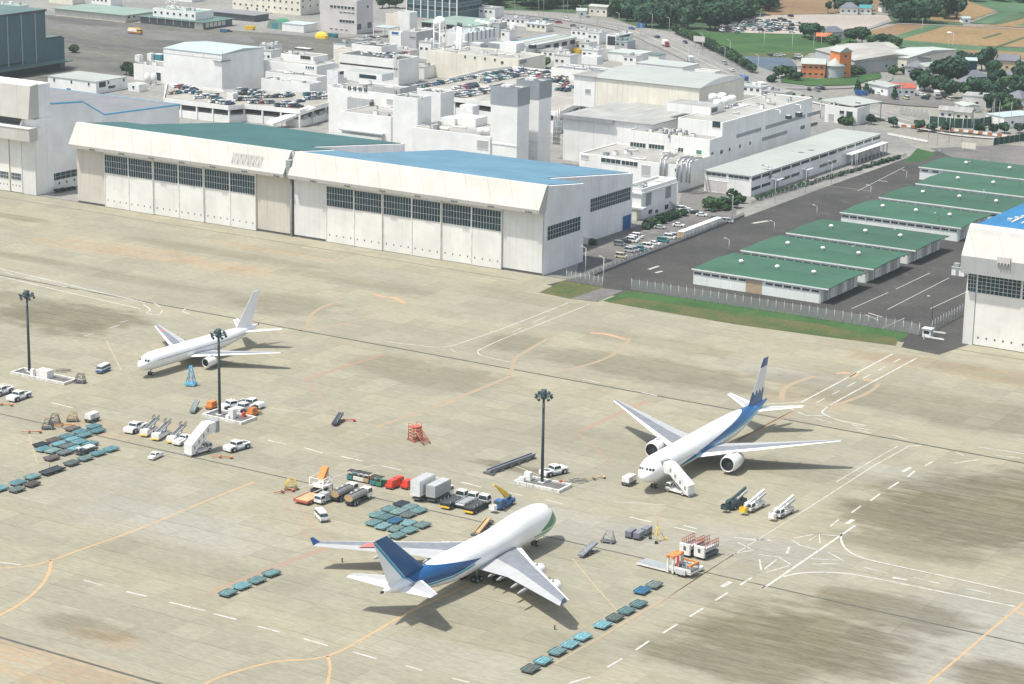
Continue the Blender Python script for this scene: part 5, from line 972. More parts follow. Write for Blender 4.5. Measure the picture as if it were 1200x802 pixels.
P747 = (-259.2, 431.7, 0); P777 = (-257.3, 468.9, 0); P767 = (-421.2, 477.4, 0)
JB = jumbo(P747, 89.9*D_)
TW, le7, zb7 = twin(P777, -88.4*D_, 'twin engined airliner with diagonal blue stripe and blue tail, boarding stairs at its door', 69.5, 3.1, 5.1, 63.5, 22.0, .70, (14.5, 9.8, 1.7), 10.5, (2.1, 6.6, 10.4), 'livery_twin', 'fin_twin', 18.6, 7.2, 21.5, .125, 2.7)
WT, le6, zb6 = twin(P767, -93.1*D_, 'plain white twin engined airliner with unmarked tail, behind a tall light mast', 49.6, 2.5, 4.2, 48.4, 16.2, .62, (10.6, 7.0, 1.9), 8.0, (1.35, 4.6, 8.0), 'livery_white', 'fin_white', 15.9, 6.0, 18.6, .085, 2.05)
b = MB(); b.extr([(-(le6(19)+.6), -19), (-(le6(19)+2.2), -19), (-(le6(20.6)+2.1), -20.6), (-(le6(20.6)+.6), -20.6)], 'z', zb6+20*.085+.14, zb6+20*.085+.2, 'line_red_paint'); b.build('wing_marking', WT)
# ================================================================== apron vehicles and equipment (local +x is forward)
def wheels(t, xs, w_, r_=.45, m='rubber', tw=.3):
    for x in xs:
        for s in (-1, 1):
            b = MB(); b.tube((x, s*w_-tw/2, r_), (x, s*w_+tw/2, r_), r_, m, 12); b.tube((x, s*w_-tw/2-.015, r_), (x, s*w_+tw/2+.015, r_), r_*.52, 'light_grey', 8); b.build('wheel', t)
def part(t, nm, fn):
    b = MB(); fn(b); return b.build(nm, t)
def cabshape(b, x0, x1, w_, z0, zs, z1, m, slope=.5, back=.1):
    """cab with sloped windscreen: solid to the sill, glass band with pillars, roof"""
    b.box(x0, x1, -w_, w_, z0, zs, m); n = len(b.v)
    def ring(xa, xb, ww, z): return [(xa, -ww, z), (xb, -ww, z), (xb, ww, z), (xa, ww, z)]
    b.loft([ring(x0+.02, x1-.02, w_-.02, zs), ring(x0+back, x1-slope, w_-.12, z1-.12)], 'glass', cap=False, smooth=False)
    for (xa, xb) in ((x0+.0, x0+back), (x1-.05, x1-slope)):
        for s in (-1, 1): b.tube((xa, s*(w_-.03), zs), (xb, s*(w_-.12), z1-.1), .07, m, 4)
    b.loft([ring(x0+back-.05, x1-slope+.08, w_-.09, z1-.14), ring(x0+back, x1-slope, w_-.14, z1)], m, smooth=False)
def at(px, py, head):
    p = gz(px, py)
    if isinstance(head, tuple): q = gz(px+head[0], py+head[1]); return (p.x, p.y, .014), math.atan2(q.y-p.y, q.x-p.x)
    return (p.x, p.y, .014), R(head)
NT = {}
def mk(builder, key, px, py, head, name, label, cat, group=None, **kw):
    loc, rz = at(px, py, head); k = (builder.__name__, key)
    if k in NT: return dup(NT[k], loc, rz, label, group)
    t = thing(name, label, cat, (0, 0, 0), 0, group); builder(t, key, **kw); t.location = loc; t.rotation_euler = (0, 0, rz); NT[k] = t; return t
# -- container dollies
def dolly(t, m):
    L, W_ = 1.72, 1.25
    part(t, 'deck', lambda b: (b.box(-L, L, -W_, W_, .52, .66, m), b.box(-L, L, -W_-.06, -W_, .45, .80, m), b.box(-L, L, W_, W_+.06, .45, .80, m), b.box(-L-.06, -L, -W_, W_, .45, .78, m), b.box(L, L+.06, -W_, W_, .45, .78, m)))
    part(t, 'roller_bed', lambda b: [b.tube((-L+.3+k*.42, -W_+.1, .70), (-L+.3+k*.42, W_-.1, .70), .05, m, 5) for k in range(8)] + [b.box(-L+.1, L-.1, s-.06, s+.06, .66, .78, 'steel' if False else m) for s in (-.6, .0, .6)])
    part(t, 'drawbar', lambda b: (b.tube((L, .3, .5), (L+1.0, 0, .45), .05, 'dark_grey', 5), b.tube((L, -.3, .5), (L+1.0, 0, .45), .05, 'dark_grey', 5)))
    wheels(t, (-1.15, 1.15), W_-.2, .26, tw=.2)
CN = {'t': ('dolly_teal', 'teal'), 'p': ('dolly_pale', 'pale teal'), 'b': ('dolly_blue', 'dark blue'), 'd': ('dolly_dark', 'black'), 'g': ('dolly_grey', 'grey green'), 's': ('dolly_sky', 'sky blue'), 'w': ('dolly_brown', 'brownish grey')}
ORD = ['first', 'second', 'third', 'fourth', 'fifth', 'sixth', 'seventh', 'eighth', 'ninth', 'tenth']
def dollies(lst, where, group, head=90, ordered=False, extra=''):
    cnt = {}
    for c, _, _ in lst: cnt[c] = cnt.get(c, 0)+1
    for i, (c, x, y) in enumerate(lst):
        m, cn = CN[c]
        if ordered: lab = f'{cn} container dolly, {ORD[i]} {where}'.replace('second of', 'upper one of').replace('first of', 'lower one of')
        elif cnt[c] == 1: lab = f'the only {cn} container dolly {where}'
        else: lab = f'{cn} container dolly {where}'
        mk(dolly, m, x, y+1.6, head+random.uniform(-4, 4), 'container_dolly', lab, 'dolly', group)
dollies([('d', 48, 522), ('w', 63.5, 516.5), ('s', 78.5, 512), ('s', 94.5, 506.5), ('s', 110, 500.5), ('s', 51, 527), ('s', 69, 521), ('s', 84.5, 515.7), ('s', 99, 510.5), ('s', 114.5, 505.5), ('p', 62, 529), ('g', 79, 523.5), ('s', 93.5, 518.6), ('g', 76, 531), ('s', 88.5, 526.5), ('s', 106, 521), ('w', 60.5, 537.5), ('w', 85, 503)], 'in the left cluster beside the dark drain line', 'container dollies of the left cluster', 88)
dollies([('s', 0, 573.5), ('s', 21, 566.5), ('t', 38, 559.8), ('g', 84, 543.5), ('p', 100, 537.8), ('s', 115, 532), ('s', 130, 527)], 'from the left edge in the lower left row', 'container dollies of the lower left row', 88, True)
dollies([('g', 19.5, 574.5), ('w', 37.5, 568)], 'from the left edge in the short doubled row', 'dollies of the short doubled row', 88, True)
def longdolly(t, m):
    part(t, 'deck', lambda b: (b.box(-3.3, 3.3, -1.3, 1.3, .5, .7, m), b.box(-3.3, 3.3, -1.36, -1.3, .45, .85, m), b.box(-3.3, 3.3, 1.3, 1.36, .45, .85, m)))
    part(t, 'roller_bed', lambda b: [b.tube((-3+k*.5, -1.2, .72), (-3+k*.5, 1.2, .72), .06, m, 5) for k in range(13)]); part(t, 'post', lambda b: b.tube((.4, 1.3, .7), (.4, 1.3, 1.9), .06, 'dark_grey', 5)); wheels(t, (-2.4, 0, 2.4), 1.05, .28, tw=.22)
mk(longdolly, 'dolly_dark', 61.5, 554, 89, 'pallet_dolly', 'long black pallet dolly in the lower left row of dollies', 'dolly')
dollies([('d', 470.5, 591.5), ('t', 456, 597.5), ('p', 481, 595), ('p', 467, 600.5), ('t', 491, 599), ('t', 441.5, 604), ('g', 478.5, 604), ('t', 452.5, 607), ('b', 463.5, 611), ('t', 438, 613.5), ('t', 479, 614.2), ('t', 449, 617.8), ('p', 495, 616.2), ('p', 463.5, 620.8), ('t', 480, 622.3), ('t', 466, 628.6)], 'in the middle cluster behind the jumbo tail', 'container dollies of the middle cluster', 88)
dollies([('t', 267, 696), ('s', 283.5, 688), ('t', 301, 681), ('t', 318, 673)], 'from the left in the row of four', 'row of four container dollies', 88, True)
dollies([('g', 621.5, 785), ('s', 636.5, 776), ('t', 653, 765), ('s', 668, 756.5), ('s', 682.5, 747.5), ('s', 706, 733.5), ('g', 720.5, 725), ('t', 734, 717), ('t', 748, 709)], 'from the bottom in the row beside the dashes', 'container dollies of the bottom row', 88, True)
dollies([('b', 752.5, 693.2), ('g', 766.5, 686.5)], 'of the pair below the orange cargo loader', 'pair of dollies below the loader', 88, True)
# -- tow tractors and cars
def tug(t, m):
    part(t, 'body', lambda b: (b.box(-3.5, 3.5, -1.15, 1.15, .5, 1.25, m), b.box(-1.2, 1.2, -1.5, 1.5, .42, 1.2, m), b.box(-1.15, 1.15, -1.52, 1.52, .5, .74, 'blue_paint'), b.box(1.1, 3.5, -1.45, 1.45, 1.2, 1.55, m, taper=.06), b.box(-3.5, -1.1, -1.45, 1.45, 1.2, 1.5, m, taper=.06), b.box(3.3, 3.62, -1.4, 1.4, .45, 1.25, m), b.box(-3.62, -3.3, -1.4, 1.4, .45, 1.25, m), b.box(-3.0, -1.6, -.8, .8, 1.5, 1.6, 'dark_grey')))
    part(t, 'cab', lambda b: cabshape(b, -.9, 1.5, 1.2, 1.2, 1.6, 2.4, m, .35, .2))
    wheels(t, (-2.25, 2.25), 1.36, .66, tw=.42)
    part(t, 'beacon', lambda b: b.tube((-.2, 0, 2.4), (-.2, 0, 2.65), .12, 'orange_paint', 6))
mk(tug, 'white_paint', 278, 527, (-28, 8), 'tow_tractor', 'white and blue six seat aircraft tug pulling an orange towbar near the covered stair truck', 'tow tractor', 'aircraft tow tractors')
mk(tug, 'white_paint', 22.5, 468, (-29, 10), 'tow_tractor', 'white aircraft tug parked just below the left light mast island', 'tow tractor', 'aircraft tow tractors')
mk(tug, 'white_paint', 2, 462, (-29, 10), 'tow_tractor', 'white aircraft tug cut off by the left edge of the photo', 'tow tractor', 'aircraft tow tractors')
mk(tug, 'white_paint', 159, 505, (-20, 9), 'tow_tractor', 'white aircraft tug at the left end of the row of belt loaders', 'tow tractor', 'aircraft tow tractors')
mk(tug, 'white_paint', 272, 479, (-20, 4), 'tow_tractor', 'white aircraft tug right beside the pole of the middle light mast', 'tow tractor', 'aircraft tow tractors')
mk(tug, 'white_paint', 294, 477, (25, 4), 'tow_tractor', 'white aircraft tug behind the middle mast island, right of the other tug', 'tow tractor', 'aircraft tow tractors')
mk(tug, 'white_paint', 286, 482, (-16, 6), 'tow_tractor', 'white aircraft tug squeezed between two others behind the middle mast island', 'tow tractor', 'aircraft tow tractors')
mk(tug, 'white_paint', 649, 556, (26, -6), 'tow_tractor', 'white aircraft tug behind the right light mast island', 'tow tractor', 'aircraft tow tractors')
def van(t, m, m2):
    part(t, 'body', lambda b: (b.box(-2.5, 2.5, -.95, .95, .35, 1.05, m2), b.box(-2.5, 2.42, -.95, .95, 1.05, 1.3, m), b.loft([[(-2.46, -.93, 1.3), (2.3, -.93, 1.3), (2.3, .93, 1.3), (-2.46, .93, 1.3)], [(-2.4, -.84, 1.95), (1.75, -.84, 1.95), (1.75, .84, 1.95), (-2.4, .84, 1.95)]], 'glass', cap=False, smooth=False), b.box(-2.42, 1.8, -.86, .86, 1.93, 2.2, m, taper=.06)))
    part(t, 'bumper', lambda b: b.box(2.5, 2.62, -.9, .9, .35, .6, 'dark_grey')); wheels(t, (-1.6, 1.6), .85, .34, tw=.22)
    for s in (-.7, .7): part(t, 'headlight', lambda b, s=s: b.box(2.5, 2.54, s-.14, s+.14, .72, .9, 'silver'))
mk(van, 'white_paint', 121, 436, (-20, 9), 'van', 'white minibus with a blue lower half between the left mast and the white airliner', 'van', m2='blue_paint')
mk(van, 'offwhite', 376.8, 609, (8, 8.5), 'van', 'white minibus driving alone near the dotted red lines left of the dollies', 'van', m2='offwhite')
def pickup(t, m):
    part(t, 'body', lambda b: (b.box(-2.3, 2.3, -.85, .85, .35, .95, m, taper=.03), b.box(-2.2, -.4, -.8, .8, .95, 1.05, 'wing_pale')))
    part(t, 'cab', lambda b: cabshape(b, -.4, 1.3, .8, .9, 1.1, 1.65, m, .45, .15)); wheels(t, (-1.4, 1.45), .74, .32, tw=.2)
    for s in (-.6, .6): part(t, 'headlight', lambda b, s=s: b.box(2.27, 2.32, s-.14, s+.14, .6, .75, 'silver'))
mk(pickup, 'white_paint', 182.5, 537, (-17, 8), 'pickup', 'small white pickup alone left of the covered stair truck', 'car')
mk(pickup, 'offwhite', 812, 667, (20, 5), 'pickup', 'small white car behind the orange cargo loader', 'car')
# -- belt loaders: low white body with a raised dark conveyor
def beltloader(t, m):
    part(t, 'chassis', lambda b: (b.box(-3.4, 3.2, -1.1, 1.1, .5, 1.15, m), b.box(-3.4, -1.6, -1.1, 1.1, 1.15, 1.9, m, taper=.1), b.box(-3.55, -3.4, -1, 1, .4, .7, 'yellow_paint')))
    part(t, 'conveyor', lambda b: (b.extr([(-2.8, 1.35), (4.6, 2.6), (4.6, 2.95), (-2.8, 1.7)], 'y', -.55, .55, 'dark_grey'), b.extr([(-2.8, 1.4), (4.6, 2.65), (4.6, 3.15), (-2.8, 1.9)], 'y', -.66, -.55, 'light_grey'), b.extr([(-2.8, 1.4), (4.6, 2.65), (4.6, 3.15), (-2.8, 1.9)], 'y', .55, .66, 'light_grey')))
    part(t, 'lift_frame', lambda b: (b.tube((1.4, -.5, 1.1), (2.8, -.5, 2.4), .1, 'dark_grey', 5), b.tube((1.4, .5, 1.1), (2.8, .5, 2.4), .1, 'dark_grey', 5)))
    part(t, 'driver_seat', lambda b: (b.box(-2.2, -1.6, .66, 1.05, 1.5, 1.75, 'charcoal'), b.box(-2.3, -2.15, .66, 1.05, 1.7, 2.3, 'charcoal')))
    part(t, 'handrail', lambda b: [b.tube((3.0+k*.5, s, 2.5), (3.2+k*.5, s, 3.7), .05, 'charcoal', 4) for k in range(4) for s in (-.66, .66)] + [b.tube((3.2, s, 3.6), (4.7, s, 3.85), .06, 'charcoal', 4) for s in (-.66, .66)])
    wheels(t, (-2.2, 2.1), .95, .42, tw=.28)
for px, py, l in [(175, 508.5, 'first from the left'), (188.5, 513, 'second from the left, in the middle'), (206.5, 516.5, 'third from the left')]:
    mk(beltloader, 'offwhite', px, py, (31, -19), 'belt_loader', 'white belt loader with raised dark conveyor, '+l, 'belt loader', 'white belt loaders in a row')
def lowloader(t, m):
    part(t, 'chassis', lambda b: (b.box(-3.2, 3.2, -1.1, 1.1, .5, 1.25, m), b.box(-3.1, -1.4, -1.05, 1.05, 1.25, 1.5, m, taper=.1), b.box(-1.3, 3.0, -.55, .55, 1.25, 1.5, 'light_grey')))
    part(t, 'cab', lambda b: cabshape(b, -1.3, .1, .95, 1.25, 1.4, 2.1, m, .4, .15)); wheels(t, (-2.1, 2.1), .98, .45, tw=.28)
mk(lowloader, 'white_paint', 214, 519.5, (-18, 9), 'low_loader', 'low white cargo tractor between the belt loaders and the covered stair truck', 'tractor')
# -- passenger stairs
def stairtruck(t, m, H=4.8, L=8.2):
    part(t, 'chassis', lambda b: (b.box(-4.2, 3.6, -1.1, 1.1, .55, 1.0, m), b.box(-3.8, 1.2, -1.0, 1.0, 1.0, 1.3, 'light_grey')))
    part(t, 'cab', lambda b: cabshape(b, 2.2, 4.1, 1.1, .6, 1.35, 2.3, m, .35, .1))
    wheels(t, (-2.6, 2.9), 1.0, .48, tw=.32)
    part(t, 'stair_enclosure', lambda b: (b.extr([(-4.4, .5), (-4.9, .55), (-4.9, 2.9), (2.6, H+2.5), (5.2, H+2.5), (5.2, H), (2.4, H-.1)], 'y', -1.25, 1.25, m)))
    for k in range(4):
        x = -3.6+k*1.9; z = 1.9+k*1.13
        for s in (-1.27, 1.27): part(t, 'window', lambda b, x=x, z=z, s=s: b.box(x-.3, x+.3, s-.03, s+.03, z-.1, z+.75, 'cage_grey'))
    part(t, 'canopy', lambda b: (b.box(5.2, 6.6, -1.45, 1.45, H-.1, H+.05, 'dark_grey'), b.box(5.2, 6.6, -1.5, -1.4, H, H+2.6, 'cage_grey'), b.box(5.2, 6.6, 1.4, 1.5, H, H+2.6, 'cage_grey'), b.box(5.2, 6.6, -1.5, 1.5, H+2.55, H+2.75, 'cage_grey')))
    part(t, 'support', lambda b: [b.tube((-1.2, s, 1.2), (2.4, s, H-.2), .12, 'light_grey', 5) for s in (-.9, .9)]+[b.tube((2.2, s, 1.2), (.2, s, 3.0), .1, 'light_grey', 5) for s in (-.9, .9)])
    part(t, 'step', lambda b: b.box(-5.2, -4.7, -1.1, 1.1, .15, .55, 'cage_grey'))
mk(stairtruck, 'white_paint', 234, 531, (27, -8), 'stair_truck', 'white covered passenger stair truck parked away from the aircraft by the white aircraft tug', 'stair truck', 'passenger stair trucks', H=4.6).scale = (.80, 1.12, 1.04)
lc, hd = at(795, 578.3, (-20, -5.6)); dup(NT[('stairtruck', 'white_paint')], lc, hd, 'white covered passenger stair truck docked at the front door of the blue tailed airliner', 'passenger stair trucks').scale = (.78, 1.0, 1.0)
# -- tank trucks, loaders and lorries of the middle row
def tanker(t, m):
    part(t, 'chassis', lambda b: b.box(-4.4, 3.8, -.95, .95, .6, .95, 'charcoal')); part(t, 'cab', lambda b: cabshape(b, 2.2, 4.2, 1.15, .7, 1.6, 2.7, m, .25, .08))
    part(t, 'tank', lambda b: b.extr([(1.22*math.cos(a)*1.0, 2.0+.88*math.sin(a)) for a in np.linspace(0, 2*math.pi, 15)[:-1]], 'x', -4.3, 1.9, 'tank_silver', 'tan'))
    part(t, 'walkway', lambda b: (b.box(-4.1, 1.7, -.35, .35, 2.86, 2.98, 'dark_grey'), [b.box(-3.4+k*2, -2.8+k*2, -.25, .25, 2.98, 3.15, 'light_grey') for k in range(3)])); part(t, 'hose_cabinet', lambda b: b.box(-3.6, -1.2, -1.2, 1.2, .75, 1.25, 'dark_grey'))
    wheels(t, (-3.3, -2.2, 2.8), .98, .5, tw=.32)
plain('tank_silver', (.30, .30, .29), .35, .5, var=.2)
mk(tanker, 'white_paint', 404, 583, (26, -12.5), 'fuel_truck', 'grey fuel tank truck with white cab, left of the two tank trucks', 'tank truck', 'fuel tank trucks')
mk(tanker, 'white_paint', 420.5, 588, (26, -12.5), 'fuel_truck', 'grey fuel tank truck with white cab, right of the two tank trucks', 'tank truck', 'fuel tank trucks')
def hydrant(t, m):
    part(t, 'chassis', lambda b: (b.box(-3.2, 2.8, -1.0, 1.0, .55, .95, 'light_grey'), b.box(-3.2, -.4, -.9, .9, .95, 1.6, 'steel'), b.box(-.4, 1.2, -1.0, 1.0, .95, 2.4, 'wing_pale'))); part(t, 'cab', lambda b: cabshape(b, 1.3, 3.1, 1.05, .6, 1.4, 2.2, m, .3, .1))
    part(t, 'hose_reel', lambda b: (b.tube((-1.6, -.7, 1.9), (-1.6, .7, 1.9), .5, 'dark_grey', 10), b.tube((-2.6, .6, 1.6), (-2.6, .6, 2.3), .12, 'light_grey', 5))); wheels(t, (-2.2, 2.0), .92, .45, tw=.3)
mk(hydrant, 'white_paint', 381.5, 588, (-22, 9), 'service_truck', 'white and grey hydrant service truck left of the tank trucks', 'truck')
def boxtruck(t, m, H=5.0, L=7.5):
    part(t, 'chassis', lambda b: b.box(-4.2, 4.0, -1.0, 1.0, .6, 1.0, 'dark_grey')); part(t, 'cab', lambda b: cabshape(b, 2.4, 4.3, 1.15, .7, 1.5, 2.4, 'white_paint', .25, .08))
    part(t, 'cargo_box', lambda b: (b.box(-4.4, 2.6, -1.3, 1.3, 1.5, H, m), b.box(-4.3, 2.5, -1.2, 1.2, H, H+.1, 'wing_pale')))
    part(t, 'side_door', lambda b: (b.box(-3.0, -1.8, -1.34, -1.3, 2.0, 4.0, 'wing_pale'), b.box(.2, 1.2, -1.34, -1.3, 2.2, 3.8, 'wing_pale')))
    part(t, 'scissor_lift', lambda b: (b.tube((-3, -.8, 1.0), (1, -.8, 1.5), .12, 'dark_grey', 5), b.tube((1, -.8, 1.0), (-3, -.8, 1.5), .12, 'dark_grey', 5))); wheels(t, (-2.8, 2.9), .98, .5, tw=.32)
mk(boxtruck, 'white_paint', 498, 583, (26, -13), 'catering_truck', 'tall white catering truck beside the red trolleys', 'truck', H=5.2)
mk(boxtruck, 'wing_pale', 516, 584.5, (26, -13), 'catering_truck', 'grey catering truck tucked behind the tall white one', 'truck', H=4.3)
def highloader(t, m, bed='charcoal'):
    part(t, 'chassis', lambda b: (b.box(-4.4, 4.0, -1.35, 1.35, .5, 1.1, bed), b.box(-4.6, -4.4, -1.3, 1.3, .45, .8, 'yellow_paint'))); part(t, 'platform', lambda b: (b.box(-4.4, 2.0, -1.3, 1.3, 1.2, 1.5, bed), [b.tube((-4.2+k*.5, -1.2, 1.55), (-4.2+k*.5, 1.2, 1.55), .07, 'dark_grey', 5) for k in range(13)]))
    part(t, 'operator_cab', lambda b: (cabshape(b, 2.2, 4.2, 1.2, 1.1, 1.7, 2.8, m, .3, .1))); part(t, 'handrail', lambda b: [b.tube((-4+k*1.6, s, 1.5), (-4+k*1.6, s, 2.2), .05, 'light_grey', 4) for k in range(4) for s in (-1.3, 1.3)]); wheels(t, (-3.0, 2.8), 1.1, .45, tw=.32)
mk(highloader, 'offwhite', 533, 591.5, (24, -12), 'cargo_loader', 'dark platform loader with orange gear, right behind the grey catering truck', 'cargo loader', 'dark platform loaders')
mk(highloader, 'white_paint', 560, 597, (24, -13), 'cargo_loader', 'dark platform loader with yellow front edge, rightmost of the truck row', 'cargo loader', 'dark platform loaders')
def flatbed(t, m):
    part(t, 'chassis', lambda b: b.box(-3.8, 3.6, -1.0, 1.0, .55, .9, 'dark_grey')); part(t, 'flat_bed', lambda b: (b.box(-3.9, 1.6, -1.2, 1.2, .9, 1.1, m), b.box(-3.9, 1.6, -1.2, -1.12, 1.1, 1.5, m), b.box(-3.9, 1.6, 1.12, 1.2, 1.1, 1.5, m), b.box(-3.4, 1.0, -.8, .8, 1.1, 1.35, 'cage_grey'))); part(t, 'cab', lambda b: cabshape(b, 1.8, 3.7, 1.1, .7, 1.4, 2.3, 'white_paint', .3, .1)); wheels(t, (-2.4, 2.5), .95, .45, tw=.3)
mk(flatbed, 'light_grey', 548, 591.5, (24, -13), 'flatbed_truck', 'white flatbed truck between the two dark platform loaders', 'truck')
def boomtruck(t, m, boom='white_paint', basket='white_paint', up=.30, fold=True):
    part(t, 'chassis', lambda b: (b.box(-3.4, 3.2, -1.05, 1.05, .55, 1.0, m), b.box(-3.3, .8, -1.0, 1.0, 1.0, 1.5, m))); part(t, 'cab', lambda b: cabshape(b, 1.3, 3.4, 1.05, .6, 1.4, 2.3, m, .35, .1))
    part(t, 'turret', lambda b: b.tube((-2.2, 0, 1.4), (-2.2, 0, 2.3), .55, m, 10)); bt = part(t, 'boom', lambda b: (b.extr([(-4.2, 2.4+up*3), (4.4, 1.7), (4.4, 2.2), (-4.2, 3.0+up*3)], 'y', -.24, .24, boom), b.extr([(-4.0, 2.0+up*2.6), (.5, 1.9), (.5, 2.3), (-4.0, 2.5+up*2.6)], 'y', .36, .75, 'wing_pale')) if fold else (b.extr([(-2.9, 2.0), (-.5, 2.0), (3.2, 3.4+up*4), (2.6, 3.6+up*4)], 'y', -.3, .3, boom), b.extr([(-.6, 3.0), (5.2, 3.6+up*6), (5.0, 3.9+up*6), (-.8, 3.5)], 'y', -.2, .2, boom)))
    part(t, 'basket', lambda b: (b.box(4.6, 5.8, -.8, .8, .75, .9, basket), [b.box(a, c, d, e, .9, 1.9, basket) for a, c, d, e in ((4.6, 4.68, -.8, .8), (5.72, 5.8, -.8, .8), (4.6, 5.8, -.8, -.72), (4.6, 5.8, .72, .8))], b.tube((4.9, 0, 1.2), (4.5, 0, 2.1), .1, boom, 5))); wheels(t, (-2.3, 2.2), .95, .5, tw=.32)
mk(boomtruck, 'mast', 862.5, 594, (-20, 10), 'lift_truck', 'dark teal boom lift truck, left of the three below the blue tailed airliner', 'lift truck', 'boom lift trucks', boom='mast', basket='mast')
mk(boomtruck, 'white_paint', 884, 597, (-20, 10), 'lift_truck', 'white boom lift truck with a yellow basket, middle of the three', 'lift truck', 'boom lift trucks', basket='yellow_paint')
mk(boomtruck, 'offwhite', 918, 604, (-20, 10), 'lift_truck', 'white boom lift truck standing alone right of the other two', 'lift truck', 'boom lift trucks', boom='white_paint')
mk(boomtruck, 'blue_paint', 591, 594, (-17, 9), 'lift_truck', 'dark blue crane truck with a yellow boom near the jumbo jet nose', 'lift truck', 'boom lift trucks', boom='yellow_paint', basket='white_paint', up=.5, fold=False)
# -- forklift-like tractors in a row
def baggage_tug(t, m, seat='charcoal'):
    part(t, 'body', lambda b: (b.box(-1.5, 1.5, -.75, .75, .35, .85, m), b.box(.2, 1.45, -.7, .7, .85, 1.25, m, taper=.08), b.box(-1.5, -1.2, -.7, .7, .85, 1.2, m)))
    part(t, 'seat', lambda b: (b.box(-1.0, -.4, -.5, .5, .85, 1.05, seat), b.box(-1.1, -.95, -.5, .5, 1.0, 1.6, seat))); part(t, 'mast', lambda b: (b.tube((-1.2, -.6, 1), (-1.2, -.6, 2.3), .06, 'tan', 4), b.tube((-1.2, .6, 1), (-1.2, .6, 2.3), .06, 'tan', 4), b.box(-1.3, .5, -.7, .7, 2.25, 2.35, seat))); wheels(t, (-.95, .95), .66, .34, tw=.22)
for k, (m, cn, px, py) in enumerate([('teal_paint', 'teal', 413, 561.5), ('white_paint', 'white', 420.5, 562.5), ('offwhite', 'off white', 426.5, 564), ('tan', 'tan', 432.3, 565.2), ('teal_paint', 'dark teal', 440.3, 567.8), ('green_paint', 'green', 447, 569.3)]):
    mk(baggage_tug, (m+str(k)) if False else m, px, py, (12, -6), 'baggage_tractor', f'{cn} baggage tractor, {ORD[k]} from the left in the row above the tank trucks', 'tractor', 'row of baggage tractors')
def trolley(t, m):
    part(t, 'body', lambda b: (b.box(-1.7, 1.7, -1.0, 1.0, .45, 1.0, m), b.box(-1.2, 1.2, -.9, .9, 1.0, 2.1, m, taper=.15), b.box(-.6, .3, -.93, -.85, 1.2, 1.8, 'rust'))); part(t, 'drawbar', lambda b: b.tube((1.7, 0, .5), (2.9, 0, .4), .07, 'red_paint', 5)); wheels(t, (-1.1, 1.1), .9, .32, tw=.22)
for k, (px, py) in enumerate([(460, 572), (467, 568.5), (478, 572)]): mk(trolley, 'red_paint', px, py, (24, -9), 'heater_trolley', f'bright red ground power trolley, {ORD[k]} from the left beside the catering truck', 'trolley', 'red trolleys')
for k, (px, py, w_) in enumerate([(248.5, 479, 'left of the middle light mast'), (296, 487, 'right of the middle mast island')]): mk(trolley, 'orange_paint', px, py, (24, -9), 'heater_trolley', 'orange ground power trolley '+w_, 'trolley', 'orange trolleys')
def gpu(t, m):
    part(t, 'body', lambda b: (b.box(-1.9, 1.9, -1.05, 1.05, .55, 1.0, 'dark_grey'), b.box(-1.8, 1.8, -1.0, 1.0, 1.0, 2.3, m, taper=.06))); part(t, 'louvre', lambda b: [b.box(-1.5, .2, -1.03, -1.0, 1.2+k*.2, 1.28+k*.2, 'light_grey') for k in range(5)]); part(t, 'drawbar', lambda b: b.tube((1.9, 0, .6), (2.8, 0, .4), .07, 'dark_grey', 5)); wheels(t, (-1.3, 1.3), .95, .35, tw=.22)
mk(gpu, 'white_paint', 737, 568, (16, -8), 'power_unit', 'white ground power unit cart beside the nose wheel of the blue tailed airliner', 'cart')
mk(gpu, 'offwhite', 108, 494, (16, -6), 'tank_trailer', 'white tank trailer at the top of the left dolly cluster', 'trailer')
def boxcart(t, m):
    part(t, 'body', lambda b: (b.box(-1.5, 1.5, -.8, .8, .45, .6, 'dark_grey'), b.box(-1.45, 1.45, -.75, .75, .6, 1.75, m))); wheels(t, (-1, 1), .68, .26, tw=.2); part(t, 'drawbar', lambda b: b.tube((1.5, 0, .5), (2.3, 0, .4), .06, 'dark_grey', 5))
for k, (px, py) in enumerate([(739, 629.5), (748.5, 631.5), (757.5, 626.5)]): mk(boxcart, 'wing_grey', px, py, (12, -8), 'baggage_cart', f'grey boxy baggage cart, {ORD[k]} from the left beside the yellow tripod', 'cart', 'grey baggage carts')
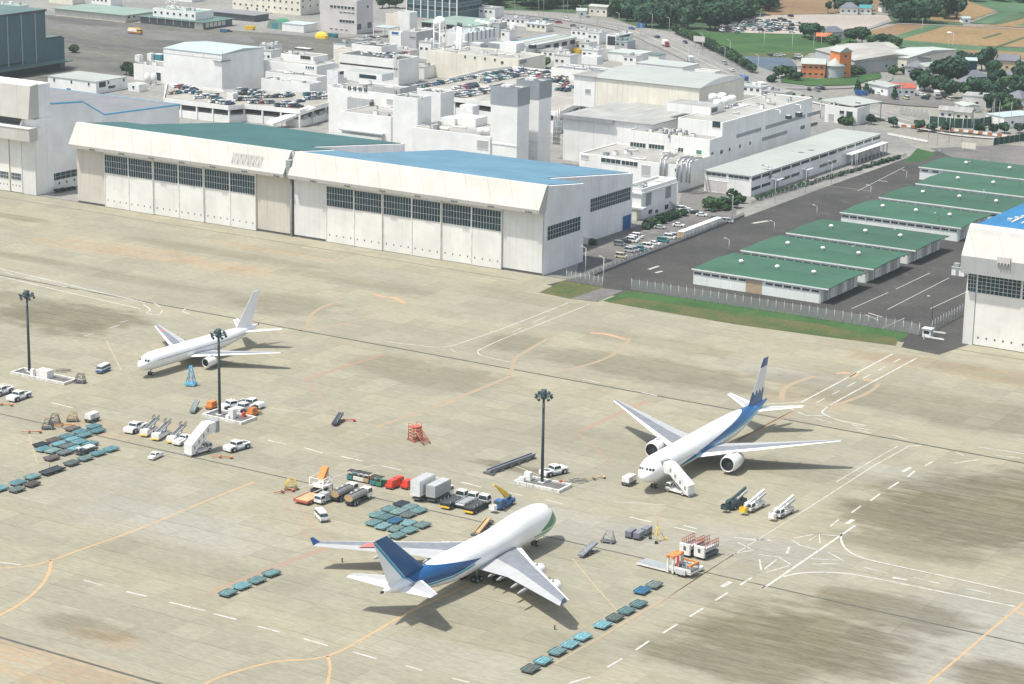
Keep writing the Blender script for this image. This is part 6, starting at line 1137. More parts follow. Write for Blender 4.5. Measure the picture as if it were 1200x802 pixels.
# -- lattice things
def lattice(b, pts0, pts1, n, r_, m):
    k = len(pts0)
    for i in range(k): b.tube(pts0[i], pts1[i], r_, m, 5)
    for s in range(n+1):
        u = s/n; q = [Vector(pts0[i])*(1-u)+Vector(pts1[i])*u for i in range(k)]
        for i in range(k): b.tube(q[i], q[(i+1) % k], r_*.75, m, 4)
        if s < n:
            u2 = (s+1)/n; q2 = [Vector(pts0[i])*(1-u2)+Vector(pts1[i])*u2 for i in range(k)]
            for i in range(k): b.tube(q[i], q2[(i+1) % k], r_*.65, m, 4)
def stand(t, m, H=6.5, W_=1.3):
    part(t, 'tower', lambda b: lattice(b, [(-W_, -W_, .3), (W_, -W_, .3), (W_, W_, .3), (-W_, W_, .3)], [(-W_, -W_, H), (W_*.6, -W_, H), (W_*.6, W_, H), (-W_, W_, H)], 4, .13, m))
    part(t, 'ladder', lambda b: ([b.tube((W_*.6, s, H*.95), (W_+3.8, s, .3), .13, m, 5) for s in (-W_*.8, W_*.8)]+[b.tube((W_*.6+(W_*.4+3.8)*k/12, -W_*.8, H*.95-(H*.95-.3)*k/12), (W_*.6+(W_*.4+3.8)*k/12, W_*.8, H*.95-(H*.95-.3)*k/12), .07, m, 4) for k in range(12)]))
    part(t, 'platform', lambda b: (b.box(-W_-.1, W_*.7, -W_-.1, W_+.1, H, H+.15, m), [b.tube((x, y, H), (x, y, H+1), .06, m, 4) for x in (-W_, W_*.6) for y in (-W_, W_)], [b.tube((-W_, s, H+1), (W_*.6, s, H+1), .06, m, 4) for s in (-W_, W_)])); part(t, 'base', lambda b: (b.box(-W_-.5, W_+.6, -W_-.2, -W_+.1, .15, .4, m), b.box(-W_-.5, W_+.6, W_-.1, W_+.2, .15, .4, m))); wheels(t, (-W_, W_), W_+.25, .22, tw=.15)
mk(stand, 'red_lattice', 489, 516, -20, 'maintenance_stand', 'red lattice maintenance stand alone in the middle of the apron', 'stand', H=3.5) if 'red_lattice' in MATS else (plain('red_lattice', (.42, .115, .07), .7), mk(stand, 'red_lattice', 487, 516, -20, 'maintenance_stand', 'red lattice maintenance stand alone in the middle of the apron', 'stand', H=3.5))
plain('lattice_blue', (.12, .36, .55), .5)
def astand(t, m, H=5.0, base='sky_blue'):
    part(t, 'frame', lambda b: lattice(b, [(-1.1, -1.1, .4), (1.1, -1.1, .4), (1.1, 1.1, .4), (-1.1, 1.1, .4)], [(-.25, -.25, H), (.25, -.25, H), (.25, .25, H), (-.25, .25, H)], 3, .1, m)); part(t, 'base', lambda b: b.box(-1.4, 1.4, -1.3, 1.3, .25, .8, base)); wheels(t, (-1, 1), 1.2, .25, tw=.18)
mk(astand, 'lattice_blue', 224, 452, 20, 'work_stand', 'pale blue tapered work stand beside the nose of the white airliner', 'stand', H=5.6)

def tripod(t, m):
    part(t, 'mast', lambda b: b.tube((0, 0, 1.2), (0, 0, 5.8), .09, 'tan', 6))
    for k in range(3):
        a = k*2.094+.4; part(t, 'leg', lambda b: (b.tube((0, 0, 3.4), (1.9*math.cos(a), 1.9*math.sin(a), .3), .09, m, 5), b.tube((0, 0, 1.3), (1.0*math.cos(a), 1.0*math.sin(a), 1.75), .06, m, 4))); part(t, 'foot', lambda b: b.box(1.9*math.cos(a)-.35, 1.9*math.cos(a)+.35, 1.9*math.sin(a)-.3, 1.9*math.sin(a)+.3, .05, .5, 'charcoal' if k else m))
mk(tripod, 'yellow_paint', 770, 634, 30, 'tripod_stand', 'yellow tripod stand with a tall thin peak by the grey carts', 'stand')

def lowerloader(t, m):
    part(t, 'chassis', lambda b: b.box(-4.0, 3.8, -1.5, 1.5, .45, 1.2, 'dark_grey')); part(t, 'front_panel', lambda b: (b.box(-4.2, -3.4, -1.55, 1.55, .6, 3.0, m), b.box(-4.24, -4.2, -.5, .3, 1.6, 2.5, 'dark_grey'))); part(t, 'platform', lambda b: (b.box(-3.3, 3.8, -1.45, 1.45, 1.7, 2.0, 'light_grey'), b.box(-3.3, 3.8, -1.5, -1.42, 2.0, 2.5, 'wing_pale'), b.box(-3.3, 3.8, 1.42, 1.5, 2.0, 2.5, 'wing_pale')))
    part(t, 'guard_rail', lambda b: ([b.tube((-3.2+k*1.15, s, 2.2), (-3.2+k*1.15, s, 3.9), .08, 'red_lattice', 4) for k in range(7) for s in (-1.45, 1.45)]+[b.tube((-3.2, s, z), (3.7, s, z), .08, 'red_lattice', 4) for s in (-1.45, 1.45) for z in (3.1, 3.8)])); part(t, 'scissor_lift', lambda b: [b.tube((-2.6, s, 1.1), (2.6, s, 1.8), .12, 'dark_grey', 5) for s in (-1, 1)]+[b.tube((2.6, s, 1.1), (-2.6, s, 1.8), .12, 'dark_grey', 5) for s in (-1, 1)]); wheels(t, (-2.9, 2.7), 1.2, .42, tw=.3)
mk(lowerloader, 'offwhite', 811, 649, (22, -10), 'cargo_loader', 'white cargo loader with red guard rails, left one of a pair', 'cargo loader', 'red railed cargo loaders').scale = (.74, .85, 1.02); mk(lowerloader, 'offwhite', 828, 652, (22, -10), 'cargo_loader', 'white cargo loader with red guard rails, right one of a pair', 'cargo loader', 'red railed cargo loaders').scale = (.74, .85, 1.02)
def maindeck(t, m, bed='cage_grey'):
    part(t, 'bed', lambda b: (b.box(-9.5, 0, -2.2, 2.2, .55, .85, bed), b.box(-9.6, 0, -2.35, -2.2, .4, .8, 'offwhite'), b.box(-9.6, 0, 2.2, 2.35, .4, .8, 'offwhite')))
    part(t, 'bridge', lambda b: (b.box(.2, 7.6, -2.3, 2.3, 1.0, 1.6, m), b.box(.2, 7.6, -2.4, -2.25, 1.6, 2.5, m), b.box(.2, 7.6, 2.25, 2.4, 1.6, 2.5, m), b.box(.4, 7.4, -2.1, 2.1, 1.6, 1.75, 'dark_grey')))
    for x in (.2, 1.8):
        for s in (-2.3, 2.3): part(t, 'column', lambda b, x=x, s=s: (b.box(x, x+.5, s-.25, s+.25, .4, 5.2, m), b.box(x-.1, x+.6, s-.35, s+.35, 4.6, 5.3, 'orange_paint')))
    part(t, 'crosshead', lambda b: (b.box(.1, 2.4, -2.4, 2.4, 4.9, 5.15, 'orange_paint'), b.box(2.6, 7.2, 1.9, 2.3, 3.2, 3.6, 'orange_paint'), b.box(6.8, 7.4, -2.3, 2.3, 3.1, 3.7, 'orange_paint'), b.box(3, 3.5, -2.1, -1.7, 2.4, 5.6, 'red_paint')))
    part(t, 'engine_box', lambda b: b.box(3.2, 6.2, -2.9, -2.45, .8, 2.2, 'light_grey')); part(t, 'handrail', lambda b: [b.tube((2.6+k*1.2, s, 2.4), (2.6+k*1.2, s, 3.4), .07, 'light_grey', 4) for k in range(5) for s in (-2.3, 2.3)]); wheels(t, (-7.5, -2, 4.5), 2.0, .4, tw=.3)
mk(maindeck, 'offwhite', 786, 669, -3, 'main_deck_loader', 'big white main deck cargo loader with orange gear and long grey bed', 'cargo loader').scale = (.8, .8, .8)
def redloader(t, m):
    part(t, 'bed', lambda b: (b.box(-6.0, .2, -1.9, 1.9, .6, 1.0, 'tan'), b.box(-6.1, .2, -2.05, -1.9, .55, 1.15, 'red_lattice'), b.box(-6.1, .2, 1.9, 2.05, .55, 1.15, 'red_lattice'), b.box(-6.2, -6.0, -2, 2, .55, 1.1, 'red_lattice')))
    part(t, 'frame', lambda b: lattice(b, [(.3, -1.9, .5), (4.2, -1.9, .5), (4.2, 1.9, .5), (.3, 1.9, .5)], [(.3, -1.9, 4.6), (4.2, -1.9, 4.6), (4.2, 1.9, 4.6), (.3, 1.9, 4.6)], 2, .16, m)); part(t, 'bridge', lambda b: (b.box(.3, 4.2, -1.9, 1.9, 2.4, 2.8, m), b.box(.3, 2.8, -1.7, 1.7, .7, 1.8, 'charcoal')))
    part(t, 'raised_arm', lambda b: (b.extr([(1.6, 4.0), (3.6, 6.6), (4.4, 6.6), (3.0, 4.0)], 'y', -.9, .9, 'orange_paint'))); part(t, 'ladder', lambda b: [b.tube((4.4, s, .4), (4.4, s, 5.6), .07, 'green_paint', 4) for s in (-.5, .5)]+[b.tube((4.4, -.5, .8+k*.6), (4.4, .5, .8+k*.6), .05, 'green_paint', 4) for k in range(8)]); wheels(t, (-4.6, 2.4), 1.8, .4, tw=.3)
mk(redloader, 'offwhite', 370, 583.5, (26, -12), 'main_deck_loader', 'white lattice cargo loader with flat red edged bed and raised orange arm', 'cargo loader')
# -- towbars and odd gear
def towbar(t, m):
    part(t, 'bar', lambda b: b.tube((-2.4, 0, .45), (2.4, 0, .45), .12, m, 6)); part(t, 'head', lambda b: (b.box(2.2, 2.8, -.5, .5, .25, .6, m), b.tube((2.5, -.6, .3), (2.5, .6, .3), .18, 'rubber', 8))); wheels(t, (-.2,), .5, .28, tw=.16)
for px, py, hd, m, l in [(259.5, 537, 25, 'orange_paint', 'orange towbar in front of the white and blue aircraft tug'), (3, 475.5, 25, 'orange_paint', 'orange towbar at the left edge below the cropped tug'), (74, 499.5, 30, 'orange_paint', 'orange towbar between the dark gear and the left dolly cluster'), (404, 494, 35, 'red_paint', 'red towbar lying alone at the end of a dotted red line'), (35.5, 508, 40, 'rust', 'small rusty towbar head above the left dolly cluster'), (332, 578, 60, 'red_lattice', 'red towbar at the top of the dotted red lines'), (697, 562.5, 60, 'tan', 'tan towbar between the right mast island and the power unit')]: mk(towbar, m, px, py, hd, 'towbar', l, 'towbar', 'loose towbars')
def longgear(t, m, L=9.0):
    part(t, 'beam', lambda b: (b.box(-L, L, -.5, .5, .5, .95, m), b.box(-L, L, -.65, -.5, .9, 1.3, m), b.box(-L, L, .5, .65, .9, 1.3, m))); part(t, 'cross_frame', lambda b: [b.box(-L+1+k*L*.36, -L+1.4+k*L*.36, -1.2, 1.2, .25, .5, 'dark_grey') for k in range(6)]); part(t, 'leg', lambda b: (b.box(-L-.2, -L+.6, -1.5, 1.5, .0, .5, 'dark_grey'))); wheels(t, (-L*.6, L*.6), .9, .3, tw=.2)
mk(longgear, 'wing_grey', 599, 546.5, (70, -26), 'boarding_bridge_frame', 'long grey steel trough lying on stained concrete left of the right mast', 'equipment')
mk(longgear, 'tan', 566, 620.5, (13, -16), 'towbar_rack', 'brown rail with crossbars lying behind the jumbo jet fuselage', 'equipment', L=5.0)
def beltgear(t, m):
    part(t, 'frame', lambda b: (b.extr([(-3.0, .4), (3.2, 1.7), (3.2, 2.1), (-3.0, .8)], 'y', -.7, .7, m), b.box(-1, 1.6, -.8, .8, .35, .7, 'dark_grey'))); part(t, 'handrail', lambda b: [b.tube((-2+k*1.2, s, .9+k*.25), (-2+k*1.2, s, 1.8+k*.25), .05, 'light_grey', 4) for k in range(5) for s in (-.7, .7)]); wheels(t, (-.6, 1.2), .8, .32, tw=.2)
mk(beltgear, 'wing_grey', 688.5, 650, (24, -12.6), 'baggage_conveyor', 'grey baggage conveyor left of the small pale lattice stand', 'conveyor')
mk(beltgear, 'dolly_grey', 228, 482, (12, -15), 'baggage_conveyor', 'dark grey conveyor arm left of the middle mast island', 'conveyor')
mk(beltgear, 'dolly_dark', 395.5, 496.5, (8, -7), 'baggage_conveyor', 'small dark conveyor beside the lone red towbar', 'conveyor')
def framecart(t, m):
    part(t, 'base', lambda b: b.box(-1.6, 1.6, -.9, .9, .35, .5, 'dark_grey')); part(t, 'frame', lambda b: lattice(b, [(-1.4, -.8, .5), (1.4, -.8, .5), (1.4, .8, .5), (-1.4, .8, .5)], [(-.6, -.7, 2.6), (.9, -.7, 2.6), (.9, .7, 2.6), (-.6, .7, 2.6)], 2, .09, m)); wheels(t, (-1, 1), .8, .28, tw=.2)
mk(framecart, 'wing_pale', 712.5, 636, 10, 'work_stand', 'small pale lattice stand above the right drain line', 'stand'); mk(framecart, 'tan', 85, 494, 40, 'frame_cart', 'tan lattice frame cart near the white tank trailer', 'cart'); mk(framecart, 'dark_grey', 64, 497, 40, 'frame_cart', 'dark frame cart above the left drain line', 'cart'); mk(framecart, 'dolly_grey', 56, 503, 40, 'frame_cart', 'grey green frame cart left of the left dolly cluster', 'cart'); mk(framecart, 'dark_grey', 94, 449, 20, 'frame_cart', 'dark frame cart at the right end of the left mast island', 'cart'); mk(framecart, 'yellow_paint', 341, 574, 40, 'frame_cart', 'yellowish frame cart left of the white lattice cargo loader', 'cart')
def openbed(t, m):
    part(t, 'chassis', lambda b: (b.box(-3.2, 3.0, -1.1, 1.1, .45, .95, 'dark_grey'), b.box(-3.2, 1.0, -1.15, 1.15, .95, 1.2, m))); part(t, 'cab', lambda b: cabshape(b, -3.1, -1.9, .6, .95, 1.2, 1.9, 'white_paint', .2, .1)); part(t, 'cargo', lambda b: b.box(-.6, 2.2, -.95, .95, 1.2, 1.5, 'white_paint')); wheels(t, (-2.2, 2), .95, .4, tw=.28)
mk(openbed, 'dolly_dark', 101.5, 530.5, (22, -7), 'transporter', 'dark container transporter with a white load inside the left dolly cluster', 'tractor')
# -- light masts on kerbed islands
def mast(px, py, label, H=23.2):
    p = gz(px, py); t = thing('light_mast', label, 'light mast', (p.x, p.y, .32))
    part(t, 'pole', lambda b: (b.tube((0, 0, 0), (0, 0, H-1.4), .42, 'mast', 12, .30), b.box(-.8, .8, -.8, .8, 0, .22, 'light_grey')))
    h = part(t, 'lamp_ring', lambda b: (b.tube((0, 0, H-2.2), (0, 0, H), .75, 'mast', 10), b.lathe([(H-1.6, 1.7), (H-1.45, 1.9), (H-1.3, 1.7), (H-1.45, 1.5), (H-1.6, 1.7)], 'mast', n=14), [b.tube((0, 0, H-1.45), (1.8*math.cos(k*math.pi/4), 1.8*math.sin(k*math.pi/4), H-1.45), .09, 'mast', 4) for k in range(8)]))
    for k in range(10):
        a = k*math.pi/5+.2; b = MB(); c, s = math.cos(a)*1.75, math.sin(a)*1.75; d = Vector((math.cos(a)*.35, math.sin(a)*.35, -.3)); b.tube(Vector((c, s, H-1.0-.9*(k % 2))), Vector((c, s, H-1.0-.9*(k % 2)))+d, .34, 'mast', 8, .42); b.build('floodlight', h)
    return t
mast(635.2, 567, 'dark light mast with floodlight ring, the right one between the jumbo jet and the airliner'); mast(34.7, 437, 'dark light mast with floodlight ring, leftmost of the three near the left edge'); mast(257.6, 487.5, 'dark light mast with floodlight ring in front of the white airliner')
def island(label, x0, x1, y0, y1, boxes):
    t = thing('mast_island', label, 'traffic island', ((x0+x1)/2, (y0+y1)/2, .012)); b = MB(); cx, cy = (x0+x1)/2, (y0+y1)/2; a, c = (x1-x0)/2, (y1-y0)/2
    b.box(-a+.6, a-.6, -c+.6, c-.6, 0, .3, 'asphalt_old'); b.build('bed', t)
    n = max(3, int(2*a/2)); 
    for (u0, u1, v0, v1, ax) in ((-a, a, -c, -c+.55, 0), (-a, a, c-.55, c, 0), (-a, -a+.55, -c+.56, c-.56, 1), (a-.55, a, -c+.56, c-.56, 1)):
        b = MB(); L_ = (u1-u0) if ax == 0 else (v1-v0); n = max(2, round(L_/1.9))
        for k in range(n):
            if ax == 0: b.box(u0+L_*k/n+.06, u0+L_*(k+1)/n-.06, v0, v1, 0, .75, 'kerb_block')
            else: b.box(u0, u1, v0+L_*k/n+.06, v0+L_*(k+1)/n-.06, 0, .75, 'kerb_block')
        b.build('kerb', t)
    for (px, py, sx, sy, sz, m) in boxes:
        q = gz(px, py); b = MB(); b.box(q.x-cx-sx, q.x-cx+sx, q.y-cy-sy, q.y-cy+sy, .3, .3+sz, m, taper=.04); b.build('cabinet', t)
plain('kerb_block', (.60, .60, .57), .8, var=.2, sc=.8)
def isl(label, l, c, r_, boxes):
    A_, B_, C_ = gz(*l), gz(*c), gz(*r_); island(label, A_.x, B_.x, B_.y, C_.y, boxes)
isl('white kerbed island around the right light mast', (602.5, 566.5), (655.5, 578.5), (671, 571), [(619, 564, .9, .6, 2.0, 'white_paint'), (612, 566, .7, .5, 1.2, 'white_paint'), (657, 568.5, .3, .3, .9, 'red_paint')])
isl('white kerbed island around the left light mast', (14, 438), (75, 452), (87, 446), [(53, 443.5, 2.0, 1.4, 2.2, 'offwhite'), (38.5, 443, .5, .5, 2.2, 'white_paint')])
isl('white kerbed island around the middle light mast', (236, 488.5), (283, 498.5), (299, 491), [(272, 491, .9, .7, 2.4, 'white_paint'), (267, 494, .5, .4, 1.4, 'white_paint'), (285.5, 490, .4, .4, 1.2, 'red_paint')])
def bollard(px, py, label):
    p = gz(px, py); t = thing('marker_post', label, 'post', (p.x, p.y, .012)); part(t, 'post', lambda b: b.tube((0, 0, 0), (0, 0, .8), .16, 'dark_grey', 8)); part(t, 'cap', lambda b: b.tube((0, 0, .8), (0, 0, 1.0), .2, 'rust', 8))
bollard(401, 659, 'small dark marker post in the shadow of the jumbo jet left wing'); bollard(650, 738, 'small dark marker post below the jumbo jet right wing tip')
# ================================================================== village, vegetation, cars, fences
def house(name, label, cat, Lp, Rp, depth, h, rh, wl, rf, shape='gable', wins=3, storeys=1, group=None):
    A_, B_ = gz(*Lp), gz(*Rp); d = B_-A_; L = d.length; ang = math.atan2(d.y, d.x)
    t = thing(name, label, cat, (A_.x, A_.y, 0), ang, group)
    b = MB(); b.box(0, L, 0, depth, 0, h, wl); b.build('wall', t)
    b = MB(); o = .5
    if shape == 'gable': b.extr([(-o, h-.1), (depth+o, h-.1), (depth+o, h+.12), (depth/2, h+rh), (-o, h+.12)], 'x', -o, L+o, rf)
    elif shape == 'side': b.extr([(-o, h-.1), (L+o, h-.1), (L+o, h+.12), (L/2, h+rh), (-o, h+.12)], 'y', -o, depth+o, rf)
    elif shape == 'hip':
        i = min(L, depth)*.42; b.loft([[(-o, -o, h-.05), (L+o, -o, h-.05), (L+o, depth+o, h-.05), (-o, depth+o, h-.05)], [(-o, -o, h+.12), (L+o, -o, h+.12), (L+o, depth+o, h+.12), (-o, depth+o, h+.12)], [(i, i, h+rh), (max(L-i, i+.1), i, h+rh), (max(L-i, i+.1), max(depth-i, i+.1), h+rh), (i, max(depth-i, i+.1), h+rh)]], rf, smooth=False)
    else: b.box(-.2, L+.2, -.2, depth+.2, h, h+.35, rf)
    b.build('roof', t)
    for s in range(storeys):
        for k in range(wins):
            x = L*(k+.5)/wins; z = (h/storeys)*(s+.5); b = MB(); b.box(x-.7, x+.7, -.05, .05, z-.55, z+.6, 'glass'); b.box(x-.8, x+.8, -.1, .02, z-.68, z-.56, 'offwhite'); b.build('window', t)
        b = MB(); z = (h/storeys)*(s+.5); b.box(L-.05, L+.05, depth*.4, depth*.4+1.3, z-.5, z+.6, 'glass'); b.build('window', t)
    return t
house('orange_hall', 'orange walled hall with a white gable roof, left of the grey drum building', 'building', (939, 90.5), (966, 91.5), 11, 7, 2.4, 'orange_wall', 'roof_white', 'gable', 4, 2)
house('orange_tower', 'tall narrow orange block with white roof, right of the grey drum building', 'building', (983, 91.8), (996.5, 91), 9, 13.5, 2.6, 'orange_wall', 'roof_white', 'side', 1, 3)
c = gz(974.5, 91.5); t = thing('drum_building', 'round grey drum building with a white cone roof between the orange blocks', 'building', (c.x, c.y+4, 0)); b = MB(); b.lathe([(0, 5.2), (6.4, 5.2)], 'wall_grey', n=20); b.build('wall', t); b = MB(); b.lathe([(6.3, 5.8), (6.5, 5.8), (10.2, .05)], 'roof_white', n=20); b.build('roof', t)
for a, b_, dp, h, rh, wl, rf, sh, nm, lab, cat, w_ in [((955, 73), (1001, 86.5), 46, 7, 2.6, 'wall_grey', 'roof_tin', 'gable', 'factory_shed', 'big grey ribbed factory shed behind the orange hall', 'building', 0), ((1003, 71), (1052, 69), 22, 6, 2, 'wall_dark', 'roof_tin', 'gable', 'factory_shed', 'long low grey roofed shed with dark open sides beside the tan fields', 'building', 0),
    ((1034, 82.5), (1062, 86), 50, 8, 2, 'wall_cream', 'roof_white', 'gable', 'factory_shed', 'cream walled factory with a long white roof', 'building', 3), ((1060, 89), (1080, 91), 9, 5, 3, 'wall_grey', 'tile_grey', 'hip', 'house', 'grey house with dark hipped tile roof below the cream factory', 'house', 2), ((1084, 92), (1102, 90.5), 10, 6, 1.5, 'wall_plain', 'roof_white', 'gable', 'house', 'white block with stepped white roofs left of the green glazed block', 'house', 2),
    ((1118, 91), (1144, 92), 12, 9, .4, 'hangar_glass', 'roof_pale', 'flat', 'office_block', 'green glazed two storey block in the village', 'building', 4), ((1167, 86), (1192, 87.5), 9, 7, 3, 'tan_wall', 'tile_grey', 'gable', 'house', 'yellow tan house with brown grey roof near the right edge', 'house', 3), ((1171, 95), (1194, 97.5), 9, 3.6, 2, 'wall_dark', 'tile_grey', 'hip', 'garage', 'dark roofed garage in front of the yellow tan house', 'garage', 1),
    ((1045, 112.5), (1072, 113), 11, 4, 1.8, 'wall_plain', 'tile_red', 'gable', 'shop', 'white low shop with a red tile roof', 'building', 4), ((1014, 108), (1040, 113.5), 12, 4.6, 1, 'wall_plain', 'roof_white', 'gable', 'shop', 'white low shed with brown front left of the red roofed shop', 'building', 2), ((1117, 107), (1140, 109.5), 10, 4.5, 3.2, 'wall_grey', 'tile_grey', 'hip', 'house', 'old house with big grey tile roof among dark trees', 'house', 3), ((1136, 101), (1157, 100.5), 9, 4.5, 3, 'wall_dark', 'tile_grey', 'hip', 'house', 'dark tile roofed house just behind the old grey roofed house', 'house', 2),
    ((1127, 127), (1162, 129.5), 13, 6, .4, 'wall_pinkgrey', 'roof_grey', 'flat', 'workshop', 'flat roofed pinkish grey workshop beside the village car park', 'building', 3), ((1118, 141), (1137, 142.5), 9, 4, 1.8, 'wall_cream', 'roof_grey', 'gable', 'house', 'small cream house with pale roof behind the dark green screen', 'house', 2), ((1100, 139), (1117, 140), 8, 4, 1.6, 'wall_plain', 'roof_tin', 'gable', 'house', 'small white house with tin roof left of the small cream house', 'house', 2), ((1119, 128), (1130, 132), 8, 3, .8, 'wall_plain', 'roof_white', 'gable', 'shed', 'low bright white shed above the small cream house', 'shed', 1),
    ((1176, 124), (1197, 127), 10, 4.5, 3, 'wall_grey', 'tile_grey', 'hip', 'house', 'grey tile roofed house at the right edge above the screen', 'house', 2), ((1192, 134), (1214, 138), 9, 4.5, 2.6, 'tan_wall', 'tile_grey', 'hip', 'house', 'brown walled house cut by the right edge', 'house', 1), ((984, 16.5), (1005, 17.2), 9, 4, 3, 'wall_plain', 'tile_grey', 'hip', 'house', 'grey roofed farmhouse at the edge of the pale gravel lot', 'house', 3), ((1007, 16.7), (1021, 17.3), 8, 4, 1.8, 'wall_plain', 'teal_paint', 'gable', 'house', 'teal roofed farm barn right of the grey roofed farmhouse', 'house', 2),
    ((967, 47.5), (990, 46.5), 9, 4.5, 3, 'wall_pinkgrey', 'tile_grey', 'hip', 'house', 'dark roofed house among trees below the gravel lot', 'house', 2), ((957, 50), (975, 50.5), 8, 3.5, 1.8, 'wood_dark', 'rust', 'gable', 'shed', 'rust roofed shed below the gravel lot', 'shed', 1), ((1176, 151), (1216, 147), 12, 5, .4, 'wall_plain', 'roof_pale', 'flat', 'shop', 'white flat roofed building on the right edge behind the barriers', 'building', 2), ((676, 20.5), (687, 20.7), 7, 4, 1.5, 'wall_plain', 'roof_white', 'gable', 'house', 'tiny white house at the foot of the wood', 'house', 1), ((690, 18.5), (711, 20), 8, 6, 1, 'wall_cream', 'roof_white', 'gable', 'house', 'cream two storey house at the foot of the wood', 'house', 3),
    ((934, 86), (946, 87), 7, 4, 1.6, 'wall_plain', 'roof_tin', 'gable', 'house', 'little white house left of the orange hall', 'house', 1), ((1033, 15), (1045, 15), 8, 4, 1.6, 'wall_plain', 'tile_grey', 'gable', 'house', 'tiny grey roofed house where the farm tracks meet', 'house', 1), ((1074, 105), (1082, 106), 6, 3.4, 1, 'wall_plain', 'roof_white', 'gable', 'shed', 'small white shed right of the red roofed shop', 'shed', 1), ((1128, 27.5), (1137, 27.5), 6, 3, 1, 'wall_plain', 'roof_pale', 'gable', 'shed', 'tiny white field shed right of the tall grove', 'shed', 1)]:
    house(nm, lab, cat, a, b_, dp, h, rh, wl, rf, sh, w_)
# ---- trees
def leafmat(name, c1, c2):
    m, b = newmat(name, .75, 0, .12); oi = E.nt.nodes.new('ShaderNodeObjectInfo'); g = E.nt.nodes.new('ShaderNodeNewGeometry')
    (x, y, z), v = coords(); r_ = noise(v, .55, 4, .6); c = mix(ramp(r_, .36, .64), c1, c2)
    f = ramp(E(oi.outputs['Random']), 0, 1, .74, 1.25)*ramp(E(g.outputs['Random Per Island']), 0, 1, .72, 1.28); setin(b.inputs['Base Color'], mix(1.0, c, vec(f, f, f), 'MULTIPLY'))
leafmat('leaf_dark', (.022, .055, .036), (.042, .085, .048)); leafmat('leaf_mid', (.034, .074, .036), (.062, .112, .046)); leafmat('leaf_light', (.055, .115, .045), (.09, .155, .06)); plain('bark', (.10, .075, .055), .9)
def tree_mesh(seed, leaf, H=12.0, Rr=5.0, n=900, kind='broad', sz=.85):
    rs = random.Random(seed); b = MB()
    lobes = [(0, 0, H*.62, Rr*.8)]
    for k in range(9 if kind == 'broad' else 5):
        a = rs.uniform(0, 6.28); q = rs.uniform(.35, .8)*Rr; lobes.append((q*math.cos(a), q*math.sin(a), H*rs.uniform(.38, .84), Rr*rs.uniform(.32, .55)))
    if kind == 'cone': lobes = [(0, 0, H*(.2+.7*k/6), Rr*(1.02-.85*k/6)*.8) for k in range(7)]
    w_ = [l[3]**2 for l in lobes]
    for i in range(n):
        cx, cy, cz, r_ = rs.choices(lobes, w_)[0]; u = rs.uniform(-1, 1); a = rs.uniform(0, 6.28); q = math.sqrt(1-u*u); rr = r_*rs.uniform(.72, 1.08)
        d = Vector((q*math.cos(a), q*math.sin(a), u*.8)); p = Vector((cx, cy, cz))+d*rr
        if p.z < H*.14: continue
        nrm = (d+Vector((rs.uniform(-.7, .7), rs.uniform(-.7, .7), rs.uniform(-.2, .9)))).normalized(); t1 = nrm.orthogonal().normalized(); t2 = nrm.cross(t1); s = sz*rs.uniform(.6, 1.35)
        an = rs.uniform(0, 3.1); e1 = t1*math.cos(an)+t2*math.sin(an); e2 = nrm.cross(e1)
        b.face([p-e1*s-e2*s*.3, p-e2*s*.8, p+e1*s-e2*s*.2, p+e1*s*.3+e2*s*.8, p-e1*s*.6+e2*s*.6], leaf)
    me = bpy.data.meshes.new('crown'); me.from_pydata(b.v, [], b.f); me.materials.append(MATS[leaf])
    tb = MB(); tb.tube((0, 0, 0), (0, 0, H*.5), Rr*.075, 'bark', 7, Rr*.04)
    for k in range(4):
        a = k*1.6+rs.random(); tb.tube((0, 0, H*.28), (Rr*.5*math.cos(a), Rr*.5*math.sin(a), H*.6), Rr*.04, 'bark', 5, Rr*.015)
    o = tb.build('trunk'); tm = o.data; bpy.data.objects.remove(o); return me, tm
TM = {'big1': tree_mesh(1, 'leaf_dark', 13, 6, 1100, sz=1.0), 'big2': tree_mesh(2, 'leaf_dark', 12, 6.5, 1100, sz=1.0), 'big3': tree_mesh(3, 'leaf_mid', 11, 5.5, 1000, sz=.95), 'tall': tree_mesh(4, 'leaf_dark', 16, 4.6, 1000, sz=.9), 'small1': tree_mesh(5, 'leaf_mid', 5, 2.3, 420, sz=.5), 'small2': tree_mesh(6, 'leaf_dark', 4.5, 2.1, 420, sz=.5), 'cone': tree_mesh(7, 'leaf_dark', 7, 2.2, 450, 'cone', .5), 'bush': tree_mesh(8, 'leaf_mid', 2.6, 1.9, 380, sz=.38), 'bush2': tree_mesh(9, 'leaf_dark', 2.4, 2.0, 380, sz=.38), 'light': tree_mesh(10, 'leaf_light', 9, 4.5, 800, sz=.8)}
RS = random.Random(11)
def tree(kind, px, py, s, label, group, name='tree', cat='tree', xy=None):
    p = gz(px, py) if xy is None else xy; t = thing(name, label, cat, (p.x, p.y, 0), RS.uniform(0, 6.28), group); t.scale = (s*RS.uniform(.9, 1.1), s*RS.uniform(.9, 1.1), s*RS.uniform(.88, 1.12))
    for nm, me in zip(('crown', 'trunk') if cat != 'shrub' else ('foliage', 'stem'), TM[kind]):
        o = bpy.data.objects.new(nm, me); COL.objects.link(o); o.parent = t
    return t
def inside(poly, x, y):
    c = False
    for i in range(len(poly)):
        (x1, y1), (x2, y2) = poly[i], poly[i-1]
        if (y1 > y) != (y2 > y) and x < (x2-x1)*(y-y1)/(y2-y1)+x1: c = not c
    return c
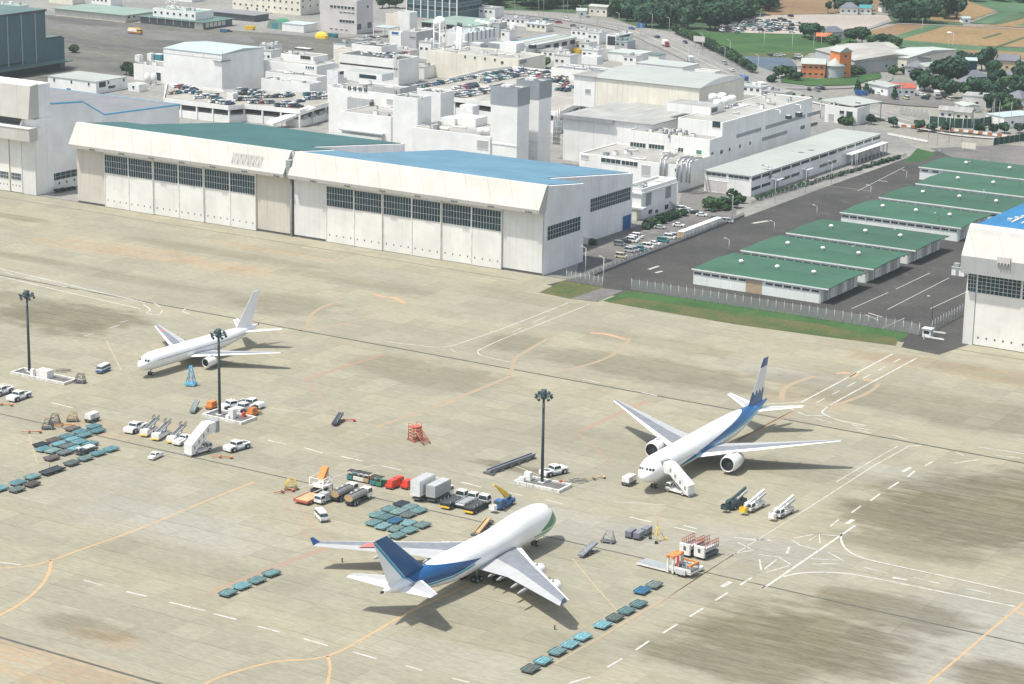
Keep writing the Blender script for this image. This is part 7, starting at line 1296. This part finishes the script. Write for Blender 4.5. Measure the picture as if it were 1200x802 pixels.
def fill(poly, dmin, kinds, s, label, group, maxn=80):
    xs = [q[0] for q in poly]; ys = [q[1] for q in poly]; P_ = []; tries = 0
    while len(P_) < maxn and tries < 4000:
        tries += 1; x, y = RS.uniform(min(xs), max(xs)), RS.uniform(min(ys), max(ys))
        if not inside(poly, x, y): continue
        p = gz(x, y)
        if all((p-q).length > dmin for q in P_): P_.append(p); tree(RS.choice(kinds), 0, 0, s*RS.uniform(.85, 1.2), label, group, xy=p)
fill([(560, 9), (600, 10), (680, 14), (712, 17), (745, 28), (790, 33), (800, 26), (850, 33), (880, 24), (905, 15), (900, -8), (560, -8)], 5.4, ['big1', 'big2', 'big3', 'big1'], 1.0, 'dark broadleaf tree in the wood along the top edge', 'trees of the wood', 190)
for px, py, s in [(806, 34, 1.15), (838, 36, 1.2), (832, 35, 1.0), (848, 32, 1.1), (757, 32, 1.2), (775, 33, 1.0), (870, 27, 1.1)]: tree('big2', px, py, s, 'rounded dark tree at the near edge of the wood by the meadow', 'near edge trees of the wood')
fill([(1041, 26), (1060, 27), (1105, 30), (1125, 30), (1128, 22), (1098, 14), (1092, -6), (1044, -6)], 4.6, ['tall', 'big1', 'big2'], 1.2, 'tall dark tree in the grove beside the tan fields', 'trees of the grove', 44)
fill([(1120, 2), (1220, 5), (1220, -6), (1110, -10)], 9, ['big1', 'big2'], .9, 'dark tree in the belt at the top right corner', 'trees of the top right belt', 26)
n = 34
for k in range(n):
    u = k/(n-1); A_ = [(788, 38), (815, 50), (845, 65), (878, 84)]; i = min(2, int(u*3)); f = u*3-i; x = A_[i][0]*(1-f)+A_[i+1][0]*f; y = A_[i][1]*(1-f)+A_[i+1][1]*f; tree(RS.choice(['small1', 'small2']), x+4, y+1.5, RS.uniform(.95, 1.25), 'small clipped tree in the roadside row beside the meadow', 'roadside row of clipped trees')
for px, py, k, s in [(960, 46, 'big3', .8), (950, 47, 'big1', .8), (943, 44, 'big2', .7), (996, 50, 'big1', .75), (1010, 51, 'big2', .75), (1022, 53, 'big3', .6), (1034, 53, 'big2', .6), (1044, 54, 'big1', .6), (1052, 56, 'small1', 1.3), (975, 52, 'bush', 2.2), (985, 15, 'big1', .8), (1000, 12, 'big2', .7), (1012, 12, 'big2', .7), (970, 16, 'tall', .5), (1108, 21, 'light', .7)]: tree(k, px, py, s, 'dark tree in the loose hedge below the gravel lot' if py > 40 else 'dark tree beside the farmhouses at the gravel lot', 'hedge trees' if py > 40 else 'farmhouse trees')
for px, py, k, s in [(1075, 101, 'big1', .85), (1083, 106, 'big2', .8), (1093, 92, 'tall', .55), (1100, 108, 'big3', .8), (1110, 99, 'big2', 1.15), (1122, 97, 'big1', 1.05), (1098, 110, 'big1', .8), (1112, 114, 'big2', .75), (1130, 113, 'big3', .75), (1142, 113, 'big1', .8), (1152, 113, 'big2', .75), (1157, 84, 'tall', .85), (1150, 82, 'big1', .9), (1163, 88, 'big2', .7), (1136, 75, 'big2', .6), (1128, 74, 'big1', .6), (1165, 104, 'big1', .8), (1178, 106, 'big3', .7), (1190, 105, 'big1', .75), (1198, 98, 'big2', .8), (1166, 116, 'big2', .8), (1172, 128, 'big1', .8), (1183, 134, 'big3', .75), (1193, 112, 'big2', .7), (1199, 88, 'big1', .7), (1060, 86, 'bush2', 1.6), (1048, 86, 'bush', 1.6), (1162, 130, 'big1', .7), (1180, 118, 'big2', .6)]: tree(k, px, py+1, s, 'dark garden tree among the village roofs', 'village garden trees')
for px, py, k, s in [(1048, 117, 'cone', 1.1), (1148, 126, 'cone', 1.2), (1024, 108, 'cone', .9), (1005, 108, 'cone', 1.0), (1015, 110, 'cone', 1.0), (1163, 127, 'cone', 1.2)]: tree(k, px, py, s, 'single conical conifer beside the village car park', 'conical conifers')
for px, py in [(1021, 146), (1047, 149), (1077, 154), (1092, 155), (1108, 156), (1148, 157), (1163, 158), (1177, 157), (1194, 157)]: tree('small2', px, py, 1.15, 'small round street tree beside the red and white barriers', 'street trees at the barriers')
for px, py, k, s in [(920, 90, 'big3', .6), (927, 93, 'small1', 1.4), (934, 95, 'small2', 1.2), (912, 92, 'small1', 1.2), (1000, 87, 'bush', 1.5), (1008, 87, 'bush2', 1.5), (1003, 88, 'bush', 1.4), (905, 96, 'bush2', 1.5), (893, 108, 'small2', .9), (899, 110, 'small1', .8), (906, 112, 'bush', 1.2), (640, 80, 'light', .7), (634, 81, 'big3', .55), (628, 82, 'light', .5), (86, 62, 'bush', 1.6), (148, 88, 'small2', 1.4), (154, 89, 'small1', 1.3), (456, 9, 'big3', .8), (448, 10, 'big2', .7), (464, 10, 'big3', .8), (577, 10, 'big1', .7), (990, 145, 'bush', 1.6), (995, 147, 'bush', 1.5)]: tree(k, px, py, s, {1: 'green tree or bush beside the orange hall or the road bend', 0: 'green tree standing among the factory blocks'}[1 if px > 880 else 0], 'road bend greenery' if px > 880 else 'factory trees')
for px, py, k, s in [(759, 267, 'bush2', 1.1), (766, 265, 'bush', 1.15), (773, 262, 'bush2', 1.2), (780, 259, 'bush', 1.2), (787, 257, 'bush2', 1.1), (792, 255, 'bush', 1.0), (801, 253, 'bush2', .95), (756, 269, 'bush', .8)]: tree(k, px, py, s, 'dark clipped shrub in the hedge in front of the two storey annex', 'hedge shrubs of the annex', 'hedge_shrub', 'shrub')
for k in range(16): tree(RS.choice(['bush', 'bush2', 'small1']), 829+k*2.6+RS.uniform(-2, 2), 247-k*.55+RS.uniform(-5, 5), RS.uniform(.6, .95), 'wild green shrub in the bed left of the dark yard', 'shrubs of the yard bed', 'wild_shrub', 'shrub')
for k in range(46):
    u = k/45; tree(RS.choice(['bush', 'bush2']), 888+u*165, 234-u*48+RS.uniform(-.6, .6), RS.uniform(.42, .7), 'low shrub in the strip between the white roofed warehouse and the yard', 'shrubs of the warehouse strip', 'low_shrub', 'shrub')
tree('bush', 694, 287, .9, 'round green shrub at the foot of the blue roofed hangar side', None, 'round_shrub', 'shrub')
for k in range(7): tree('bush2', 66+k*3.2, 226-k*.6, .55, 'pale green shrub between the two white hangars', 'shrubs between the hangars', 'low_shrub', 'shrub')
for k in range(9): tree('bush', 930+k*10.5, 112.5+k*1.9, .5, 'low roadside hedge shrub by the road bend', 'hedge shrubs of the road bend', 'hedge_shrub', 'shrub')
# ---- cars
CC = {'white': (.74, .74, .73), 'silver': (.42, .43, .44), 'grey': (.20, .21, .22), 'black': (.025, .027, .03), 'navy': (.02, .045, .11), 'teal': (.05, .20, .22), 'red': (.40, .035, .05), 'blue': (.03, .13, .32), 'beige': (.55, .48, .36)}
CARM = {}
for cn, cc in CC.items():
    plain('car_'+cn, cc, .3, 0, .04, 1, .6)
    for kind in ('sedan', 'van'):
        b = MB(); m = 'car_'+cn; h1 = .85 if kind == 'sedan' else 1.0; L = 2.2
        b.box(-L, L, -.86, .86, .28, h1, m, taper=.06)
        x0, x1, xi0, xi1, zt = (-1.7, 1.0, -1.1, .35, 1.42) if kind == 'sedan' else (-2.08, 1.5, -1.95, .85, 1.85)
        b.loft([[(x0, -.8, h1), (x1, -.8, h1), (x1, .8, h1), (x0, .8, h1)], [(xi0, -.66, zt-.06), (xi1, -.66, zt-.06), (xi1, .66, zt-.06), (xi0, .66, zt-.06)]], 'glass', cap=False, smooth=False)
        b.box(xi0-.03, xi1+.03, -.68, .68, zt-.07, zt, m, taper=.05)
        for s in (-1, 1):
            for xx in ((x0+xi0)/2+.02, (x1+xi1)/2-.02, -.35): b.tube((xx, s*.78, h1), (xx*.98, s*.68, zt-.05), .05, m, 4)
            for xx in (-1.35, 1.35): b.tube((xx, s*.7, .3), (xx, s*.9, .3), .31, 'rubber', 10)
        o = b.build('parked_car'); CARM[cn, kind] = o.data; bpy.data.objects.remove(o)
CW = ['white']*9+['silver']*4+['grey']*2+['black']*5+['navy']*3+['teal']*2+['red']+['blue']*1+['beige']
CNT = [0]
def car(p, rz, where, group, col=None, kind=None):
    cn = col or RS.choice(CW); k = kind or RS.choice(['sedan', 'sedan', 'van']); o = bpy.data.objects.new('parked_car', CARM[cn, k]); COL.objects.link(o); o.location = p; o.rotation_euler = (0, 0, rz)
    tag(o, f'{cn} {"minivan" if k == "van" else "saloon car"} {where}', 'car', group); CNT[0] += 1; return o
def carrow(a, b_, n, z, where, group, head=0, skip=.08, jit=.15):
    A_, B_ = gz(a[0], a[1], z), gz(b_[0], b_[1], z)
    for k in range(n):
        if RS.random() < skip: continue
        p = A_+(B_-A_)*(k/max(1, n-1)); p = p+Vector((RS.uniform(-.2, .2), RS.uniform(-.3, .3), 0)); car((p.x, p.y, z+.02), R(head)+RS.uniform(-jit, jit)*.3+(math.pi if RS.random() < .5 else 0), where, group)
G1, G2 = 'cars on the left rooftop car park', 'cars on the right rooftop car park'
for a, b_, n, h in [((206, 103), (222, 103.5), 6, 90), ((200, 110.5), (209, 110), 4, 90), ((218, 108.5), (234, 111), 7, 80), ((214, 104.5), (228, 107), 5, 80), ((232, 116), (252, 113.5), 7, 60), ((240, 113), (256, 117.5), 5, 60), ((250, 120.5), (270, 123), 6, 75), ((281, 107.5), (306, 109.5), 8, 80), ((282, 111), (302, 112.5), 6, 80), ((279, 118.5), (300, 117), 8, 70), ((296, 121), (318, 121.5), 8, 70), ((304, 115), (338, 114), 10, 75), ((338, 111), (352, 120), 6, 70), ((326, 125), (350, 126), 8, 70), ((332, 122), (346, 124), 5, 70)]: carrow(a, b_, n, ZL, 'on the left rooftop car park', G1, h)
for k in range(12): p = gz(360+(k % 6)*4.2, 112.5+(k//6)*4.5+(k % 6)*.0-(k % 6)*.2, ZL); car((p.x, p.y, ZL+.02), R(70)+RS.uniform(-.1, .1), 'beside the short stair tower of the left rooftop car park', 'cars beside the short stair tower')
for a, b_, n, h in [((484, 104.5), (597, 84), 26, 0), ((533, 107.5), (560, 101.5), 8, 0), ((535, 104.5), (556, 99.8), 7, 0), ((566, 97.5), (612, 89), 12, 0), ((568, 94.7), (606, 87.5), 10, 0), ((535, 115.5), (578, 108), 11, 0), ((537, 112.5), (576, 105.6), 10, 0), ((612, 88.5), (664, 93), 13, 80), ((618, 93.5), (668, 98), 12, 80), ((652, 99.5), (672, 103.5), 6, 80), ((568, 105.3), (578, 103.5), 3, 0), ((655, 106), (664, 107.5), 3, 80), ((610, 83.5), (650, 88), 10, 80)]: carrow(a, b_, n, ZR, 'on the right rooftop car park', G2, h)
for x, y, cn, k in [(265, 548, 'grey', 'van'), (300, 528, 'black', 'sedan'), (348, 524, 'white', 'van'), (362, 512, 'white', 'van'), (385, 496, 'white', 'van'), (335, 592, 'silver', 'van'), (360, 585, 'silver', 'van'), (400, 582, 'teal', 'van'), (455, 564, 'white', 'van'), (500, 543, 'white', 'sedan'), (555, 524, 'teal', 'van'), (600, 502, 'white', 'van'), (632, 495, 'silver', 'van'), (275, 630, 'beige', 'van')]:
    p = gz(680+x/5.728, 190+(y+14)/5.728); car((p.x, p.y, .06), R(4), 'in the ground lot beside the blue roofed hangar', 'cars in the ground lot', cn, k)
for x, y, cn, k in [(680, 318, 'white', 'van'), (705, 316, 'white', 'sedan'), (730, 326, 'white', 'sedan'), (755, 338, 'silver', 'sedan'), (778, 340, 'black', 'sedan'), (815, 356, 'white', 'sedan'), (535, 440, 'silver', 'sedan'), (660, 425, 'white', 'sedan'), (905, 375, 'grey', 'sedan'), (990, 400, 'silver', 'van')]:
    p = gz(680+x/5.728, 190+(y+8)/5.728); car((p.x, p.y, .06), R(15), 'in the small lot behind the two storey annex', 'cars behind the annex', cn, k)
for x, y in [(1067, 108), (1058, 109), (1080, 113), (1088, 114), (1100, 115), (1107, 115.5), (1084, 117), (1062, 117), (1113, 118), (1022, 110), (1030, 111), (1036, 81), (1042, 83), (903, 66), (911, 67), (916, 66), (932, 70), (940, 71), (936, 68), (1147, 92), (958, 107), (948, 106), (962, 105)]:
    p = gz(x, y); car((p.x, p.y, .30), RS.uniform(0, 3), 'parked in the village or by the orange hall', 'village cars')
JB_ = MB()
for k in range(90):
    x = 846+RS.random()**1.2*90; y = 40-(x-846)*.13*RS.random()-RS.random()*11; q = gz(x, max(22, min(40.5, y))); cn = RS.choice(['white', 'white', 'white', 'silver', 'black', 'teal', 'grey']); me = CARM[cn, RS.choice(['sedan', 'van'])]; a = RS.uniform(0, 3); k0 = len(JB_.v); lift = .1+(.9 if RS.random() < .3 else 0)
    JB_.v += [(q.x+v.co.x*math.cos(a)-v.co.y*math.sin(a), q.y+v.co.x*math.sin(a)+v.co.y*math.cos(a), v.co.z+lift) for v in me.vertices]
    for pl in me.polygons: JB_.f.append([k0+i for i in pl.vertices]); JB_.m.append(JB_.mi(me.materials[pl.material_index].name)); JB_.sm.append(False)
o = JB_.build('dumped_cars'); o['kind'] = 'stuff'; tag(o, 'heap of dumped white and dark cars on the pale gravel lot', 'scrap cars')
for x, y, hd in [(803, 51, -42), (849, 76, -40), (858, 84, 140), (740, 35, -20), (770, 45, 150)]: p = gz(x, y); car((p.x, p.y, .33), R(hd), 'driving on the main road', 'cars on the main road')
for x, y in [(262, 38), (268, 37.5), (430, 46), (436, 45), (443, 46.5), (407, 53), (414, 52), (395, 58), (330, 62), (300, 58)]: p = gz(x, y); car((p.x, p.y, .05), RS.uniform(0, 3), 'on the far apron behind the tall white box shed', 'cars on the far apron')
for x, y in [(600, 24), (610, 25), (618, 25.5), (585, 27), (640, 24), (630, 26), (648, 27), (655, 28), (593, 28), (605, 29), (672, 32), (684, 34), (664, 24), (622, 29)]: p = gz(x, y); car((p.x, p.y, .05), R(20)+RS.uniform(-.4, .4), 'in the far lot behind the blue striped repair shop', 'cars in the far lot')
X0 = [(445, 66), (450, 66.5), (456, 64), (462, 65), (441, 64.5), (468, 64.5), (458, 67.5), (474, 63.5)]
for x, y in X0: p = gz(x, y, 12.2); car((p.x, p.y, 12.22), RS.uniform(1.2, 1.9), 'on the roof of the parapet block', 'cars on the parapet block roof')
# ---- lorries on the road
def lorry(t, m, box='white_paint'):
    part(t, 'chassis', lambda b: b.box(-4.2, 4.0, -1.1, 1.1, .5, .9, 'dark_grey')); part(t, 'cab', lambda b: cabshape(b, 2.4, 4.2, 1.15, .8, 1.6, 2.8, m, .2, .1)); part(t, 'cargo_box', lambda b: b.box(-4.3, 2.2, -1.25, 1.25, .95, 3.5, box)); wheels(t, (-3, -1.8, 3), 1.0, .5)
for px, py, m, bx_, hd, l in [(780, 55, 'red_paint', 'white_paint', (9, 5), 'lorry with a red cab and white box on the main road'), (809, 74, 'dark_grey', 'light_grey', (-7, -6), 'grey lorry on the road behind the white roofed shed'), (871, 97, 'sky_blue', 'blue_paint', (-9, -4), 'blue lorry at the road edge behind the curved roof shed'), (892, 105, 'white_paint', 'offwhite', (-9, -3), 'long white lorry at the road edge behind the terminal'), (1000, 144, 'white_paint', 'white_paint', (9, 3), 'white lorry parked by the small white depot'), (1098, 116, 'grey_paint', 'light_grey', (4, 5), 'grey box lorry in the village car park')]:
    mk(lorry, m+bx_, px, py, hd, 'lorry', l, 'lorry') if False else None
    loc, rz = at(px, py, hd); t = thing('lorry', l, 'lorry', (loc[0], loc[1], .31 if py < 120 else .03), rz); lorry(t, m, bx_)
c, rz = at(158, 40, (20, 2)); t = thing('mobile_crane', 'yellow and red mobile crane with a white load on the far apron', 'crane', (c[0], c[1], .04), rz); part(t, 'chassis', lambda b: b.box(-5, 5, -1.2, 1.2, .6, 1.4, 'rust')); part(t, 'cab', lambda b: cabshape(b, 2.6, 5, 1.2, 1.2, 1.9, 3, 'yellow_paint', .4, .1)); part(t, 'load', lambda b: b.box(-4.4, 2.2, -1.1, 1.1, 1.42, 2.9, 'offwhite', taper=.15)); part(t, 'boom', lambda b: b.extr([(-4.6, 3.0), (3.6, 3.3), (3.6, 3.7), (-4.6, 3.4)], 'y', -.3, .3, 'yellow_paint')); wheels(t, (-3.6, -2.2, 2.4, 3.7), 1.0, .5)
c = gz(377, 45); t = thing('tarpaulin_heap', 'bright yellow tarpaulin heap in front of the pinkish grey office', 'tarpaulin', (c.x, c.y, .03)); b = MB(); b.loft([[(4.6*math.cos(a)*s, 2.6*math.sin(a)*s, z) for a in np.linspace(0, 6.28, 11)[:-1]] for s, z in ((1, 0), (.95, 1.6), (.7, 3.0), (.3, 3.6))], 'yellow_paint', smooth=False); b.build('cover', t)
for px, py, l, m in [(293, 35, 'yellow skip by the light blue roofed carport', 'yellow_paint'), (390, 44, 'teal skip right of the yellow tarpaulin', 'teal_paint'), (676, 62, 'yellow skip beside the blue striped repair shop', 'yellow_paint'), (660, 66, 'tan skip beside the blue striped repair shop', 'tan'), (1009, 112, 'bright blue skip by the white low shed', 'blue_paint'), (645, 68, 'red skip nearest the long cream wing', 'red_paint')]:
    c = gz(px, py); t = thing('skip', l, 'skip', (c.x, c.y, .32 if px > 900 else .03)); b = MB(); b.loft([[(-2.6, -1.2, 0), (2.6, -1.2, 0), (2.6, 1.2, 0), (-2.6, 1.2, 0)], [(-3.2, -1.5, 2.1), (3.2, -1.5, 2.1), (3.2, 1.5, 2.1), (-3.2, 1.5, 2.1)], [(-2.9, -1.3, 2.1), (2.9, -1.3, 2.1), (2.9, 1.3, 2.1), (-2.9, 1.3, 2.1)], [(-2.6, -1.1, 1.5), (2.6, -1.1, 1.5), (2.6, 1.1, 1.5), (-2.6, 1.1, 1.5)]], m, smooth=False); b.build('bin', t); b = MB(); [b.box(x-.12, x+.12, -1.56, 1.56, .5, 2.2, m) for x in (-1.5, 1.5)]; b.build('rib', t)
# ---- containers along the yard
for k in range(4):
    a, q = gz(801+k*11.5, 281-k*4.4), gz(811.5+k*11.5, 277-k*4.4); d = q-a; t = thing('container', ['white container nearest the parked cars at the yard wall', 'second white container along the yard wall', 'third white container along the yard wall', 'fourth white container, farthest along the yard wall'][k], 'container', (a.x, a.y, .05), math.atan2(d.y, d.x), 'white containers along the yard wall'); L = d.length
    part(t, 'body', lambda b: (b.box(0, L, 0, 2.5, .15, 2.75, 'white_paint'), [b.box(i*L/14+.1, i*L/14+.3, -.06, .02, .3, 2.6, 'offwhite') for i in range(14)])); part(t, 'door', lambda b: b.box(-.06, -.01, .15, 2.35, .3, 2.6, 'tan'))
# ---- fences
def fence(label, pts, h, n, z=.06, mesh=True, wallh=0, m='light_grey', name='fence', panel='fence_mesh'):
    A_ = pts[0]; t = thing(name, label, 'fence', (A_.x, A_.y, z)); tot = sum((pts[i+1]-pts[i]).length for i in range(len(pts)-1))
    b = MB(); 
    for i in range(len(pts)-1):
        p, q = pts[i]-A_, pts[i+1]-A_; d = (q-p); nn = Vector((-d.y, d.x, 0)).normalized()*.04
        if mesh: b.loft([[p+nn+Vector((0, 0, .1)), p-nn+Vector((0, 0, .1)), p-nn+Vector((0, 0, h)), p+nn+Vector((0, 0, h))], [q+nn+Vector((0, 0, .1)), q-nn+Vector((0, 0, .1)), q-nn+Vector((0, 0, h)), q+nn+Vector((0, 0, h))]], panel, smooth=False)
        if wallh: w_ = nn*4; b.loft([[p+w_, p-w_, p-w_+Vector((0, 0, wallh)), p+w_+Vector((0, 0, wallh))], [q+w_, q-w_, q-w_+Vector((0, 0, wallh)), q+w_+Vector((0, 0, wallh))]], 'wall_dark', smooth=False)
    b.build('panel', t)
    for k in range(n):
        s = tot*k/(n-1); i = 0
        while i < len(pts)-2 and s > (pts[i+1]-pts[i]).length: s -= (pts[i+1]-pts[i]).length; i += 1
        p = pts[i]+(pts[i+1]-pts[i]).normalized()*s-A_; b = MB(); b.tube(p, p+Vector((0, 0, h+.25)), .09, m, 5); b.tube(p+Vector((0, 0, h+.2)), p+Vector((0, -.35, h+.6)), .06, m, 4); b.build('post', t)
    return t
m, b = newmat('fence_mesh', .7); setin(b.inputs['Base Color'], (.30, .31, .31)); 
(x, y, z), v = coords(); al = mth('MAXIMUM', (mth('FRACT', (x+y)*6.0) < .16), (mth('FRACT', z*6.0) < .16)); setin(b.inputs['Alpha'], al)
fence('tall wire mesh fence on pale posts between the grass strip and the dark yard', PX((740, 340.5), (900, 365), (1064, 391), (1077, 394)), 3.6, 36)
fence('short wire mesh fence beside the front corner of the blue roofed hangar', PX((664, 330), (690, 334), (706, 337)), 3.4, 9)
fence('low dark wall with thin mesh along the left side of the dark yard', PX((690, 326), (745, 304), (800, 283), (872, 254)), 1.7, 40, wallh=.7)
fence('pale rail fence along the shrub strip beside the white roofed warehouse', PX((880, 240), (960, 214), (1062, 183)), 1.3, 40, mesh=True)
fence('mesh fence with posts on the right side of the yard before the cropped hangar', PX((1092, 389), (1140, 363)), 3.2, 16)
fence('chain of thin posts and mesh in front of the village car park', PX((1055, 135), (1072, 138), (1088, 140)), 3.6, 8, z=.3)
t = fence('dark green screen fence in front of the small village houses', PX((1089, 148), (1120, 151), (1145, 151.5), (1182, 143)), 4.4, 14, z=.3, panel='screen_green') if 'screen_green' in MATS else (plain('screen_green', (.02, .065, .045), .8), fence('dark green screen fence in front of the small village houses', PX((1089, 148), (1120, 151), (1145, 151.5), (1182, 143)), 4.4, 14, z=.3, panel='screen_green'))
fence('dark green slatted screen at the right edge beyond the green warehouses', PX((1164, 171), (1185, 168), (1212, 164)), 3.4, 9, panel='screen_green')
fence('white guard rail beyond the end of the white roofed warehouse', PX((1040, 158.5), (1064, 163), (1087, 167.5)), 1.0, 12, z=.1, panel='white_paint')
for k in range(24):
    u = k/23; x = 1053+u*130; y = 149.5+u*13.5-math.sin(u*3)*1.5; a, q = gz(x, y), gz(x+4, y+.4); t = thing('road_barrier', f'{"red" if k % 2 else "white"} plastic barrier in the curved line along the road works', 'barrier', (a.x, a.y, .33), math.atan2(q.y-a.y, q.x-a.x), 'road works barriers')
    part(t, 'body', lambda b: (b.box(-1.35, 1.35, -.3, .3, 0, .3, 'rust' if k % 2 else 'white_paint'), b.box(-1.3, 1.3, -.18, .18, .3, 1.15, 'rust' if k % 2 else 'white_paint', taper=.04))); part(t, 'foot', lambda b: b.box(-1.2, 1.2, -.42, -.31, 0, .12, 'dark_grey'))
c = gz(1135, 177); t = thing('site_board', 'cream site board on short legs beyond the green warehouses', 'sign', (c.x, c.y, .05)); part(t, 'board', lambda b: b.box(-3.2, 3.2, -.08, .08, .9, 3.4, 'wall_cream')); [part(t, 'leg', lambda b, x=x: b.box(x-.1, x+.1, -.04, .2, 0, .9, 'light_grey')) for x in (-2.6, 2.6)]
c = gz(1087, 395); t = thing('guard_hut', 'small pale guard hut at the yard gate', 'hut', (c.x, c.y, .07)); part(t, 'wall', lambda b: b.box(-1.3, 1.3, -1.1, 1.1, 0, 2.5, 'wall_plain')); part(t, 'roof', lambda b: b.box(-1.6, 1.6, -1.4, 1.4, 2.5, 2.7, 'light_grey')); part(t, 'window', lambda b: b.box(-.9, .9, -1.14, -1.08, 1.1, 2.0, 'glass')); part(t, 'door', lambda b: b.box(1.28, 1.34, -.5, .5, .1, 2.1, 'cage_grey'))
for k, (x0, y0, x1, y1) in enumerate([((1083), 398, 1106, 402), (1090, 392, 1108, 394.5)]):
    a, q = gz(x0, y0), gz(x1, y1); d = q-a; t = thing('barrier_gate', ['white sliding gate bar nearest the apron', 'white sliding gate bar behind the guard hut'][k], 'gate', (a.x, a.y, .07), math.atan2(d.y, d.x)); part(t, 'bar', lambda b: b.box(0, d.length, -.1, .1, .75, 1.15, 'white_paint')); part(t, 'post', lambda b: (b.box(-.2, .1, -.2, .2, 0, 1.3, 'light_grey')))
c = gz(1120, 322); t = thing('utility_hut', 'small white hut with a grey unit on top left of the cropped hangar', 'hut', (c.x+1, c.y, .03)); part(t, 'wall', lambda b: b.box(-2, 2.5, -1.5, 2, 0, 2.6, 'wall_plain')); part(t, 'roof', lambda b: b.box(-2.2, 2.7, -1.7, 2.2, 2.6, 2.8, 'roof_concrete')); part(t, 'door', lambda b: b.box(-.5, .6, -1.56, -1.48, .1, 2.0, 'cage_grey')); part(t, 'air_conditioner', lambda b: b.box(-1.6, .2, -1, .6, 2.82, 4.0, 'grey_paint'))
# ---- lamps and poles
def pole(px, py, h, label, group, m='mast', lamp=True, z=.03, base=None):
    p = gz(px, py) if base is None else base; t = thing('lamp_post', label, 'lamp post', (p.x, p.y, z), 0, group); part(t, 'pole', lambda b: b.tube((0, 0, 0), (0, 0, h), .13, m, 6, .08))
    if lamp: part(t, 'lamp', lambda b: (b.tube((0, 0, h), (-1.4, 0, h+.35), .07, m, 5), b.box(-2.0, -1.2, -.22, .22, h+.3, h+.48, 'light_grey')))
    return t
for px, py in [(1003, 318), (1052, 297), (1099, 277), (1156, 249), (1092, 379), (1139, 214), (1104, 200), (1194, 235)]: pole(px, py, 8, 'dark slim lamp post between the green roofed warehouses', 'yard lamp posts')
for px, py in [(957, 256), (907, 275), (854, 296), (1020, 232), (1062, 214)]: pole(px, py, 4.5, 'short pale lamp post at the left ends of the green roofed warehouses', 'short yard lamp posts', 'light_grey')
for px, py in [(858, 257), (944, 226), (908, 238), (1004, 203), (1002, 203), (974, 216)]: pole(px, py, 9, 'pale lamp post along the left side of the yard', 'yard side lamp posts', 'light_grey')
for px, py in [(686, 322), (707, 334)]: pole(px, py, 9, 'pale lamp post by the corner of the blue roofed hangar', 'hangar corner lamp posts', 'offwhite')
for px, py in [(764, 37), (784, 42), (823, 62), (849, 78), (806, 78), (818, 82), (855, 70), (888, 88), (700, 30), (680, 27), (725, 36)]: pole(px, py, 10, 'thin grey street lamp along the main road', 'main road street lamps', 'light_grey', z=.3)
for px, py in [(1088, 163), (1127, 166), (1140, 163), (1162, 150), (1164, 146), (1153, 150), (1098, 170), (1184, 150), (1000, 160), (1133, 152), (1170, 150), (1055, 130), (1199, 150), (1112, 168)]: pole(px, py, 12, 'tall thin pale pole beside the road works', 'tall poles at the road works', 'light_grey', False, z=.1)
for px, py in [(895, 62), (928, 66), (890, 40), (953, 64), (962, 62), (1116, 64), (1080, 45)]: pole(px, py, 12, 'tall thin pole standing in the meadow or fields', 'field poles', 'light_grey', False, z=.3)
for px in (631, 637, 660, 665, 603): pole(px, 19, 22, 'very tall thin mast before the wood', 'tall masts before the wood', 'light_grey', False)
c = gz(1111, 66); t = pole(1111, 67, 13, 'white topped water lamp mast beside the cream factory', None, 'light_grey', False, z=.3); part(t, 'top_dish', lambda b: b.lathe([(12.6, .2), (13.2, 1.6), (13.6, 1.5), (13.9, .1)], 'white_paint', n=10))
c = gz(751, 42); t = thing('road_sign', 'blue direction sign over the main road at the wood', 'sign', (c.x, c.y, .3)); part(t, 'post', lambda b: b.tube((0, 0, 0), (0, 0, 7), .15, 'light_grey', 6)); part(t, 'board', lambda b: b.box(-2.2, 2.2, -.1, .1, 4.4, 7.2, 'blue_paint'))
c = gz(819, 57); t = thing('billboard', 'pale pink billboard on poles beside the roadside tree row', 'sign', (c.x, c.y, .3)); part(t, 'board', lambda b: b.box(-3.6, 3.6, -.15, .15, 3.5, 6.6, 'wall_pinkgrey')); [part(t, 'leg', lambda b, x=x: b.tube((x, .2, 0), (x, .2, 6), .14, 'light_grey', 5)) for x in (-2.5, 2.5)]
print('cars', CNT[0])
_seen = {}
for o in bpy.data.objects:
    if o.parent is None and 'label' in o:
        _seen.setdefault(o['label'], []).append(o)
for l, q in _seen.items():
    if len(l.split()) > 16 or len(l.split()) < 4: print('LEN', len(l.split()), l)
    if len(q) > 1 and not all('group' in o for o in q): print('DUP', l)
# ================================================================== air
m = bpy.data.materials.new('haze_air'); m.use_nodes = True; nt = m.node_tree; nt.nodes.remove(nt.nodes['Principled BSDF'])
pv = nt.nodes.new('ShaderNodeVolumePrincipled'); pv.inputs['Density'].default_value = HAZE; pv.inputs['Color'].default_value = (.80, .93, .98, 1); pv.inputs['Anisotropy'].default_value = .2
nt.links.new(pv.outputs[0], nt.nodes['Material Output'].inputs['Volume']); MATS['haze_air'] = m
b = MB(); b.box(-3700, 1500, -300, 4300, -1.2, 192, 'haze_air'); hz = b.build('haze'); hz['kind'] = 'stuff'
